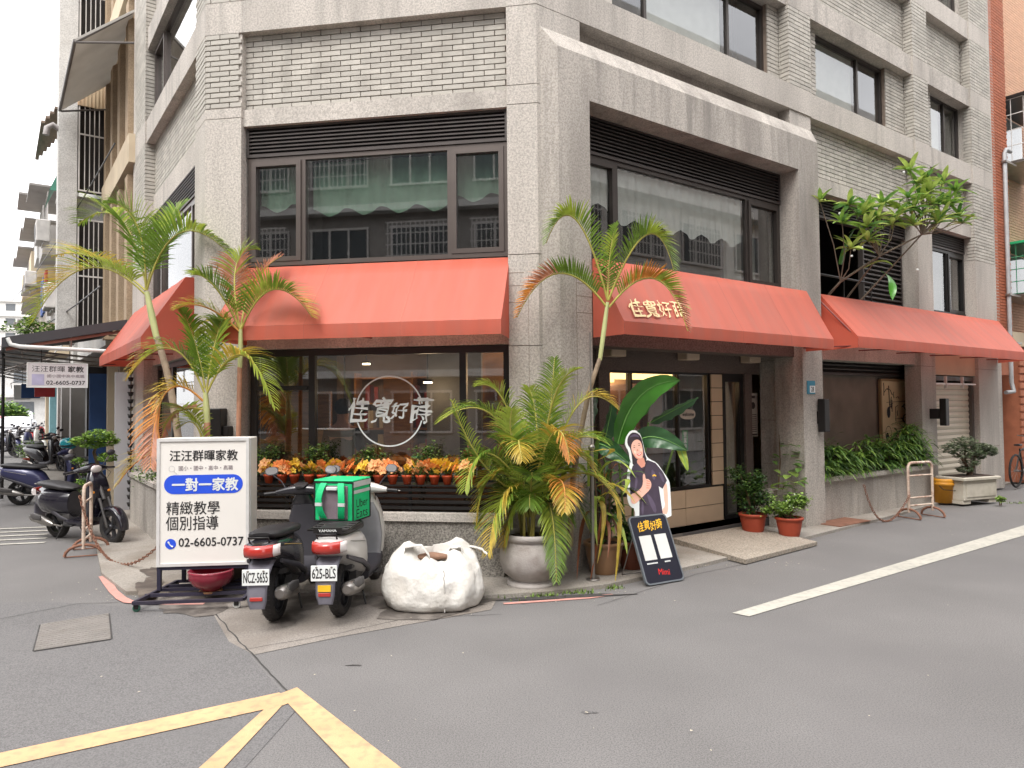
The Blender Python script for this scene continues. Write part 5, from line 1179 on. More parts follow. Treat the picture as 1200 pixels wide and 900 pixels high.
cprint('printed_cheek', [(134, 262), (150, 255), (160, 275), (148, 290)], .0029, SKL); cprint('printed_cheek', [(192, 240), (212, 236), (216, 258), (200, 266)], .0029, SKL); cprint('printed_jaw_shade', [(128, 290), (160, 335), (200, 345), (222, 320), (200, 334), (165, 322), (138, 286)], .0029, SKIND)
cprint('printed_nose', [(170, 240), (160, 262), (176, 266), (182, 258)], .003, SKIND)
cprint('printed_mouth', [(160, 292), (185, 288), (210, 272), (208, 292), (190, 306), (172, 304)], .003, REDP); cprint('printed_teeth', [(166, 293), (186, 291), (205, 278), (202, 288), (188, 298)], .0034, WPL, smooth_=0)
cprint('printed_arm', [(106, 662), (112, 742), (150, 752), (210, 690), (288, 615), (300, 575), (292, 540), (268, 518), (246, 522), (240, 480), (228, 468), (218, 492), (222, 560), (205, 605), (160, 640)], .0032, SKIN)
for k in range(4): cprint('printed_finger', [(252, 528+k*22), (288, 540+k*20), (290, 552+k*18), (254, 541+k*22)], .0035, SKIND, smooth_=0)
cprint('printed_collar', [(200, 415), (232, 470), (246, 410), (262, 350), (250, 350), (238, 400), (222, 430)], .0028, HAIR, smooth_=0)
cprint('printed_badge', [(308, 485), (325, 476), (345, 488), (340, 498), (325, 490), (312, 498)], .003, GOLD, smooth_=0)

# ================================================================ pole, barriers, chains, buckets
t = thing('metal_pole', 'thin steel pole with a ball knob between the big grey pot and the brown pot', 'pole', T3(.80, 7.24, .04))
mb = MB(); mb.tube([(0, 0, 0), (0, 0, 1.3)], .021, 10); mb.build('post', STEEL, t)
mb = MB(); mb.tube([(0, 0, 1.35), (0, 0, 2.5)], .008, 8); mb.build('rod', STEEL, t)
mb = MB(); mb.sphere((0, 0, 1.33), .036, 12, 8); mb.build('knob', STEEL, t)
mb = MB(); mb.lathe([(.0, .0), (.07, 0), (.07, .012), (0, .012)], 14); mb.build('base', STEEL, t)
RUSTW = mat('flaking_white_rust', srgb(206,188,172), .7, .1, 10, .5, 60, dirt=.85, dcol=srgb(140,84,62), dscale=7); RUST = mat('rusty_iron', srgb(132,92,74), .85, .25, 14, .5, 60)
def barrier(label, M, w=.52, h=.86):
    t = thing('barrier', label, 'barrier', M, 'small rusty parking barriers')
    mb = MB(); rr_ = .08
    pts = [(-w/2, 0, .1), (-w/2, 0, h-rr_)]+[(-w/2+rr_-rr_*math.cos(R_(a)), 0, h-rr_+rr_*math.sin(R_(a))) for a in (30, 60, 90)]+[(w/2-rr_+rr_*math.sin(R_(a)), 0, h-rr_+rr_*math.cos(R_(a))) for a in (0, 30, 60, 90)]+[(w/2, 0, .1)]
    mb.tube(pts, .021, 8); mb.build('hoop', RUSTW, t)
    for z in (.2, .32, .66) : mb = MB(); mb.tube([(-w/2, 0, z), (w/2, 0, z)], .014, 8); mb.build('rail', RUSTW, t)
    for s in (-1, 1):
        mb = MB(); mb.tube([(s*w/2, -.2*math.cos(R_(a)), .02+.13*math.sin(R_(a))) for a in range(0, 181, 20)], .018, 8); mb.tube([(s*w/2, -.2, .015), (s*w/2, .2, .015)], .008, 6); mb.build('foot', RUST, t)
    return t
barrier('rusty white-and-brown hoop barrier standing side-on in front of the dark retro scooter', T3(-5.35, 9.0, 0, R_(112)))
barrier('rusty hoop barrier on the right in front of the yellow bucket', T3(6.35, 11.15, .0, R_(22)))
def chain(pts, label, link_=.045):
    t = thing('chain', label, 'chain', T3(*pts[0])); mi = T3(*pts[0]).inverted()
    P = []; 
    A, B, C = V(pts[0]), V(pts[1]), V(pts[2]); n = 60
    prev = A; d = 0; L = sum((qb(A, B, C, (i+1)/n)-qb(A, B, C, i/n)).length for i in range(n)); k = int(L/link_)
    mb = MB(); mb.tube([(math.cos(a)*link_*.62, math.sin(a)*link_*.34, 0) for a in [2*math.pi*i/8 for i in range(9)]], link_*.12, 5, cap=False); me = mb.mesh('link', RUST)
    for i in range(k):
        tt = (i+.5)/k; p = qb(A, B, C, tt); T_ = qbd(A, B, C, tt).normalized()
        q = T_.to_track_quat('X', 'Z').to_matrix().to_4x4() @ Matrix.Rotation(R_(90*(i % 2)), 4, 'X')
        link('link', me, t, Matrix.Translation(p) @ q)
chain([(-5.3, 8.75, .75), (-4.9, 8.6, -.45), (-3.75, 7.55, .35)], 'rusty iron chain sagging from the left barrier towards the white sign')
chain([(5.15, 10.5, .60), (5.5, 10.75, -.45), (6.1, 11.0, .38)], 'thin dark chain looping from the planter wall to the right barrier')
YB = mat('yellow_plastic', srgb(216,150,44), .5, .08, 6, dirt=.3, dcol=srgb(150,100,50), dscale=6)
t = thing('bucket', 'yellow-orange plastic bucket behind the right barrier', 'bucket', T3(7.55, 12.55, .04))
mb = MB(); mb.lathe([(0, 0), (.14, 0), (.165, .3), (.185, .31), (.185, .35), (.17, .36), (.185, .38), (.17, .42), (.155, .42), (.15, .35), (.13, .05), (0, .04)], 20); mb.build('pail', YB, t)
mb = MB(); mb.tube([(-.17, -.05, .36), (-.1, -.17, .24), (.1, -.17, .22), (.17, -.05, .36)], .006, 6); mb.build('handle', BLACKM, t)
# bicycle behind pier D
t = thing('bicycle', 'dark bicycle leaning by the grey wall at the right edge', 'bicycle', FR @ Matrix.Translation((12.22, -.16, .04)))
def bwheel(x):
    mb = MB(); mb.lathe([(.31, -.018), (.33, -.02), (.345, 0), (.33, .02), (.31, .018), (.31, -.018)], 30, (x, 0, .34), 'y'); w_ = mb.build('wheel', TYRE, t)
    mb = MB()
    for k in range(14): a = 2*math.pi*k/14; mb.tube([(x+.02*math.cos(a+1.4), .02*(-1)**k, .34+.02*math.sin(a+1.4)), (x+.31*math.cos(a), 0, .34+.31*math.sin(a))], .002, 3)
    mb.tube([(x, -.04, .34), (x, .04, .34)], .02, 8); mb.build('spokes', STEEL, w_, kind='stuff')
bwheel(0); bwheel(1.05)
mb = MB()
for a, b in (((0, 0, .34), (.4, 0, .30)), ((.4, 0, .3), (.22, 0, .78)), ((0, 0, .34), (.25, 0, .74)), ((.4, 0, .3), (.88, 0, .82)), ((.25, 0, .74), (.86, 0, .86)), ((.85, 0, .92), (1.05, 0, .34))): mb.tube([a, b], .015, 6)
mb.build('frame', BLACKM, t)
mb = MB(); mb.sections([(.08, 0, .86, .06, .02), (.2, 0, .86, .06, .025), (.34, 0, .86, .015, .015)], 10); mb.build('saddle', SEAT, t)
mb = MB(); mb.tube([(.85, 0, .9), (.83, 0, 1.0), (.85, -.25, 1.03)], .012, 6); mb.tube([(.83, 0, 1.0), (.85, .25, 1.03)], .012, 6); mb.build('handlebar', STEEL, t)
mb = MB(); mb.lathe([(.06, -.01), (.09, -.008), (.09, .008), (.06, .01)], 14, (.4, -.03, .3), 'y'); mb.tube([(.4, -.05, .3), (.52, -.06, .2)], .008, 5); mb.build('crank', STEEL, t)
# person in the cafe, dark clothes, behind the glass left of the circle
def skinned(name, m, verts, edges, radii, parent, sub=2):
    me = bpy.data.meshes.new(name); me.from_pydata(verts, edges, []); o = bpy.data.objects.new(name, me); COL.objects.link(o)
    sk = o.modifiers.new('skin', 'SKIN'); me.skin_vertices.new() if not me.skin_vertices else None
    for i, rr_ in enumerate(radii): me.skin_vertices[0].data[i].radius = (rr_, rr_) if not hasattr(rr_, '__len__') else rr_
    me.skin_vertices[0].data[0].use_root = True; sk.use_smooth_shade = True
    ss = o.modifiers.new('sub', 'SUBSURF'); ss.levels = sub; ss.render_levels = sub
    bpy.context.view_layer.update()
    m2 = bpy.data.meshes.new_from_object(o.evaluated_get(bpy.context.evaluated_depsgraph_get())); bpy.data.objects.remove(o)
    m2.materials.clear(); m2.materials.append(m); 
    for p in m2.polygons: p.use_smooth = True
    m2.name = name; return link(name, m2, parent)
pe = thing('person', 'person in a black short-sleeved shirt standing inside the cafe with their back to the window', 'person', FF @ T3(-2.5, .72, .14))
vs = [(0, 0, .95), (0, 0, 1.12), (0, 0, 1.3), (0, 0, 1.4), (0, .0, 1.47), (0, .02, 1.56), (0, .03, 1.65), (.17, 0, 1.36), (.24, .02, 1.12), (.26, .16, .98), (.25, .24, .98), (-.17, 0, 1.36), (-.24, .02, 1.12), (-.27, .14, .96), (-.27, .23, .97), (.1, 0, .86), (.1, 0, .48), (.1, .02, .07), (.1, .12, .04), (-.1, 0, .86), (-.1, 0, .48), (-.1, .02, .07), (-.1, .12, .04)]
vs = [(x, y, z) for x, y, z in vs]
ed = [(0, 1), (1, 2), (2, 3), (3, 4), (4, 5), (5, 6), (3, 7), (7, 8), (8, 9), (9, 10), (3, 11), (11, 12), (12, 13), (13, 14), (0, 15), (15, 16), (16, 17), (17, 18), (0, 19), (19, 20), (20, 21), (21, 22)]
rd = [(.15, .11), (.14, .1), (.17, .12), (.13, .1), (.05, .05), (.085, .09), (.075, .09), .065, .045, .036, .03, .065, .045, .036, .03, .09, .06, .042, .03, .09, .06, .042, .03]
body_o = skinned('body', mat('skin', srgb(190,140,116), .6), vs, ed, rd, pe)
vs2 = vs[:4]+[vs[7], vs[8], vs[11], vs[12]]; ed2 = [(0, 1), (1, 2), (2, 3), (3, 4), (4, 5), (3, 6), (6, 7)]
rd2 = [(.165, .125), (.155, .115), (.185, .135), (.14, .11), .082, .062, .082, .062]
skinned('shirt', mat('black_cotton', srgb(24,24,27), .9), vs2, ed2, rd2, pe)
mb = MB(); mb.sphere((0, .015, 1.66), .108, 14, 10, (.92, 1, 1.05)); mb.build('hair', mat('black_hair', srgb(18,16,18), .6), pe)
mb = MB(); mb.sections([(.5, .1, 0, .075, .08), (.86, .1, 0, .10, .1), (.98, .06, 0, .12, .13)], 12, 'z'); mb.sections([(.5, -.1, 0, .075, .08), (.86, -.1, 0, .10, .1), (.98, -.06, 0, .12, .13)], 12, 'z'); mb.build('trousers', mat('dark_trousers', srgb(34,34,42), .9), pe)
# ================================================================ plants
def leafm(name, col, var=.25, rough=.45, trans=.3): return mat(name, col, rough, var, 14, spec=.5, trans=trans)
PG = leafm('palm_green', (.16, .27, .035, 1)); PGL = leafm('palm_light_green', (.32, .40, .055, 1)); PY = leafm('palm_yellow', (.52, .38, .06, 1)); PO = leafm('palm_orange', (.62, .26, .05, 1)); PR = leafm('palm_rust_pink', (.50, .22, .13, 1)); PD = leafm('palm_dark_green', (.035, .085, .025, 1))
RACH = mat('palm_rachis', srgb(176,168,84), .5, .2, 8); RACHO = mat('palm_rachis_orange', srgb(206,140,70), .5, .2, 8)
PALM_M = [PG, PGL, PY, PO, PR, RACH, RACHO, PD]
UPV = V((0, 0, 1))
def frond(parent, A, B, C, L=.34, mix=(0, 0, 1), n=30, start=.10, w=.0105, lift=.35, droop=.5, seed=0, rach=5, spread=.8, M=None, name='frond'):
    """pinnate leaf: arched rachis A-B-C, narrow drooping leaflets in two ranks; mix = material indices to draw from, base to tip"""
    n = int(n*1.5); L = L*1.12; w *= .8
    r = random.Random(seed*77+5); mb = MB(); mb.mi = rach
    N = 14; mb.tube([qb(A, B, C, i/N) for i in range(N+1)], [.011*(1-.8*i/N)+.0015 for i in range(N+1)], 5)
    for k in range(n):
        t = start+(1-start)*(k+.5)/n
        p = qb(A, B, C, t); T_ = qbd(A, B, C, t).normalized(); side = T_.cross(UPV)
        side = side.normalized() if side.length > .15 else V((1, 0, 0)); nup = side.cross(T_).normalized()
        if nup.z < 0: nup = -nup
        prof = math.sin(math.pi*min(1, (t-start)/(1-start)*.82+.16))**.6
        for sg_ in (-1, 1):
            ln = L*prof*r.uniform(.85, 1.1)
            d = (side*sg_*spread*r.uniform(.85, 1.1)+T_*(.35+.6*t)+nup*(lift+r.uniform(-.12, .12))).normalized()
            mi = mix[min(len(mix)-1, int(t*len(mix)+r.uniform(-.45, .45)))] if len(mix) > 1 else mix[0]
            mb.mi = max(0, mi)
            wv = T_*.5+nup*.2; wv = (wv-d*wv.dot(d)).normalized(); pts = []; q = p.copy(); dd = d.copy(); S_ = 4
            vs = [tuple(q-wv*w*.5), tuple(q+wv*w*.5)]
            for j in range(1, S_+1):
                q = q+dd*(ln/S_); dd = (dd+V((0, 0, -1))*droop*(.10+.12*j)).normalized()
                ww = w*(1.25, 1.15, .8, .08)[j-1]; vs += [tuple(q-wv*ww), tuple(q+wv*ww)]
            mb.add(vs, [(2*j, 2*j+1, 2*j+3, 2*j+2) for j in range(S_)], True)
    me = mb.mesh(name, PALM_M); return link(name, me, parent)
def ringed_trunk(parent, pts, r0_, r1_, m, rings=True, name='trunk'):
    P = [V(p) for p in pts]; n = len(P)-1; Q = []; rad = []
    M_ = 46
    for i in range(M_+1):
        u = i/M_*n; k = min(int(u), n-1); f = u-k
        a = P[max(k-1, 0)]; b = P[k]; c = P[k+1]; d = P[min(k+2, n)]
        q = .5*((2*b)+(c-a)*f+(2*a-5*b+4*c-d)*f*f+(3*b-a-3*c+d)*f**3)
        Q.append(q); rad.append((r0_+(r1_-r0_)*i/M_)*(1.07 if rings and i % 3 == 0 else 1))
    mb = MB(); mb.tube(Q, rad, 9); return mb.build(name, m, parent)
def palm(label, base, crown, trunk_pts, r0_, r1_, tm, fronds, Y, group=None, crownshaft=None):
    t = thing('palm', label, 'palm', T3(*base), group); inv = T3(*base).inverted()
    loc = lambda p: inv @ V(p)
    ringed_trunk(t, [loc(p) for p in trunk_pts], r0_, r1_, tm)
    if crownshaft:
        mb = MB(); mb.tube([loc(p) for p in crownshaft], [r1_*1.0, r1_*1.15, r1_*.8], 9); mb.build('crownshaft', mat('crownshaft_green', srgb(182,186,130), .5, .1), t)
    for i, f in enumerate(fronds):
        a, b, c = f[:3]; o = f[3] if len(f) > 3 else {}
        dy = o.pop('dy', 0); yb = o.pop('y', Y)
        A = loc(at(a[0], a[1], yb)); B = loc(at(b[0], b[1], yb+dy*.5)); C = loc(at(c[0], c[1], yb+dy))
        frond(t, A, B, C, seed=i+int(Y*100), **o)
    return t
TRG = mat('ringed_palm_trunk', srgb(150,132,112), .8, .2, 10, .4, 40, dirt=.4, dcol=srgb(110,92,76), dscale=6); TRP = mat('pinkish_palm_trunk', srgb(176,128,104), .8, .2, 10, .4, 40); TRW = mat('pale_palm_trunk', srgb(202,196,182), .7, .1, 10)
g5, m5, y5, o5 = (0, 0, 1, 0), (1, 0, 1, 2), (2, 1, 2, 2), (3, 2, 3, 4)
Y = 8.3
palm('tallest palm at the left, long green arching fronds above the side awning', (at(215, 610, 8.2).x, 8.2, .6), None,
     [at(216, 600, 8.2), at(211, 530, 8.2), at(199, 450, 8.3), at(184, 395, 8.3)], .045, .035, TRG,
     [((172, 340), (205, 215), (284, 315), dict(L=.42, dy=-.3, mix=g5, n=38, lift=.5)),
      ((172, 340), (150, 215), (92, 262), dict(L=.42, dy=.3, mix=g5, n=34, lift=.4)),
      ((171, 340), (172, 240), (128, 238), dict(L=.40, dy=-.3, mix=g5, n=32)),
      ((170, 345), (95, 268), (38, 378), dict(L=.46, dy=-.3, mix=(1, 1, 2, 1), n=36, lift=.5)),
      ((170, 340), (110, 285), (60, 300), dict(L=.40, dy=.5, mix=(1, 2, 1, 2), n=32)),
      ((172, 335), (190, 260), (215, 240), dict(L=.36, dy=.4, mix=g5, n=26))], Y,
     crownshaft=[at(184, 397, 8.3), at(178, 370, 8.3), at(172, 342, 8.3)], group='slender palms in front of the cafe')
palm('slender palm in front of the left pier, one frond arching over the front awning', (-2.98, 7.55, .0), None,
     [at(277, 660, 7.5), at(279, 540, 7.5), at(281, 430, 7.5)], .028, .024, TRP,
     [((283, 385), (318, 300), (366, 372), dict(L=.30, dy=-.2, mix=(0, 1, 0, 2), n=30, lift=.6, droop=.3)),
      ((281, 385), (262, 290), (300, 292), dict(L=.28, dy=.2, mix=(0, 4, 1, 0), n=28)),
      ((281, 385), (250, 320), (228, 322), dict(L=.28, dy=-.3, mix=(1, 0, 0, 1), n=24)),
      ((280, 388), (238, 345), (208, 362), dict(L=.26, dy=-.2, mix=y5, n=24, rach=6)),
      ((282, 386), (290, 320), (330, 300), dict(L=.22, dy=.4, mix=(4, 3, 4, 4), n=20, droop=.2)),
      ((281, 388), (260, 370), (236, 378), dict(L=.22, dy=.2, mix=m5, n=18))], 7.5,
     crownshaft=[at(281, 432, 7.5), at(282, 410, 7.5), at(282, 386, 7.5)], group='slender palms in front of the cafe')
palm('low palm behind the white sign with golden-orange drooping frond', (-3.25, 7.35, .0), None,
     [at(240, 640, 7.35), at(241, 560, 7.35), at(243, 495, 7.35)], .04, .03, TRP,
     [((242, 462), (285, 362), (322, 478), dict(L=.32, dy=-.25, mix=(1, 2, 1, 1), n=30, droop=.6)),
      ((240, 462), (205, 365), (150, 442), dict(L=.32, dy=-.2, mix=(1, 0, 1, 2), n=30, droop=.6)),
      ((240, 455), (232, 400), (212, 362), dict(L=.26, dy=.1, mix=g5, n=26)),
      ((242, 458), (250, 400), (262, 372), dict(L=.32, dy=.2, mix=(0, 0, 1, 0), n=24)),
      ((238, 470), (182, 412), (176, 548), dict(L=.36, dy=-.35, mix=(2, 2, 3, 4), n=40, rach=6, droop=.5)),
      ((238, 480), (195, 470), (188, 520), dict(L=.2, dy=.2, mix=(4, 4), n=16)),
      ((240, 510), (215, 455), (190, 500), dict(L=.24, dy=.3, mix=(1, 0), n=20)),
      ((240, 530), (232, 480), (212, 500), dict(L=.22, dy=-.1, mix=(1, 1), n=18)),
      ((239, 560), (178, 500), (138, 568), dict(L=.30, dy=-.2, mix=(2, 3, 2, 2), n=30, rach=6))], 7.35,
     crownshaft=[at(243, 497, 7.35), at(242, 480, 7.35), at(241, 460, 7.35)], group='slender palms in front of the cafe')
palm('slanting slim palm rising beside the central pier in front of the entrance awning', (.5, 7.4, .0), None,
     [at(668, 640, 7.35), at(672, 560, 7.35), at(688, 470, 7.3), at(703, 420, 7.3)], .032, .022, TRG,
     [((712, 352), (672, 195), (640, 285), dict(L=.24, dy=-.2, mix=g5, n=34, lift=.6, droop=.35)),
      ((713, 352), (765, 215), (790, 318), dict(L=.24, dy=-.25, mix=g5, n=36, lift=.6, droop=.35)),
      ((711, 360), (650, 275), (606, 372), dict(L=.22, dy=-.2, mix=(0, 0, 4, 3), n=36, lift=.8, droop=.15)),
      ((714, 360), (775, 280), (806, 388), dict(L=.22, dy=-.2, mix=(1, 3, 1, 4), n=36, lift=.8, droop=.15)),
      ((712, 352), (712, 300), (722, 262), dict(L=.18, dy=.1, mix=g5, n=20))], 7.3,
     crownshaft=[at(703, 422, 7.3), at(708, 385, 7.3), at(712, 354, 7.3)], group='slender palms in front of the cafe')
# ---- the big grey pot with its palm clump
POTG = mat('weathered_grey_pot', srgb(172,166,162), .8, .12, 4, .5, 60, dirt=.6, dcol=srgb(126,116,108), dscale=5)
t = thing('plant_pot', 'very large round grey stone pot on a round foot at the corner', 'pot', T3(.17, 7.12, .03))
mb = MB(); mb.lathe([(0, 0), (.235, 0), (.24, .03), (.215, .05), (.19, .06), (.2, .075), (.27, .13), (.305, .22), (.31, .30), (.295, .38), (.265, .435), (.262, .45), (.285, .46), (.29, .50), (.28, .515), (.255, .515), (.245, .49), (.235, .46), (0, .46)], 36); mb.build('pot_body', POTG, t)
mb = MB(); mb.lathe([(0, .0), (.235, .0), (.22, .012), (0, .02)], 24, (0, 0, .463)); mb.build('soil', mat('soil', srgb(58,44,36)), t)
ap_ = thing('palm_clump', 'bushy areca palm clump with yellowing fronds growing in the big grey pot', 'palm', T3(.17, 7.12, .5)); inv = T3(.17, 7.12, .5).inverted()
r = random.Random(21)
for k in range(9):
    x0_, y0_ = r.uniform(-.12, .12), r.uniform(-.1, .1); a = r.uniform(0, 6.28); h = r.uniform(.3, .7)
    mb = MB(); mb.tube([(x0_, y0_, -.03), (x0_*1.3+.02*math.cos(a), y0_*1.3, h*.5), (x0_*1.8+.05*math.cos(a), y0_*1.8+.05*math.sin(a), h)], [.016, .013, .009], 7); mb.build('stem', mat('areca_stem', srgb(150,140,70), .5, .2, 10), ap_)
FR_ = [((610, 560), (585, 440), (513, 495), 2, (1, 1, 0, 1), .30), ((612, 560), (598, 440), (560, 452), 2, (1, 0, 1, 1), .26), ((640, 560), (645, 480), (650, 420), 5, (0, 0), .24),
       ((636, 560), (640, 440), (678, 432), 5, (0, 1, 1), .22), ((645, 555), (675, 430), (722, 478), 5, (1, 1, 2, 2), .26), ((612, 570), (560, 490), (545, 575), 5, (1, 0, 1), .30),
       ((615, 575), (570, 520), (558, 610), 5, (1, 1, 1, 2), .30), ((620, 560), (605, 470), (585, 530), 6, (2, 2, 2, 3), .30), ((622, 570), (600, 480), (612, 540), 5, (2, 1, 2), .26),
       ((618, 585), (585, 540), (572, 650), 5, (1, 2, 1, 2), .32), ((640, 570), (660, 490), (712, 520), 5, (0, 1, 0), .28), ((642, 570), (672, 500), (700, 560), 5, (1, 1, 2), .26),
       ((630, 565), (632, 480), (620, 455), 5, (0, 0, 1), .26), ((628, 560), (655, 460), (668, 540), 5, (1, 2, 3), .24), ((640, 585), (668, 560), (690, 620), 5, (0, 7, 0), .28),
       ((635, 590), (650, 570), (652, 682), 5, (0, 1, 0), .24), ((620, 590), (600, 570), (590, 640), 5, (0, 1, 2), .26), ((632, 580), (640, 545), (615, 600), 5, (0, 7), .24),
       ((640, 575), (665, 540), (662, 600), 6, (2, 3, 2), .24), ((626, 575), (612, 525), (640, 520), 5, (7, 0), .24), ((628, 580), (590, 520), (600, 480), 5, (7, 0, 1), .26), ((645, 580), (690, 520), (730, 600), 5, (0, 1, 2), .24),
       ((622, 560), (640, 500), (632, 520), 5, (7, 0), .22), ((612, 580), (560, 560), (530, 470), 5, (0, 1), .2)]
for i, (a, b, c, rc, mx_, L) in enumerate(FR_):
    ya = 7.12; dy = (-.35, -.15, .2, -.45, .05)[i % 5]
    if c[1] > 640: dy = -.33
    frond(ap_, inv @ at(*a, ya), inv @ at(*b, ya+dy*.6), inv @ at(*c, ya+dy), L=L, mix=mx_, n=30, seed=100+i, rach=5 if rc != 6 else 6, lift=.3, droop=.6, w=.0075)
for i in range(26):
    a = r.uniform(0, 6.28); R1 = r.uniform(.3, .62); z1 = r.uniform(.1, 1.0)
    A = V((.04*math.cos(a), .04*math.sin(a), .2)); C = V((R1*math.cos(a), R1*math.sin(a)*.6, z1)); B = (A+C)/2+V((0, 0, .35))
    frond(ap_, A, B, C, L=.26, mix=r.choice([(7, 0), (0, 1, 0), (7, 0, 1), (1, 1, 2), (0, 0, 1), (1, 0)]), n=24, seed=200+i, lift=.2, droop=.6, w=.008)
# ---- strap leaves
def blade(mb, A, B, C, w, n=9, fold=.25, wave=0, taper=.12, seed=0):
    r = random.Random(seed); rows = []
    for i in range(n+1):
        t = i/n; p = qb(A, B, C, t); T_ = qbd(A, B, C, t).normalized(); s = T_.cross(UPV); s = s.normalized() if s.length > .1 else V((1, 0, 0)); nn = s.cross(T_)
        ww = w*max(taper*(1-t) if t > .5 else .25, math.sin(math.pi*min(1, .12+.88*t))**.7)
        if t == 1: ww = .001
        f_ = fold*ww; wv = wave*math.sin(t*16+seed)*ww
        rows.append([p-s*ww+nn*(f_+wv), p-s*ww*.5+nn*(f_*.4), p, p+s*ww*.5+nn*(f_*.4), p+s*ww+nn*(f_-wv)])
    mb.ring_loft(rows, False, False, True)
CR1 = leafm('croton_lime', (.36, .46, .08, 1)); CR2 = leafm('croton_green', (.09, .2, .035, 1)); CR3 = leafm('croton_yellow', (.56, .42, .07, 1)); CR4 = leafm('croton_red_brown', (.26, .09, .04, 1))
def strap_plant(name, label, cat, base, pots, leaves, group=None):
    t = thing(name, label, cat, T3(*base), group); inv_ = T3(*base).inverted()
    for i, (a, b, c, w, m_) in enumerate(leaves):
        mb = MB(); blade(mb, inv_ @ V(a), inv_ @ V(b), inv_ @ V(c), w, wave=.25, seed=i); mb.build('leaf', m_, t, recalc=False)
    return t
BRP = mat('brown_glazed_pot', srgb(148,112,80), .4, .15, 4, coat=.2, dirt=.3, dcol=srgb(96,76,58)); TERR = mat('terracotta', srgb(160,66,42), .6, .1, 5, dirt=.15, dcol=srgb(120,60,44)); RBR = mat('red_brown_pot', srgb(120,66,48), .5, .15, 5)
def pot(label, M, r_, h, m, ribs=0, group=None, rim=.03, taper=.68, soilz=None):
    t = thing('plant_pot', label, 'pot', M, group); pr = [(0, 0), (r_*taper, 0)]
    for i in range(9):
        u = i/8; rr_ = r_*(taper+(1-taper)*u**.7); pr.append((rr_+(.004 if ribs and i % 2 else 0), h*(.03+.84*u)))
    pr += [(r_+rim*.5, h*.88), (r_+rim*.55, h*.98), (r_+rim*.3, h), (r_-.012, h), (r_-.02, h*.9), (0, h*.88)]
    mb = MB(); mb.lathe(pr, 26); mb.build('pot_body', m, t)
    mb = MB(); mb.lathe([(0, .02), (r_*.9, .012), (r_*.92, 0)], 20, (0, 0, h*.882)); mb.build('soil', mat('soil', srgb(58,44,36)), t); return t
pot('brown glazed pot with ridges below the rim, behind the steel pole', T3(.95, 7.55, .04), .20, .33, BRP, 1)
pot('red-brown pot with a small green plant, between the brown pot and the black board', T3(1.28, 7.75, .04), .17, .30, RBR)
L_ = []; r = random.Random(8)
spec = [((700, 560), (720, 520), (745, 560), CR1, .03), ((690, 570), (700, 500), (660, 545), CR1, .04), ((695, 590), (740, 540), (720, 690), CR3, .03), ((700, 570), (725, 560), (745, 590), CR3, .035), ((690, 560), (668, 520), (655, 575), CR1, .04), ((700, 600), (730, 600), (735, 650), CR1, .03),
        ((705, 590), (690, 560), (700, 640), CR1, .032), ((700, 590), (750, 540), (730, 580), CR1, .035), ((690, 590), (720, 570), (700, 660), CR3, .026), ((700, 560), (690, 530), (710, 500), CR2, .035), ((705, 600), (715, 560), (690, 690), CR4, .022), ((640, 610), (632, 560), (652, 690), CR1, .03), ((632, 600), (600, 560), (592, 650), CR1, .03), ((650, 600), (655, 540), (640, 570), CR1, .04),
        ((700, 610), (720, 600), (712, 655), CR4, .02), ((695, 600), (680, 590), (676, 680), CR4, .02), ((640, 560), (660, 560), (655, 600), CR1, .035), ((700, 540), (740, 520), (690, 530), CR3, .03)]
for i, (a, b, c, m_, w) in enumerate(spec):
    ya = 7.5 if a[0] > 670 else 7.05
    L_.append((at(*a, ya), at(*b, ya-.15), at(*c, ya-.32 if a[0] > 670 else 6.85), w, m_))
for i in range(46):
    a = r.uniform(0, 6.28); q = r.uniform(.12, .36); z = r.uniform(.35, 1.1); ctr = V((.97, 7.55, 0))
    A = ctr+V((.05*math.cos(a), .05*math.sin(a), z)); C = ctr+V((q*1.3*math.cos(a), q*math.sin(a), z+r.uniform(-.25, .15))); B = (A+C)/2+V((0, 0, .16))
    L_.append((A, B, C, r.uniform(.015, .03), r.choice([CR2, CR2, PD, CR4, PD, CR1])))
cp = strap_plant('croton_plant', 'tall lime, yellow and dark-leaved croton growing in the brown glazed pot', 'plant', (.95, 7.55, .33), None, L_)
for k in range(4):
    mb = MB(); a = k*1.6; mb.tube([(.04*math.cos(a), .04*math.sin(a), -.02), (.07*math.cos(a), .06*math.sin(a), .5), (.1*math.cos(a), .1*math.sin(a), .85)], [.012, .01, .006], 6); mb.build('stem', mat('woody_stem', srgb(104,84,62), .8, .2), cp)
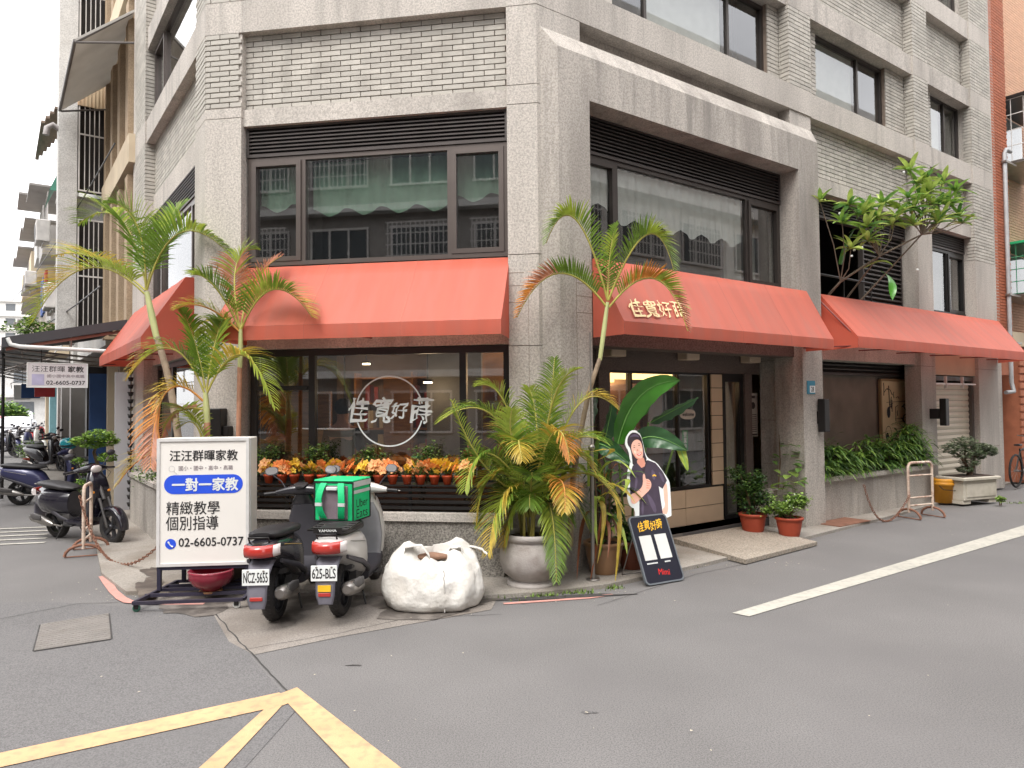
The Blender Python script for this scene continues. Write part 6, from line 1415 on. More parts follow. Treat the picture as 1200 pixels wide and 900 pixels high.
# ---- bushes
def bush(name, label, cat, base, ctrs, n, ls, mats, seed=1, group=None, stems=5, narrow=.38, hollow=.35, flowers=None):
    """many small folded leaves spread through an uneven volume, on visible stems"""
    t = thing(name, label, cat, T3(*base), group); r = random.Random(seed); mb = MB()
    sm = MB()
    for k in range(stems):
        c = ctrs[k % len(ctrs)]; a = r.uniform(0, 6.28); q = r.uniform(.2, .7)
        e = V((c[0]+c[3]*q*math.cos(a), c[1]+c[4]*q*math.sin(a), c[2]+c[5]*r.uniform(-.2, .6)))
        sm.tube([(0+.02*math.cos(a), .02*math.sin(a), -.02), (e.x*.45, e.y*.45, e.z*.55), tuple(e)], [.010, .007, .003], 5)
    sm.build('stem', mat('woody_stem', srgb(104,84,62)), t)
    cl = []
    for c in ctrs:
        for _ in range(max(5, int(9*c[3]/.15))): 
            d = V((r.gauss(0, 1), r.gauss(0, 1), r.gauss(0, 1))).normalized()*r.uniform(hollow, 1); cl.append((V((c[0]+d.x*c[3], c[1]+d.y*c[4], c[2]+d.z*c[5])), r.uniform(.35, .6)*min(c[3], c[5])))
    for i in range(n):
        q, s = r.choice(cl); p = q+V((r.gauss(0, s*.5), r.gauss(0, s*.5), r.gauss(0, s*.5)))
        if p.z < -.1: p.z = -.1+r.random()*.05
        a = r.uniform(0, 6.28); el = r.uniform(-.5, .9); d = V((math.cos(a)*math.cos(el), math.sin(a)*math.cos(el), math.sin(el)))
        sd_ = d.cross(V((r.uniform(-.4, .4), r.uniform(-.4, .4), 1))).normalized(); nn = sd_.cross(d); L = ls*r.uniform(.6, 1.25); w = L*narrow
        mb.mi = r.randrange(len(mats)); b = p+d*L*.5; c_ = p+d*L-nn*L*.12
        mb.add([tuple(p), tuple(b-sd_*w+nn*w*.3), tuple(c_), tuple(b+sd_*w+nn*w*.3), tuple(b)], [(0, 1, 4), (1, 2, 4), (0, 4, 3), (4, 2, 3)])
    mb.build('foliage', mats, t, recalc=False)
    if flowers:
        fm = MB()
        for i in range(flowers[0]):
            q, s = r.choice(cl); p = q+V((r.gauss(0, s*.4), r.gauss(0, s*.4)-.02, abs(r.gauss(0, s*.5)))); fm.sphere(p, flowers[1], 6, 4, (1, 1, .7))
        fm.build('blossoms', flowers[2], t, kind='stuff')
    return t
DG = leafm('leaf_dark', (.045, .10, .03, 1)); MG = leafm('leaf_mid', (.10, .19, .04, 1)); LG = leafm('leaf_light', (.22, .33, .07, 1)); BG = leafm('leaf_bright', (.28, .45, .08, 1))
bush('small_plant', 'low leafy green plant in the red-brown pot behind the black board', 'plant', (1.28, 7.75, .31), [(0, 0, .12, .16, .13, .14)], 260, .07, [DG, MG], 4)
pa = (3.22, 9.62, .04); pb = (3.62, 9.40, .04)
pot('left of the two terracotta pots by the door, holding the taller dark shrub', T3(*pa), .17, .29, TERR); pot('right of the two terracotta pots by the door, holding the low flowering shrub', T3(*pb), .165, .27, TERR)
bush('shrub', 'taller dark green shrub in the left terracotta pot by the door', 'shrub', (3.22, 9.62, .3), [(-.02, 0, .28, .26, .2, .2), (-.08, 0, .5, .22, .18, .16), (.1, -.02, .15, .24, .18, .14)], 2300, .048, [DG, DG, MG, MG], 5, stems=7)
bush('shrub', 'low light green shrub with white blossoms in the right terracotta pot', 'shrub', (3.62, 9.40, .28), [(0, 0, .16, .26, .2, .14), (.12, 0, .24, .16, .14, .1), (-.16, 0, .15, .16, .14, .1)], 1700, .045, [MG, LG, LG, BG], 6, stems=7, flowers=(16, .011, WPL))
# heart-leaved climber in the recess by the door
def bigleaf(mb, p, d, L, w, seed=0, tip=1):
    r = random.Random(seed); d = d.normalized(); s = d.cross(UPV); s = s.normalized() if s.length > .1 else V((1, 0, 0)); nn = s.cross(d)
    rows = []
    for i in range(7):
        t = i/6; ww = w*(math.sin(math.pi*min(1, .1+.9*t**.8))**.75) if 0 < t < 1 else .001
        q = p+d*L*t-UPV*L*.18*t*t; rows.append([q-s*ww+nn*ww*.25, q-s*ww*.5+nn*ww*.08, q, q+s*ww*.5+nn*ww*.08, q+s*ww+nn*ww*.25])
    mb.ring_loft(rows, False, False, True)
t = thing('climber', 'large-leaved green climber in the recess between door and pier', 'plant', FR @ T3(4.55, -.02, .55)); r = random.Random(3); lm = {}
for i in range(46):
    z = r.uniform(-.1, .75) if i < 34 else r.uniform(.0, .3); x = r.uniform(-.16, .16)-.35*(z < .35)*r.random(); y = r.uniform(-.25, .3)
    key = i % 6
    if key not in lm: mb = MB(); bigleaf(mb, V((0, 0, 0)), V((1, 0, r.uniform(-.2, .3))), r.uniform(.10, .17), r.uniform(.04, .06), i); lm[key] = [mb.mesh('leaf', m_) for m_ in (MG, LG)]
    link('leaf', lm[key][i % 2 if z < .4 else 0], t, FR @ T3(4.55+x, -.02+y, .55+z, r.uniform(3.4, 6.2), 0, r.uniform(-.3, .5)))
mb = MB(); mb.tube([(0, .2, -.4), (-.05, .2, 0), (.05, .22, .4), (0, .2, .8)], [.012, .01, .008, .004], 6); mb.tube([(0, .2, -.1), (-.2, .0, .1), (-.35, -.1, .1)], [.008, .006, .003], 6); mb.build('stem', mat('woody_stem', srgb(104,84,62)), t)
# ---- bird-of-paradise: huge leaves behind the cut-out
t = thing('banana_plant', 'tall plant with huge glossy paddle leaves in front of the entrance glass', 'plant', T3(1.75, 8.5, .04)); inv_ = T3(1.75, 8.5, .04).inverted()
BP = mat('glossy_leaf', (.07, .26, .03, 1), .28, .25, 3, .15, 30, spec=.6, trans=.2, stretch=(1, 1, 1)); BPD = mat('glossy_leaf_dark', (.045, .13, .05, 1), .3, .25, 3, .15, 30, spec=.6, trans=.15)
def paddle(a, b, c, w, m_, ya, yb, seed, roll_=0):
    A, B, C = inv_ @ at(*a, ya), inv_ @ at(*b, (ya+yb)/2), inv_ @ at(*c, yb); r = random.Random(seed); rows = []; n = 16
    mb = MB()
    for i in range(n+1):
        t_ = i/n; p = qb(A, B, C, t_); T_ = qbd(A, B, C, t_).normalized(); view = V((0, -1, .15)).normalized(); s = T_.cross(view).normalized()
        s = (Matrix.Rotation(roll_, 3, T_) @ s); nn = s.cross(T_)
        ww = w*(math.sin(math.pi*min(1, .06+.94*t_**.9))**.6) if i < n else .004
        rows.append([p+s*ww*k+nn*(abs(k)*ww*.35+.012*math.sin(t_*26+k*5)*abs(k)) for k in (-1, -.75, -.5, -.25, 0, .25, .5, .75, 1)])
    mb.ring_loft(rows, False, False, True); o = mb.build('leaf', m_, t, recalc=False)
    mb = MB(); mb.tube([qb(A, B, C, i/8)-V((0, .006, 0)) for i in range(9)], [.009*(1-.1*i) for i in range(9)], 5); mb.build('midrib', mat('midrib_pale', srgb(120,170,90), .5), o)
paddle((724, 520), (740, 445), (797, 446), .155, BP, 8.1, 7.9, 1, .35)
paddle((762, 495), (790, 480), (818, 466), .085, BPD, 8.2, 8.0, 2, .9)
paddle((745, 520), (760, 500), (805, 528), .12, BPD, 8.0, 7.8, 3, .2)
paddle((705, 530), (715, 490), (718, 470), .11, BPD, 8.2, 8.2, 4, .8)
paddle((700, 520), (712, 520), (740, 545), .10, BPD, 7.9, 7.7, 5, .3)
paddle((792, 515), (800, 530), (806, 552), .045, CR1, 7.9, 7.8, 6, .2)
paddle((712, 500), (735, 500), (765, 470), .10, BP, 8.3, 8.3, 7, 1.0)
paddle((690, 500), (700, 470), (690, 450), .09, BPD, 8.3, 8.4, 8, 1.2)
mb = MB()
for a, b, c in (((735, 640), (728, 580), (724, 520)), ((745, 640), (752, 560), (760, 495)), ((740, 640), (742, 570), (745, 522)), ((742, 640), (720, 570), (705, 530)), ((750, 640), (780, 560), (792, 515))):
    A, B, C = inv_ @ at(*a, 8.3), inv_ @ at(*b, 8.2), inv_ @ at(*c, 8.1); mb.tube([qb(A, B, C, i/6) for i in range(7)], .013, 6)
mb.build('stalk', mat('stalk_green', srgb(96,120,60), .5), t)
mb = MB()
for i in range(16): A = inv_ @ at(682+i*3.2, 545+r.uniform(-25, 30), 7.9); blade(mb, A, A+V((r.uniform(-.05, .05), 0, .12)), A+V((r.uniform(-.16, .16), -.05, r.uniform(-.1, .2))), .018, seed=i)
mb.build('undergrowth', DG, t, kind='stuff', recalc=False)
t = thing('bromeliad', 'small orange-flowered bromeliad beside the paddle-leaved plant', 'plant', T3(1.0, 7.75, 1.0)); 
for i in range(9):
    a = i*.7; mb = MB(); blade(mb, V((0, 0, 0)), V((.06*math.cos(a), .06*math.sin(a), .09)), V((.14*math.cos(a), .14*math.sin(a), .06+.02*(i % 3))), .016, seed=i); mb.build('leaf', PO if i % 2 else CR3, t, recalc=False)
mb = MB(); mb.tube([(0, 0, -.9), (0, 0, 0)], .012, 6); mb.build('stem', mat('woody_stem', srgb(104,84,62)), t)
# ---- lady palms in the long planter: each clump a plant of many hands of narrow leaves
LP = [leafm('lady_palm', (.11, .22, .05, 1)), leafm('lady_palm_light', (.2, .34, .06, 1)), DG]
def lady_palm(label, M, n, h, sp_, seed):
    t = thing('lady_palm', label, 'plant', M, 'lady palms in the long planter'); r = random.Random(seed); lf = MB(); st = MB()
    for i in range(n):
        x, y = r.uniform(-sp_, sp_), r.uniform(-.12, .22); hz = h*r.uniform(.35, 1.12)*(1-.55*(abs(x)/sp_)**2); lean_ = V((x*.5+r.uniform(-.1, .1), -.1-r.uniform(0, .16), hz))
        b = V((x*.6, .1+y*.3, 0)); e = b+lean_; st.tube([tuple(b), tuple(b.lerp(e, .5)+V((0, .02, .03))), tuple(e)], .005, 4)
        for j in range(r.randint(6, 9)):
            a = -1.57+(j-3.5)*.62+r.uniform(-.5, .5); L = r.uniform(.16, .34); d = V((math.cos(a), math.sin(a)*.9, r.uniform(-.2, .75)))
            lf.mi = r.choice([0, 0, 1, 2, 1]); blade(lf, e, e+d*L*.55+V((0, 0, .02)), e+d*L-V((0, 0, L*.45)), .017, n=4, seed=i*9+j)
    lf.build('foliage', LP, t, recalc=False); st.build('stem', mat('cane_green', srgb(90,100,50), .6), t, kind='stuff'); return t
lady_palm('leftmost lady palm clump in the long planter, hanging over the wall beside the pier', FR @ T3(5.75, .1, .6), 60, .48, .42, 1)
lady_palm('middle lady palm clump in the long planter, below the bare wall', FR @ T3(6.85, .12, .6), 62, .58, .45, 2)
lady_palm('fullest lady palm clump in the long planter, in front of the cream drawing board', FR @ T3(8.05, .1, .6), 80, .72, .5, 3)
bush('shrub', 'thin wispy shrub with bright tips rising behind the wall lamp', 'shrub', tuple((FR @ V((5.75, .2, .6)))), [(.1, 0, .5, .25, .1, .22)], 70, .12, [LG, MG], 9, stems=8, narrow=.12)
# ---- bonsai in the stone trough
STW = mat('white_stone_trough', srgb(196,190,176), .8, .1, 4, .4, 50, dirt=.5, dcol=srgb(136,128,112), dscale=4)
TM = frame(V((8.02, 12.6, .04)), unit(68))
t = thing('stone_trough', 'pale rectangular stone trough on block feet right of the yellow bucket', 'planter', TM)
mb = MB(); mb.box(-.42, .42, -.22, .22, .06, .40, ch=.01); mb.build('trough_body', STW, t)
mb = MB(); mb.box(-.47, .47, -.27, .27, .401, .455, ch=.01); mb.box(-.36, .36, -.232, -.221, .12, .34); mb.build('moulding', STW, t)
for x in (-.33, .33): mb = MB(); mb.box(x-.1, x+.1, -.2, .2, 0, .059); mb.build('foot', STW, t)
mb = MB(); mb.box(-.40, .40, -.2, .2, .4555, .465); mb.build('soil', mat('soil', srgb(58,44,36)), t)
bz = thing('bonsai_tree', 'spreading small-leaved bonsai tree in the pale stone trough before the shutter', 'tree', TM @ T3(0, 0, .45))
mb = MB(); mb.tube([(0, 0, 0), (.02, 0, .1), (-.08, 0, .25), (-.22, 0, .38), (-.38, 0, .46)], [.035, .03, .024, .016, .008], 7); mb.tube([(.05, 0, .0), (.18, .02, .16), (.22, .02, .34), (.38, .0, .40), (.52, 0, .44)], [.03, .024, .018, .012, .006], 7); mb.tube([(-.05, 0, .2), (.0, .05, .38), (-.05, 0, .5)], [.02, .014, .008], 6); mb.build('trunk', mat('bark_grey_brown', srgb(112,92,76), .9, .2, 10, .5, 40), bz)
r = random.Random(18); mb = MB(); clumps = [(-.42, 0, .50, .17, .1), (-.22, 0, .58, .18, .11), (-.02, 0, .60, .2, .11), (.1, -.02, .44, .17, .1), (-.2, -.04, .40, .18, .1), (.05, 0, .25, .18, .1), (.32, 0, .36, .12, .08), (.5, 0, .46, .18, .10), (.62, 0, .40, .12, .07), (-.08, 0, .12, .16, .06), (.4, 0, .50, .14, .07)]
for i in range(3600):
    c = r.choice(clumps); d = V((r.gauss(0, 1), r.gauss(0, 1), r.gauss(0, 1))).normalized()*r.uniform(.3, 1)**.5; p = V((c[0]+d.x*c[3], c[1]+d.y*c[3]*.9, c[2]+d.z*c[4])); a = r.uniform(0, 6.28); L = r.uniform(.02, .04)
    u_ = V((math.cos(a), math.sin(a), r.uniform(-.4, .4)))*L; w_ = V((-math.sin(a), math.cos(a), r.uniform(-.4, .4)))*L*.5; mb.mi = r.choice([0, 0, 1, 2]); mb.add([tuple(p-u_), tuple(p+w_), tuple(p+u_), tuple(p-w_)], [(0, 1, 2, 3)])
mb.build('foliage', [leafm('bonsai_leaf', (.10, .15, .07, 1)), leafm('bonsai_leaf_pale', (.34, .38, .28, 1)), leafm('bonsai_leaf_grey', (.2, .25, .15, 1))], bz, recalc=False)
bush('shrub', 'little tuft of bright weed at the foot of the stone trough', 'weed', (8.35, 12.25, .04), [(0, 0, .06, .12, .08, .06)], 160, .05, [BG, LG], 12, stems=2)
# ---- frangipani reaching out of the first-floor loggia
ft = thing('frangipani_tree', 'frangipani with rosettes of long bright leaves reaching out of the first-floor opening', 'tree', FR @ T3(5.9, .2, 3.42)); fi = (FR @ T3(5.9, .2, 3.42)).inverted()
tips = [(961, 237, 10.5), (995, 240, 10.6), (987, 262, 10.5), (1017, 246, 10.7), (1034, 240, 10.9), (1017, 266, 10.6), (1044, 264, 10.9), (1057, 246, 11.0), (1071, 264, 11.0), (1081, 234, 11.2), (1066, 200, 11.2), (1085, 210, 11.3), (1104, 216, 11.4), (1119, 224, 11.4), (1105, 256, 11.3), (1124, 254, 11.4), (1017, 283, 10.7), (997, 292, 10.6), (1128, 262, 11.5), (1092, 240, 11.2), (1075, 215, 11.2), (1110, 238, 11.4), (1050, 255, 10.9), (1064, 232, 11.0), (1090, 225, 11.2), (1100, 240, 11.3), (1080, 252, 11.1), (1028, 256, 10.7), (1098, 262, 11.2), (1070, 245, 11.1), (1008, 252, 10.6), (1115, 240, 11.4)]
mb = MB(); root = V((.1, .1, -.05)); hub1 = fi @ at(985, 330, 10.9); hub2 = fi @ at(1030, 300, 11.0); hub3 = fi @ at(1080, 275, 11.2)
mb.tube([root, (root+hub1)/2+V((0, .03, 0)), hub1, hub2, hub3], [.022, .02, .018, .016, .012], 6); mb.tube([root+V((.5, 0, 0)), hub2], [.016, .012], 6); mb.tube([root+V((.9, 0, 0)), hub3], [.016, .01], 6)
for (x, y, yy_) in tips:
    e = fi @ at(x, y, yy_); h = min((hub1, hub2, hub3), key=lambda q: (q-e).length); m_ = (h+e)/2+V((0, -.05, -.05)); mb.tube([h, m_, e], [.011, .008, .007], 5)
mb.build('trunk', mat('frangipani_bark', srgb(128,114,100), .8, .15, 10), ft)
FLm = [leafm('frangipani_leaf', (.22, .38, .07, 1)), leafm('frangipani_leaf_light', (.42, .52, .13, 1)), leafm('frangipani_leaf_deep', (.12, .25, .07, 1))]
fme = []
for i in range(9):
    mb = MB(); blade(mb, V((0, 0, 0)), V((.12, 0, .035)), V((.235-.01*(i % 3), 0, -.01)), .026, n=6, fold=.35, taper=.2, seed=i); fme.append(mb.mesh('leaf', FLm[i % 3]))
r = random.Random(6)
for (x, y, yy_) in tips:
    e = at(x, y, yy_)
    for k in range(r.randint(12, 15)):
        link('leaf', fme[r.choice([0, 1, 3, 4, 6, 7, 2, 5])], ft, T3(e.x, e.y, e.z, k*.53+r.uniform(-.2, .2), 0, r.uniform(-.9, .25)) @ Matrix.Rotation(r.uniform(-.4, .4), 4, 'X') @ Matrix.Scale(r.uniform(1.05, 1.5), 4))
for (a, b, c, w) in (((1012, 315), (1035, 300), (1047, 312), .045), ((1032, 318), (1048, 325), (1046, 352), .05), ((985, 310), (992, 285), (1002, 268), .05)):
    mb = MB(); blade(mb, fi @ at(*a, 10.9), fi @ at(*b, 10.8), fi @ at(*c, 10.75), w*1.6, n=9, fold=.2, seed=2); mb.build('broad_leaf', BP if w > .045 else LG, ft, recalc=False)
mb = MB()
for (x, y) in ((984, 250), (1001, 293), (998, 300), (1010, 290), (1059, 202), (1075, 316)): mb.sphere(fi @ at(x, y, 10.5), .02, 6, 4)
mb.build('blossoms', WPL, ft)
# ledge rail of the loggia
t = thing('loggia_rail', 'dark rail across the first-floor loggia behind the frangipani', 'railing', FR @ T3(6, .12, 3.44))
mb = MB(); mb.tube([(-.65, 0, .35), (1.2, 0, .35)], .018, 6); mb.build('rail', BLACKM, t)
for x in (-.6, .3, 1.15): mb = MB(); mb.tube([(x, 0, -.02), (x, 0, .35)], .012, 6); mb.build('post', BLACKM, t)
t = thing('storage_shelf', 'pale post and boxes standing inside the dark first-floor loggia', 'shelf', FR @ T3(6.1, .9, 3.31)); mb = MB(); mb.box(0, .12, 0, .1, 0, 1.1); mb.build('box', BLIND, t); mb = MB(); mb.box(-.3, .4, -.1, .3, 0, .4); mb.build('box', mat('grey_box', srgb(120,116,112), .8), t)
# ---- flower pots on the window shelf
FY = leafm('petal_yellow', (.92, .62, .07, 1), .12, .5, .25); FO = leafm('petal_orange', (.92, .30, .08, 1), .15, .5, .25); FP = leafm('petal_peach', (.92, .50, .22, 1), .1, .5, .25); FC = mat('flower_centre', srgb(190,84,24), .7)
def flower_mesh(m_):
    mb = MB()
    for k in range(5):
        a = 2*math.pi*k/5+.2*(k % 2); d = V((math.cos(a), math.sin(a), 0)); s = V((-math.sin(a), math.cos(a), 0))
        mb.add([(0, 0, 0), tuple(d*.028-s*.020+V((0, 0, .016))), tuple(d*.050+V((0, 0, .012))), tuple(d*.028+s*.020+V((0, 0, .016)))], [(0, 1, 2, 3)])
    mb.mi = 1; mb.sphere((0, 0, .006), .006, 6, 4); return mb.mesh('flower', [m_, FC])
fms = [flower_mesh(m_) for m_ in (FY, FO, FP)]
def flower_pot(M, label, pal, seed):
    t = thing('flower_pot', label, 'flower pot', M, 'small flower pots along the window shelf')
    mb = MB(); mb.lathe([(0, 0), (.036, 0), (.052, .075), (.057, .077), (.058, .098), (.05, .1), (.048, .085), (0, .085)], 14); mb.build('pot_body', mat('orange_plastic_pot', srgb(196,78,40), .5, .08), t)
    r = random.Random(seed); mb = MB()
    for i in range(46):
        a = r.uniform(0, 6.28); q = r.uniform(0, .05); p = V((q*math.cos(a), q*math.sin(a), r.uniform(.09, .17))); d = V((math.cos(a), math.sin(a), r.uniform(.2, 1))).normalized(); s = d.cross(UPV).normalized()*.009
        mb.add([tuple(p), tuple(p+d*.025-s), tuple(p+d*.05), tuple(p+d*.025+s)], [(0, 1, 2, 3)])
    mb.build('foliage', MG, t, recalc=False)
    for i in range(13):
        a = r.uniform(0, 6.28); q = r.uniform(.0, .085); p = V((q*math.cos(a), q*math.sin(a)-.012, .13+r.uniform(0, .10))); k = r.choice(pal)
        link('flower', fms[k], t, WM[t.name] @ Matrix.Translation(p) @ V((math.cos(a)*.4, -.75+.3*math.sin(a), .55)).to_track_quat('Z', 'Y').to_matrix().to_4x4() @ Matrix.Rotation(r.uniform(0, 6), 4, 'Z') @ Matrix.Scale(r.uniform(.85, 1.25), 4))
    return t
xs = [-3.0, -2.84, -2.7, -2.53, -2.38, -2.22, -2.05, -1.9, -1.74, -1.58, -1.42, -1.27, -1.12, -.98, -.85, -.73]
desc = ['yellow', 'orange', 'yellow', 'peach and yellow', 'orange', 'yellow', 'orange', 'yellow and peach', 'peach', 'orange and peach', 'yellow', 'peach', 'yellow and orange', 'yellow', 'orange and yellow', 'peach and orange']
pals = {'yellow': [0, 0, 0, 2], 'orange': [1, 1, 2], 'peach': [2, 2, 1], 'peach and yellow': [2, 0], 'yellow and peach': [0, 0, 2], 'orange and peach': [1, 2], 'yellow and orange': [0, 0, 1], 'orange and yellow': [1, 0], 'peach and orange': [2, 1]}
ordn = ['first', 'second', 'third', 'fourth', 'fifth', 'sixth', 'seventh', 'eighth', 'ninth', 'tenth', 'eleventh', 'twelfth', 'thirteenth', 'fourteenth', 'fifteenth', 'sixteenth']
for i, (x, dsc) in enumerate(zip(xs, desc)):
    flower_pot(FF @ T3(x, -.14, .973, i*.8), f'small pot of {dsc} flowers, {ordn[i]} from the left on the front window shelf', pals[dsc], 40+i)
for i, s in enumerate((-.75, -1.0, -1.25)):
    flower_pot(FL @ T3(s, -.1, .82, i), ('pot of orange and yellow flowers on the side wall planter, nearest the white sign', 'pot of orange flowers in the middle of the side wall planter', 'pot of orange flowers on the side wall planter, farthest from the white sign')[i], [1, 0], 80+i)
hd = [('hedge of fine-leaved green plants behind the leftmost flower pots', -3.15, .26, .2), ('tall fine-leaved plant behind the third and fourth flower pots', -2.55, .22, .3), ('fine-leaved plant behind the middle flower pots, right of the person', -1.95, .28, .2), ('roundest bushy green plant behind the flower pots, below the printed circle', -1.3, .34, .26), ('thin brownish plant at the right end of the window shelf', -.8, .2, .16)]
for i, (lb, s, w, h) in enumerate(hd):
    bush('window_plant', lb, 'plant', tuple(FF @ V((s, .0, .76))), [(0, 0, .42, w*.8, .07, h*.75), (w*.3, 0, .5, w*.5, .07, h*.6)], 900, .035, [MG, LG, DG] if i < 4 else [MG, CR4, LG], 50+i, stems=6)
bush('window_plant', 'green trailing plants on the side wall planter behind the golden frond', 'plant', tuple(FL @ V((-1.6, -.05, .8))), [(0, 0, .15, .5, .4, .16)], 900, .04, [MG, LG, DG], 61, stems=5)
# ---- bonsai-like tree by the side street
jt = thing('street_bonsai', 'cloud-pruned bright green bonsai beside the retro scooter', 'tree', T3(-6.75, 11.3, .04)); r = random.Random(4); inv_ = T3(-6.75, 11.3, .04).inverted()
mb = MB(); P_ = [inv_ @ at(*q, 11.3) for q in ((112, 612), (108, 580), (118, 555), (110, 530), (118, 512))]; mb.tube(P_, [.05, .045, .035, .025, .015], 7); mb.tube([P_[2], inv_ @ at(95, 545, 11.2)], [.02, .01], 6); mb.tube([P_[1], inv_ @ at(100, 568, 11.0)], [.02, .01], 6); mb.build('trunk', mat('bark_grey_brown', srgb(112,92,76)), jt)
mb = MB()
for (x, y, rx, rz, n_) in ((97, 517, .20, .08, 500), (115, 511, .24, .11, 700), (128, 517, .16, .08, 400), (110, 522, .2, .05, 300), (126, 536, .15, .08, 350), (104, 550, .17, .10, 400), (100, 568, .15, .12, 400), (112, 553, .1, .08, 200), (92, 540, .1, .06, 150)):
    c = inv_ @ at(x, y, 11.1)
    for _ in range(n_):
        d = V((r.gauss(0, 1), r.gauss(0, 1), r.gauss(0, 1))).normalized()*r.uniform(.3, 1)**.5; p = V((c.x+d.x*rx, c.y+d.y*rx, c.z+d.z*rz)); a = r.uniform(0, 6.28); L = r.uniform(.018, .04)
        u_ = V((math.cos(a), math.sin(a), r.uniform(-.4, .6)))*L; w_ = V((-math.sin(a), math.cos(a), r.uniform(-.4, .4)))*L*.5; mb.mi = r.choice([0, 1, 1, 2]); mb.add([tuple(p-u_), tuple(p+w_), tuple(p+u_), tuple(p-w_)], [(0, 1, 2, 3)])
mb.build('foliage', [MG, BG, LG], jt, recalc=False)
pot('dark pot at the foot of the cloud-pruned bonsai', T3(-6.75, 11.3, .0), .2, .3, RBR)
# small potted plant up the side street
p = onz(34, 548); pot('small orange pot with a spiky plant on the side street', T3(p.x, p.y, 0), .15, .3, TERR); bush('spiky_plant', 'spiky green plant in the small orange pot up the side street', 'plant', (p.x, p.y, .3), [(0, 0, .3, .4, .3, .25)], 200, .2, [MG, LG], 71, narrow=.12)
# ================================================================ neighbouring buildings along the side street (frame FL: x = towards the corner)
def nbox(name, m, boxes, parent, fr=FL, **k): return wbox(name, m, fr, boxes, parent, **k)
TAN = mat('tan_mosaic_tile', srgb(176,154,128), .8, .1, 4, .3, 60, speck=.3, sscale=50); TANC = mat('pale_render', srgb(206,190,164), .85, .08, 2, dirt=.3, dcol=srgb(150,130,108))
WT = mat('white_mosaic_tile', srgb(208,206,202), .6, .08, 6, .3, 60, speck=.3, sscale=40, dirt=.35, dcol=srgb(150,146,142)); GCAN = mat('grey_sheet_metal', srgb(150,146,142), .5, .08, 2, metal=.3, dirt=.3, dcol=srgb(110,104,98))
ST = mat('stained_corrugate', srgb(196,176,146), .7, .15, 3, stretch=(1,1,.2), dirt=.6, dcol=srgb(150,96,52), dscale=3)
BARW = mat('white_bar', srgb(206,202,198), .5)
n1 = thing('neighbour_building', 'tan building with vertical mosaic fins just beyond the corner building', 'building', FL @ T3(-7, .5, 0))
nbox('wall', TANC, [(-9.0, -5.12, -3.5, -.25, 2.9, 13.5)], n1)
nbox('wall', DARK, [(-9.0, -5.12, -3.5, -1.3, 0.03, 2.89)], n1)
for z0, z1 in ((3.3, 6.0), (6.7, 9.2), (9.9, 12.2)):
    for s in (-5.55, -6.6, -7.65, -8.7): nbox('fin', TAN, [(s-.32, s, -.24, .06, z0, z1)], n1)
    for s in (-5.9, -6.95, -8.0): 
        o = nbox('window', BLACKM, [(s-.68, s-.03, -.245, -.2, z0+.4, z1-.2)], n1); nbox('pane', GLASS, [(s-.63, s-.08, -.195, -.19, z0+.45, z1-.25)], o)
for z in (6.1, 9.3, 12.3): nbox('ledge', TANC, [(-9.0, -5.12, -.24, .10, z, z+.5)], n1)
# projecting grey awning on the second floor
cn = thing('sheet_canopy', 'large flat grey sheet-metal canopy projecting high on the tan building', 'canopy', FL @ T3(-7, 0, 9.2))
mb = MB(); A = [(-8.8, 0, 8.9), (-5.3, 0, 8.9), (-5.3, -.9, 8.1), (-8.8, -.9, 8.1)]; mb.add([*A, *[(x, y, z-.05) for x, y, z in A]], [(0, 1, 2, 3), (7, 6, 5, 4), (0, 4, 5, 1), (1, 5, 6, 2), (2, 6, 7, 3), (3, 7, 4, 0)]); mb.build('sheet', mat('pale_polycarbonate', srgb(206,202,196), .5, .06, 2, dirt=.3, dcol=srgb(160,154,146), trans=.35), cn, FL)
mb = MB(); mb.tube([(-5.32, 0, 8.3), (-5.32, -.88, 8.05)], .02, 5); mb.tube([(-5.3, -.9, 8.07), (-8.8, -.9, 8.07)], .03, 5); mb.tube([(-5.33, -.05, 8.83), (-5.33, -.9, 8.05)], .03, 5); mb.tube([(-8.78, 0, 8.3), (-8.78, -.88, 8.05)], .02, 5); mb.build('frame_bar', mat('grey_frame', srgb(110,106,104), .5), cn, FL)
# caged balcony block beyond
n2 = thing('caged_building', 'white tiled building with barred balcony cages, beyond the tan building', 'building', FL @ T3(-11, .3, 0))
nbox('wall', WT, [(-15.5, -9.02, -3, -.0, 3.2, 15.5), (-9.5, -9.02, .56, .9, 3.2, 15.5), (-15.5, -9.5, -.0, .55, 6.0, 6.5), (-15.5, -9.5, 0, .55, 9.0, 9.5), (-15.5, -9.5, 0, .55, 12.2, 12.7)], n2)
for z0, z1 in ((3.4, 5.9), (6.5, 8.95), (9.5, 12.1)):
    c = nbox('window_cage', BARW, [(-9.06, -9.03, .02, .05, z0, z1), (-9.06, -9.03, .51, .54, z0, z1), (-9.06, -9.03, .05, .51, z0, z0+.03), (-9.06, -9.03, .05, .51, z1-.03, z1), (-9.06, -9.03, .05, .51, (z0+z1)/2, (z0+z1)/2+.03)], n2)
    for n_ in (.14, .23, .32, .41): nbox('bar', BARW, [(-9.055, -9.035, n_, n_+.016, z0+.03, z1-.03)], c)
    nbox('pane', DARK, [(-9.2, -9.19, .02, .54, z0, z1)], c)
    for s in [(-9.6-.32*k) for k in range(16)]: nbox('bar', BARW, [(s-.02, s, .56, .575, z0, z1)], c)
    for k in range(3): nbox('rail', BARW, [(-15.4, -9.5, .576, .59, z0+(z1-z0)*k/2.02, z0+(z1-z0)*k/2.02+.03)], c)
nbox('corrugated_panel', ST, [(-9.035, -9.01, .0, .56, 8.35, 9.0)]+[(-9.01, -8.99, .03+.07*k, .05+.07*k, 8.35, 9.0) for k in range(8)], n2)
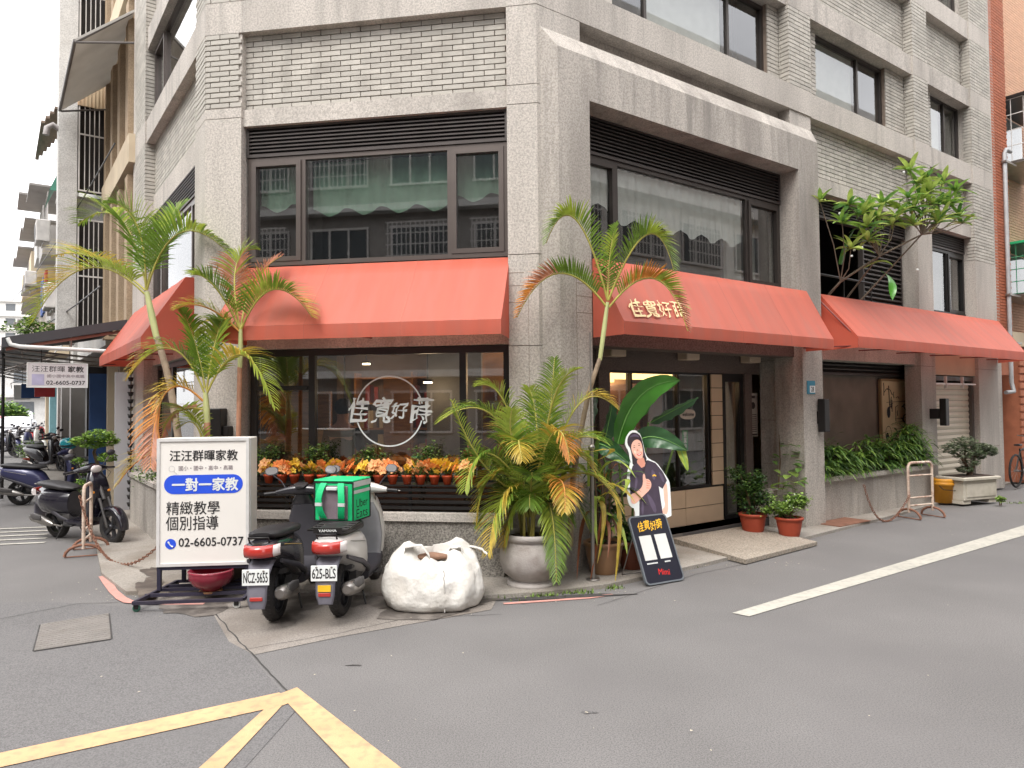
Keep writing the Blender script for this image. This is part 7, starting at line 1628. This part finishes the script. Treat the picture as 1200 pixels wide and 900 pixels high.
nbox('downpipe', WPL, [(-9.1, -9.0, -.1, .0, 3.3, 9)], n2)
t = thing('balcony_canopy', 'dark stained slatted canopy hanging out high above the side street', 'canopy', FL @ T3(-11, -.9, 9)); mb = MB()
for k in range(6): mb.box(-12.2, -9.4, -.72-.08*k-.075, -.72-.08*k, 8.55-.12*k, 8.6-.12*k)
mb.build('slats', mat('stained_slat', srgb(128,112,100), .9, .2, 4), t, FL)
t = thing('vent_pipe', 'curved grey vent pipe sticking out over the side street', 'pipe', FL @ T3(-9.6, -1, 8.7)); mb = MB(); mb.tube([(-9.1, -.55, 7.4), (-9.1, -.85, 7.75), (-9.1, -1.0, 7.84), (-9.1, -1.1, 7.76), (-9.1, -1.12, 7.6)], .06, 10); mb.build('pipe', mat('grey_pipe', srgb(150,144,142), .5), t, FL)
t = thing('green_awning', 'narrow faded green awning on the white tiled building', 'awning', FL @ T3(-10.8, -1, 7)); mb = MB(); mb.add([(-12.0, -.65, 7.6), (-10.0, -.65, 7.6), (-10.0, -1.0, 6.7), (-12.0, -1.0, 6.7)], [(0, 1, 2, 3)]); mb.add([(-10.0, -.65, 7.58), (-10.0, -1.0, 6.68), (-10.0, -.65, 6.68)], [(0, 1, 2)]); mb.build('canopy', mat('green_corrugate', srgb(84,150,128), .6, .15, 4), t, FL, recalc=False)
# farther row
n3 = thing('far_shop_row', 'row of older shop houses further up the side street', 'building', FL @ T3(-22, .5, 0))
nbox('wall', WT, [(-34, -15.6, -4, .1, 3.0, 10.5)], n3); nbox('wall', DARK, [(-34, -9.02, -4, -1.2, .03, 2.99)], n3)
r = random.Random(14)
for k in range(7):
    s = -16.6-2.5*k; z = 3.6+r.uniform(-.2, .3)
    for zz in (z, z+3.0):
        o = nbox('balcony', r.choice([GCAN, WT, TANC]), [(s-2.0, s, .1, .75+r.uniform(0, .3), zz+.0, zz+.9)], n3); nbox('window_cage', BARW, [(s-2.0+.25*j, s-1.98+.25*j, .7, .72, zz+.9, zz+1.9) for j in range(9)], o, kind='stuff')
        p_ = wbox('balcony_roof', GCAN, FL, [(s-2.2, s+.1, .1, 1.1+r.uniform(0, .3), zz+2.0, zz+2.06)], n3)
t = thing('blue_laundry', 'blue and red washing hanging on the far balcony', 'laundry', FL @ T3(-13, -.9, 4.6)); 
for i, (m_, s) in enumerate(((mat('blue_cloth', srgb(90,110,170), .9), -12.2), (mat('red_cloth', srgb(170,70,60), .9), -11.3), (mat('blue_cloth', srgb(90,110,170)), -12.9))): nbox('garment', m_, [(s-.5, s, .95, 1.0, 4.2, 5.1)], t)
bush('balcony_plants', 'pale green plants crowding a first-floor balcony over the black canopy', 'plants', tuple(FL @ V((-12.2, -1.25, 3.5))), [(0, 0, .25, .6, .4, .25), (.3, .5, .3, .45, .35, .22)], 900, .10, [LG, MG], 33)
# ground floor shopfronts of the row: columns, shutters, coloured panels
nbox('door', mat('pale_grey_door', srgb(178,178,182), .6, .05, 3, dirt=.2, dcol=srgb(130,128,128)), [(-5.5, -5.45, .0, .24, .04, 2.45)], n1); nbox('column', TANC, [(-6.6, -6.4, .08, .24, .04, 2.8)], n1); nbox('panel', mat('blue_panel', srgb(48,84,140), .6, .12, 3), [(-7.4, -7.35, .1, .45, .04, 2.5)], n1)
gf = [(-5.35, -5.12, DARK, 'column'), (-7.9, -7.0, TAN, 'column')]
for a, b, m_, nm in gf: nbox(nm, m_, [(a, b, -1.28 if nm != 'column' else -.6, -.55 if nm != 'column' else -.02, .03, 2.9)], n1 if a > -9 else n2)
cols_ = [(-12.2, BLACKM), (-13.6, GCAN), (-15.2, mat('brown_column', srgb(120,88,60), .7)), (-16.8, GCAN), (-18.6, mat('red_column', srgb(150,50,44), .7)), (-20.5, WT), (-22.5, mat('teal_pane', srgb(130,176,186), .4)), (-24.5, GCAN), (-27, WT), (-30, TANC)]
for s, m_ in cols_: nbox('column', m_, [(s-.45, s, -.9, .05+.12*((int(s)) % 3), .03, 2.9)], n3)
for a, b in ((-14.9, -13.8), (-18.1, -17.0), (-22.0, -20.8)): 
    o = nbox('shutter', GCAN, [(a, b, -1.15, -1.1, .05, 2.5)], n3)
    for k in range(12): nbox('slat', GCAN, [(a, b, -1.099, -1.07, .1+.2*k, .24+.2*k)], o)
# black canopy over the pavement, with its pipe and struts
cp_ = thing('black_canopy', 'black sheet canopy on steel struts over the side-street pavement', 'canopy', FL @ T3(-5.4, -.9, 3))
mb = MB(); A = [(-5.32, -.08, 3.36), (-5.32, -1.85, 2.96), (-9.0, -1.85, 2.96), (-9.0, -.08, 3.36)]; mb.add([*A, *[(x, y, z-.03) for x, y, z in A]], [(0, 1, 2, 3), (7, 6, 5, 4), (0, 4, 5, 1), (1, 5, 6, 2), (2, 6, 7, 3), (3, 7, 4, 0)]); mb.build('roof_sheet', BLACKM, cp_, FL)
mb = MB(); mb.box(-5.33, -5.30, .08, 1.86, -.16, .0, M=Matrix(((1, 0, 0, 0), (0, -1, 0, 0), (0, -.226, 1, 3.385), (0, 0, 0, 1)))); mb.build('fascia', mat('charcoal_flashing', srgb(62,62,66), .5, .06), cp_, FL)
mb = MB(); mb.box(-5.37, -5.335, .08, 1.8, -.22, -.17, M=Matrix(((1, 0, 0, 0), (0, -1, 0, 0), (0, -.226, 1, 3.385), (0, 0, 0, 1)))); mb.build('timber_edge', mat('dull_red_timber', srgb(128,84,72), .8), cp_, FL)
mb = MB(); mb.tube([(-5.3, -.35, 2.80), (-5.3, -1.62, 2.83), (-5.3, -1.74, 2.86), (-5.32, -1.78, 2.96)], .035, 9); mb.build('gutter_pipe', WPL, cp_, FL)
for s, n_ in ((-5.5, .9), (-7, 1.5), (-8.6, 1.5)): mb = MB(); mb.tube([(s, -n_, 2.85), (s, -n_, 3.1)], .02, 5); mb.build('strut', BARW, cp_, FL)
for s in (-6.2, -7.4, -8.6): mb = MB(); mb.tube([(s, -.1, 2.7), (s, -1.8, 2.85)], .02, 5); mb.tube([(s, -1.0, 2.78), (s, -1.8, 2.5)], .012, 5); mb.build('joist', GCAN, cp_, FL)
mb = MB(); mb.tube([(-8.95, -1.8, .03), (-8.95, -1.8, 2.95)], .03, 6); mb.build('post', BLACKM, cp_, FL)
t = thing('black_canopy', 'farther black lean-to canopy beyond the first one, thin white struts under it', 'canopy', FL @ T3(-14, -1, 3)); mb = MB(); A = [(-9.6, -.95, 3.2), (-9.6, -2.2, 3.0), (-20, -2.2, 3.0), (-20, -.95, 3.2)]; mb.add([*A, *[(x, y, z-.06) for x, y, z in A]], [(0, 1, 2, 3), (7, 6, 5, 4), (0, 4, 5, 1), (1, 5, 6, 2), (2, 6, 7, 3), (3, 7, 4, 0)]); mb.build('roof_sheet', BLACKM, t, FL)
mb = MB()
for k in range(5): mb = MB(); s = -9.9-2.2*k; mb.tube([(s, -.95, 2.7), (s, -2.2, 2.95)], .025, 5); mb.tube([(s, -2.18, 2.3), (s, -2.18, 3)], .02, 5); mb.build('strut', BARW, t, FL)
mb = MB()
for k in range(3): mb.tube([(-9.8, -1.1-.4*k, 2.55-.1*k), (-14, -1.2-.4*k, 2.5), (-19, -1.1-.4*k, 2.5)], .012, 4)
mb.build('cable', BLACKM, t, FL)
# hanging tutoring sign
HM = FL @ Matrix.Rotation(0, 4, 'Z')
# the sign faces down the street towards the corner: its plane is perpendicular to the side wall
hx, hy = dR, V((0, 0, 1)); o_ = P1+dL*5.45-dR*(-.0)
outL = V((-.809, -.588, 0)); hp = P1+dL*5.35+outL*1.52+V((0, 0, 2.17)); HSM = cols(hp, -outL, V((0, 0, 1)), (-outL).cross(V((0, 0, 1))))
hs = thing('hanging_sign', 'pale grey hanging shop sign with black characters and phone number under the black canopy', 'sign', HSM)
mb = MB(); mb.box(0, .86, 0, .41, -.06, 0, ch=.004); mb.build('sign_box', mat('pale_grey_sign', srgb(208,204,206), .5, .03), hs)
mb = MB()
for b in ((0, .86, 0, .014), (0, .86, .396, .41), (0, .014, .014, .396), (.846, .86, .014, .396)): mb.box(b[0], b[1], b[2], b[3], .0005, .006)
mb.build('sign_rim', WPL, hs)
def ht(b, x, y, w, h, bold=0, m=INK): text(b, HSM @ T3(x, y, .002), w, h, m, hs, 'lettering', bold=bold)
ht('汪汪群暉', .07, .26, .46, .1); ht('家教', .57, .26, .23, .1, .02); ht('02-6605-0737', .27, .05, .55, .065, .014); ht('國小國中高中高職', .28, .165, .53, .055, m=mat('grey_ink', srgb(120,104,112)))
mb = MB(); mb.prism([(.07, .04), (.24, .04), (.24, .22), (.07, .22)], .001, .002); mb.build('lilac_panel', mat('lilac_print', srgb(176,172,200), .6), hs)
for x in (.2, .6): mb = MB(); mb.tube([(x, .41, -.03), (x, .62, -.03)], .008, 5); mb.build('hanger', BLACKM, hs)
# rain chain of little black cups by the side planter
t = thing('rain_chain', 'string of black cups hanging vertically beside the side planter', 'rain chain', FL @ T3(-5.25, -.15, 0)); 
cup = MB(); cup.lathe([(0, 0), (.03, 0), (.05, .07), (.035, .07), (.02, .02)], 8); cme = cup.mesh('cup', BLACKM)
for k in range(19): link('cup', cme, t, FL @ T3(-5.0, -.06, .15+k*.125))
mb = MB(); mb.tube([(-5.0, -.06, .1), (-5.0, -.06, 2.5)], .006, 4); mb.build('cord', BLACKM, t, FL)
# cars and people-scale things at the far end of the side street
def car(label, M, m_):
    t = thing('parked_car', label, 'car', M)
    mb = MB(); mb.sections([(-2.1, 0, .62, .6, .2, 4), (-2.0, 0, .6, .80, .3, 5), (-1.0, 0, .6, .86, .34, 5), (1.0, 0, .58, .86, .32, 5), (1.95, 0, .54, .78, .26, 5), (2.1, 0, .5, .6, .16, 4)], 22); mb.build('body', m_, t)
    mb = MB(); mb.sections([(-1.95, 0, .92, .6, .04, 4), (-1.5, 0, 1.12, .68, .28, 4), (-.4, 0, 1.16, .7, .32, 4), (.5, 0, 1.14, .68, .3, 4), (1.25, 0, .9, .66, .06, 4)], 20); mb.build('cabin', m_, t)
    gl = mat('car_glass', srgb(40,46,52), .08, .05, coat=.5)
    mb = MB(); mb.sections([(-1.72, 0, 1.1, .60, .16, 5), (-1.6, 0, 1.16, .62, .2, 5)], 12); mb.build('rear_window', gl, t); mb = MB(); mb.sections([(.6, 0, 1.12, .62, .22, 5), (1.05, 0, .98, .63, .1, 5)], 12); mb.build('windscreen', gl, t)
    for s in (-1, 1):
        mb = MB(); mb.box(-1.3, .4, s*.69, s*.715, .98, 1.32, ch=.01); mb.build('side_window', gl, t); mb = MB(); mb.box(2.0, 2.09, s*.45, s*.72, .56, .68, ch=.02); mb.build('headlight', CLEARL, t); mb = MB(); mb.box(-2.1, -2.02, s*.5, s*.74, .66, .82, ch=.02); mb.build('tail_light', REDL, t)
        for x in (-1.3, 1.3):
            mb = MB(); mb.lathe([(0, -.1), (.2, -.1), (.32, -.09), (.33, 0), (.32, .09), (.2, .1), (0, .1)], 18, (x, s*.76, .33), 'y'); w_ = mb.build('wheel', TYRE, t); mb = MB(); mb.lathe([(0, -.11), (.19, -.105), (.2, 0), (.19, .105), (0, .11)], 12, (x, s*.76, .33), 'y'); mb.build('rim', STEEL, w_)
    return t
CW = mat('white_car_paint', srgb(178,179,182), .25, .03, coat=.5)
c1 = onz(18, 521); car('nearer white hatchback parked at the far end of the side street', heading(c1.x, c1.y, .588, -.809), CW)
c2 = onz(8, 508); car('farther white van-like car behind the white hatchback', T3(c2.x-.3, c2.y+2, 0, math.atan2(-.809, .588)) @ Matrix.Scale(1.2, 4), CW)
c3 = onz(-8, 516); car('red car half out of view beyond the white hatchback', heading(c3.x, c3.y, .588, -.809), mat('red_paint', srgb(180,30,36)))
# far end: small apartment blocks, trees
def block(label, x, y, w, d, h, m_, rz, rows, ncol):
    t = thing('apartment_block', label, 'building', T3(x, y, 0, rz)); mb = MB(); mb.box(-w/2, w/2, 0, d, 0.02, h); mb.build('wall', m_, t)
    fl = h/rows
    for i in range(rows):
        mb = MB(); mb.box(-w/2-.2, w/2+.2, -.6, -.003, fl*i+fl*.9, fl*i+fl*1.0); mb.build('balcony_slab', WT, t)
        for j in range(ncol):
            mb = MB(); a = -w/2+w*(j+.2)/ncol; mb.box(a, a+w/ncol*.6, -.05, -.002, fl*i+fl*.3, fl*i+fl*.78); mb.build('window', mat('far_window', srgb(100,104,108), .3), t)
    return t
FWH = mat('far_white_render', srgb(226,224,220), .85, .05, .3); 
block('white apartment block far up the side street, left of the palm frond tip', -118, 170, 13, 12, 28, FWH, .35, 8, 4)
block('tallest white apartment block far up the side street', -97, 160, 14, 12, 33, FWH, .5, 9, 4)
block('low cream house at the far end of the side street', -66, 95, 12, 10, 9.5, TANC, .6, 3, 4)
block('grey flat-roofed house at the end of the side street behind the cars', -44, 62, 10, 8, 6.5, WT, .6, 2, 4)
for i, (x, y, h, lb) in enumerate(((-37.5, 52, 1.3, 'round green tree behind the far white cars'), (-52, 72, 1.8, 'darker tree at the far end of the side street'))):
    bush('street_tree', lb, 'tree', (x, y, .5), [(0, 0, h*1.0, 1.6, 1.5, h*.5), (1, 0, h*.8, 1.1, 1.1, h*.35)], 1500, .35, [MG, DG, LG], 90+i, stems=4)
# ================================================================ orange brick building on the right
nb = thing('orange_brick_building', 'orange-red brick building with grey pipe at the right edge', 'building', FR @ T3(13, .5, 0))
OB = mat('orange_tile_brick', srgb(178,102,70), .75, .12, 8, .3, 60, island=.3, dirt=.2, dcol=srgb(140,80,56)); OP = mat('pale_orange_tile', srgb(214,170,140), .75, .08, 8, .3, 60, island=.12); OM = mat('orange_mortar', srgb(168,112,84), .95)
nbox('wall', OM, [(11.96, 12.75, -3, -.02, 2.9, 13), (12.75, 22, -3, -.5, 3.3, 13)], nb, FR)
bk_ = MB()
for z0, s0, s1, n_ in ((2.9, 11.95, 12.75, 0),):
    for a, b, c, d in courses(s0, s1, 2.9, 13): wb(bk_, a, b, n_-.02, n_+random.uniform(0, .002), c, d)
for z_ in range(int((13-2.9)/.064)):
    z0 = 2.9+z_*.064; q = .03 if z_ % 2 else .15
    wb(bk_, 12.75, 12.77, -.48, -.02, z0+.005, z0+.059)
    wb(bk_, 11.93, 11.955, -.48, -.02, z0+.005, z0+.059)
bk_.build('brickwork', OB, nb, FR, kind='stuff', recalc=False)
bk_ = MB()
for a, b, c, d in courses(12.78, 20, 3.35, 13): wb(bk_, a, b, -.5, -.48, c, d)
bk_.build('brickwork', OP, nb, FR, kind='stuff', recalc=False)
OG = mat('orange_rib', srgb(172,106,78), .8, .12, 6, .3, 40)
nbox('wall', OG, [(13.3, 14.6, -.6, -.1, .04, 2.9), (12.0, 13.2, -3, -1.2, .04, 2.9), (11.96, 12.9, -.4, -.05, 2.35, 2.9)], nb, FR)
for k in range(17): nbox('rib', OG, [(13.28, 14.62, -.099, -.07, .1+.165*k, .22+.165*k)], nb, FR)
nbox('door', mat('grey_service_door', srgb(130,132,134), .6, .06), [(12.0, 13.2, -1.19, -1.14, .04, 2.3)], nb, FR)
nbox('soffit', TANC, [(12.75, 22, -.5, -.1, 3.0, 3.3)], nb, FR)
t = thing('drain_pipe', 'grey drainpipe running down the orange brick pier', 'pipe', FR @ T3(12.6, -.1, 5)); mb = MB(); mb.tube([(12.75, -.06, 7.1), (12.5, -.06, 7.1), (12.42, -.06, 7.0), (12.42, -.06, 2.2), (12.42, -.1, 2.0), (12.0, -.1, 1.98)], .04, 8); mb.build('pipe', mat('grey_pvc', srgb(160,162,164), .5), t, FR)
for z in (6.8, 4.0, 3.0): mb = MB(); mb.box(12.36, 12.9, -.11, -.02, z, z+.04); mb.build('bracket', STEEL, t, FR)
def cage(label, s0, s1, z0, z1, m_, roof):
    t = thing('window_cage', label, 'window cage', FR @ T3(s0, 0, z0))
    mb = MB()
    k = int((s1-s0)/.13)
    for i in range(k+1): s = s0+(s1-s0)*i/k; mb.tube([(s, -.25, z0), (s, -.25, z1)], .009, 4)
    for i in range(4): mb.tube([(s0, .45, z0+.0), (s0, -.25, z0)], .009, 4); s_ = .45-.233*i; mb.tube([(s0, s_, z0), (s0, s_, z1)], .009, 4)
    for i in range(5): z = z0+(z1-z0)*i/4; mb.tube([(s0, .45, z), (s0, -.25, z), (s1, -.25, z)], .012, 4)
    mb.build('bars', m_, t, FR); mb = MB(); mb.box(s0-.05, s1+.05, -.32, .45, z1+.02, z1+.07); mb.build('cage_roof', roof, t, FR); mb = MB(); mb.box(s0, s1, -.25, .45, z0-.05, z0-.01); mb.build('cage_floor', STEEL, t, FR)
    o = wbox('window', WT, FR, [(s0+.05, s1-.05, -.478, -.44, z0, z1)], t); wbox('pane', GLASS, FR, [(s0+.12, s1-.1, -.43, -.425, z0+.1, z1-.05)], o)
cage('white-barred window cage high on the orange building', 12.95, 15, 6.95, 8.3, BARW, BLACKM)
cage('green-barred window cage on the first floor of the orange building', 13.0, 15, 4.1, 5.15, mat('green_bar', srgb(60,140,100), .5), mat('green_roof_sheet', srgb(40,170,110), .5))
sheetg = wbox('green_mesh', mat('green_glass_panel', srgb(96,150,120), .4), FR, [(13.05, 14.95, .2, .205, 4.15, 5.1)], None); tag(sheetg, 'green translucent panel lining inside the green window cage', 'panel')
# building further along to the right
fb = thing('far_right_building', 'plain pale building further along the main street, mostly out of view', 'building', FR @ T3(30, 0, 0)); nbox('wall', TANC, [(22.2, 45, -6, -.3, .03, 12)], fb, FR)
# ================================================================ opposite side of both streets (behind the camera; seen in the window reflections)
def opposite(label, M, L, H, m_, cols_n, seed):
    t = thing('opposite_building', label, 'building', M); r = random.Random(seed); mb = MB(); mb.box(0, L, 0, 6, 0.03, H); mb.build('wall', m_, t)
    w = L/cols_n; gp = MB(); fm_ = MB(); cg = MB(); sl = MB()
    for f_ in range(int(H/3)):
        z = f_*3+.9
        if f_: sl.box(-.05, L+.05, -.5, -.002, z-1.05, z-.8)
        for c in range(cols_n):
            x = c*w+w*.14
            gp.box(x, x+w*.72, -.03, -.004, z, z+1.45)
            for q in (0, .33, .66, .98): fm_.box(x+w*.72*q, x+w*.72*q+.06, -.07, -.031, z, z+1.45)
            fm_.box(x, x+w*.74, -.075, -.032, z+1.4, z+1.48); fm_.box(x, x+w*.74, -.075, -.032, z-.05, z+.02)
            if r.random() < .65 and f_:
                for j in range(14): cg.box(x+w*.72*j/13, x+w*.72*j/13+.025, -.42, -.395, z-.1, z+1.5)
                for q in range(5): cg.box(x-.05, x+w*.75, -.42, -.39, z-.1+q*.4, z-.07+q*.4)
    gp.build('window', mat('dim_window', srgb(70,76,80), .15, .1, 2), t, kind='stuff'); fm_.build('window_frame', BARW, t, kind='stuff'); sl.build('balcony_slab', WT, t, kind='stuff')
    if cg.v: cg.build('window_cage', BARW, t, kind='stuff')
oR = FR @ T3(0, 0, 0)
opposite('white tiled block across the main street, behind the viewer', FR @ Matrix.Translation((33, -10.6, 0)) @ Matrix.Rotation(math.pi, 4, 'Z'), 27.4, 15.6, WT, 9, 1)
opposite('brownish block across the main street, facing the chamfered corner', FR @ Matrix.Translation((5.5, -10.9, 0)) @ Matrix.Rotation(math.pi, 4, 'Z'), 9.5, 12.5, mat('brown_tile_wall', srgb(120,100,88), .8, .1, 4), 4, 2)
opposite('grey block beyond the side street crossing, behind the viewer', FF @ Matrix.Translation((4.5, -17, 0)) @ Matrix.Rotation(math.pi, 4, 'Z'), 34, 13.5, mat('grey_tile_wall', srgb(140,136,132), .8, .1, 4), 11, 3)
opposite('pale block across the side street, out of view to the left', FL @ Matrix.Translation((-2, -9.5, 0)) @ Matrix.Rotation(math.pi, 4, 'Z'), 14, 12.4, mat('pale_tile_wall', srgb(176,170,160), .8, .1, 4), 5, 4)

# clutter on the side street's house fronts
r = random.Random(44)
for k, (s, n_, z, lb) in enumerate(((-9.9, .95, 4.0, 'white air-conditioner unit low on the white tiled building'), (-12.8, 1.0, 6.0, 'white air-conditioner unit on the white tiled building, upper one'), (-17.2, 1.1, 5.4, 'grey air-conditioner unit on the farther shop houses'), (-20.4, 1.1, 4.2, 'grey air-conditioner unit at the far end of the shop houses'))):
    t = thing('air_conditioner', lb, 'air conditioner', FL @ T3(s, -n_, z)); mb = MB(); mb.box(-.4, .4, -.15, .15, 0, .55, ch=.02); mb.build('casing', BARW, t); mb = MB(); mb.lathe([(.0, -.162), (.2, -.162), (.22, -.155), (.22, -.15)], 16, (-.08, 0, .28), 'y'); mb.build('fan_grille', BLACKM, t); mb = MB(); mb.tube([(-.35, 0, -.03), (.35, 0, -.03)], .02, 5); mb.build('bracket', STEEL, t)
for k, (a, b, lb) in enumerate((((-5.2, -.5, 3.9), (-24, -1.6, 4.6), 'black overhead cable along the side street, lower one'), ((-5.2, -.3, 6.4), (-26, -1.4, 6.2), 'black overhead cable along the side street, upper one'))):
    t = thing('overhead_cable', lb, 'cable', FL @ T3(*a)); mb = MB(); A, B = V(a), V(b); C_ = (A+B)/2-V((0, 0, .5)); mb.tube([qb(A, C_, B, i/14) for i in range(15)], .014, 4); mb.build('cable', BLACKM, t, FL)
for k, (s, n_, m_, h, lb) in enumerate(((-11.0, 1.0, 'red_paint', .8, 'small red hanging lantern-like sign under the far canopy'), (-13.0, 1.2, 'blue_panel', .6, 'small blue hanging sign under the far canopy'), (-16.0, 1.3, 'white_enamel', .7, 'small white hanging sign under the far canopy'))):
    t = thing('shop_sign', lb, 'sign', FL @ T3(s, -n_, 2.1)); mb = MB(); mb.box(-.03, .03, -.2, .2, 0, h*.6, ch=.01); mb.build('sign_panel', _mats[m_], t); mb = MB(); mb.tube([(0, 0, h*.6), (0, 0, .9)], .008, 4); mb.build('hanger', BLACKM, t)
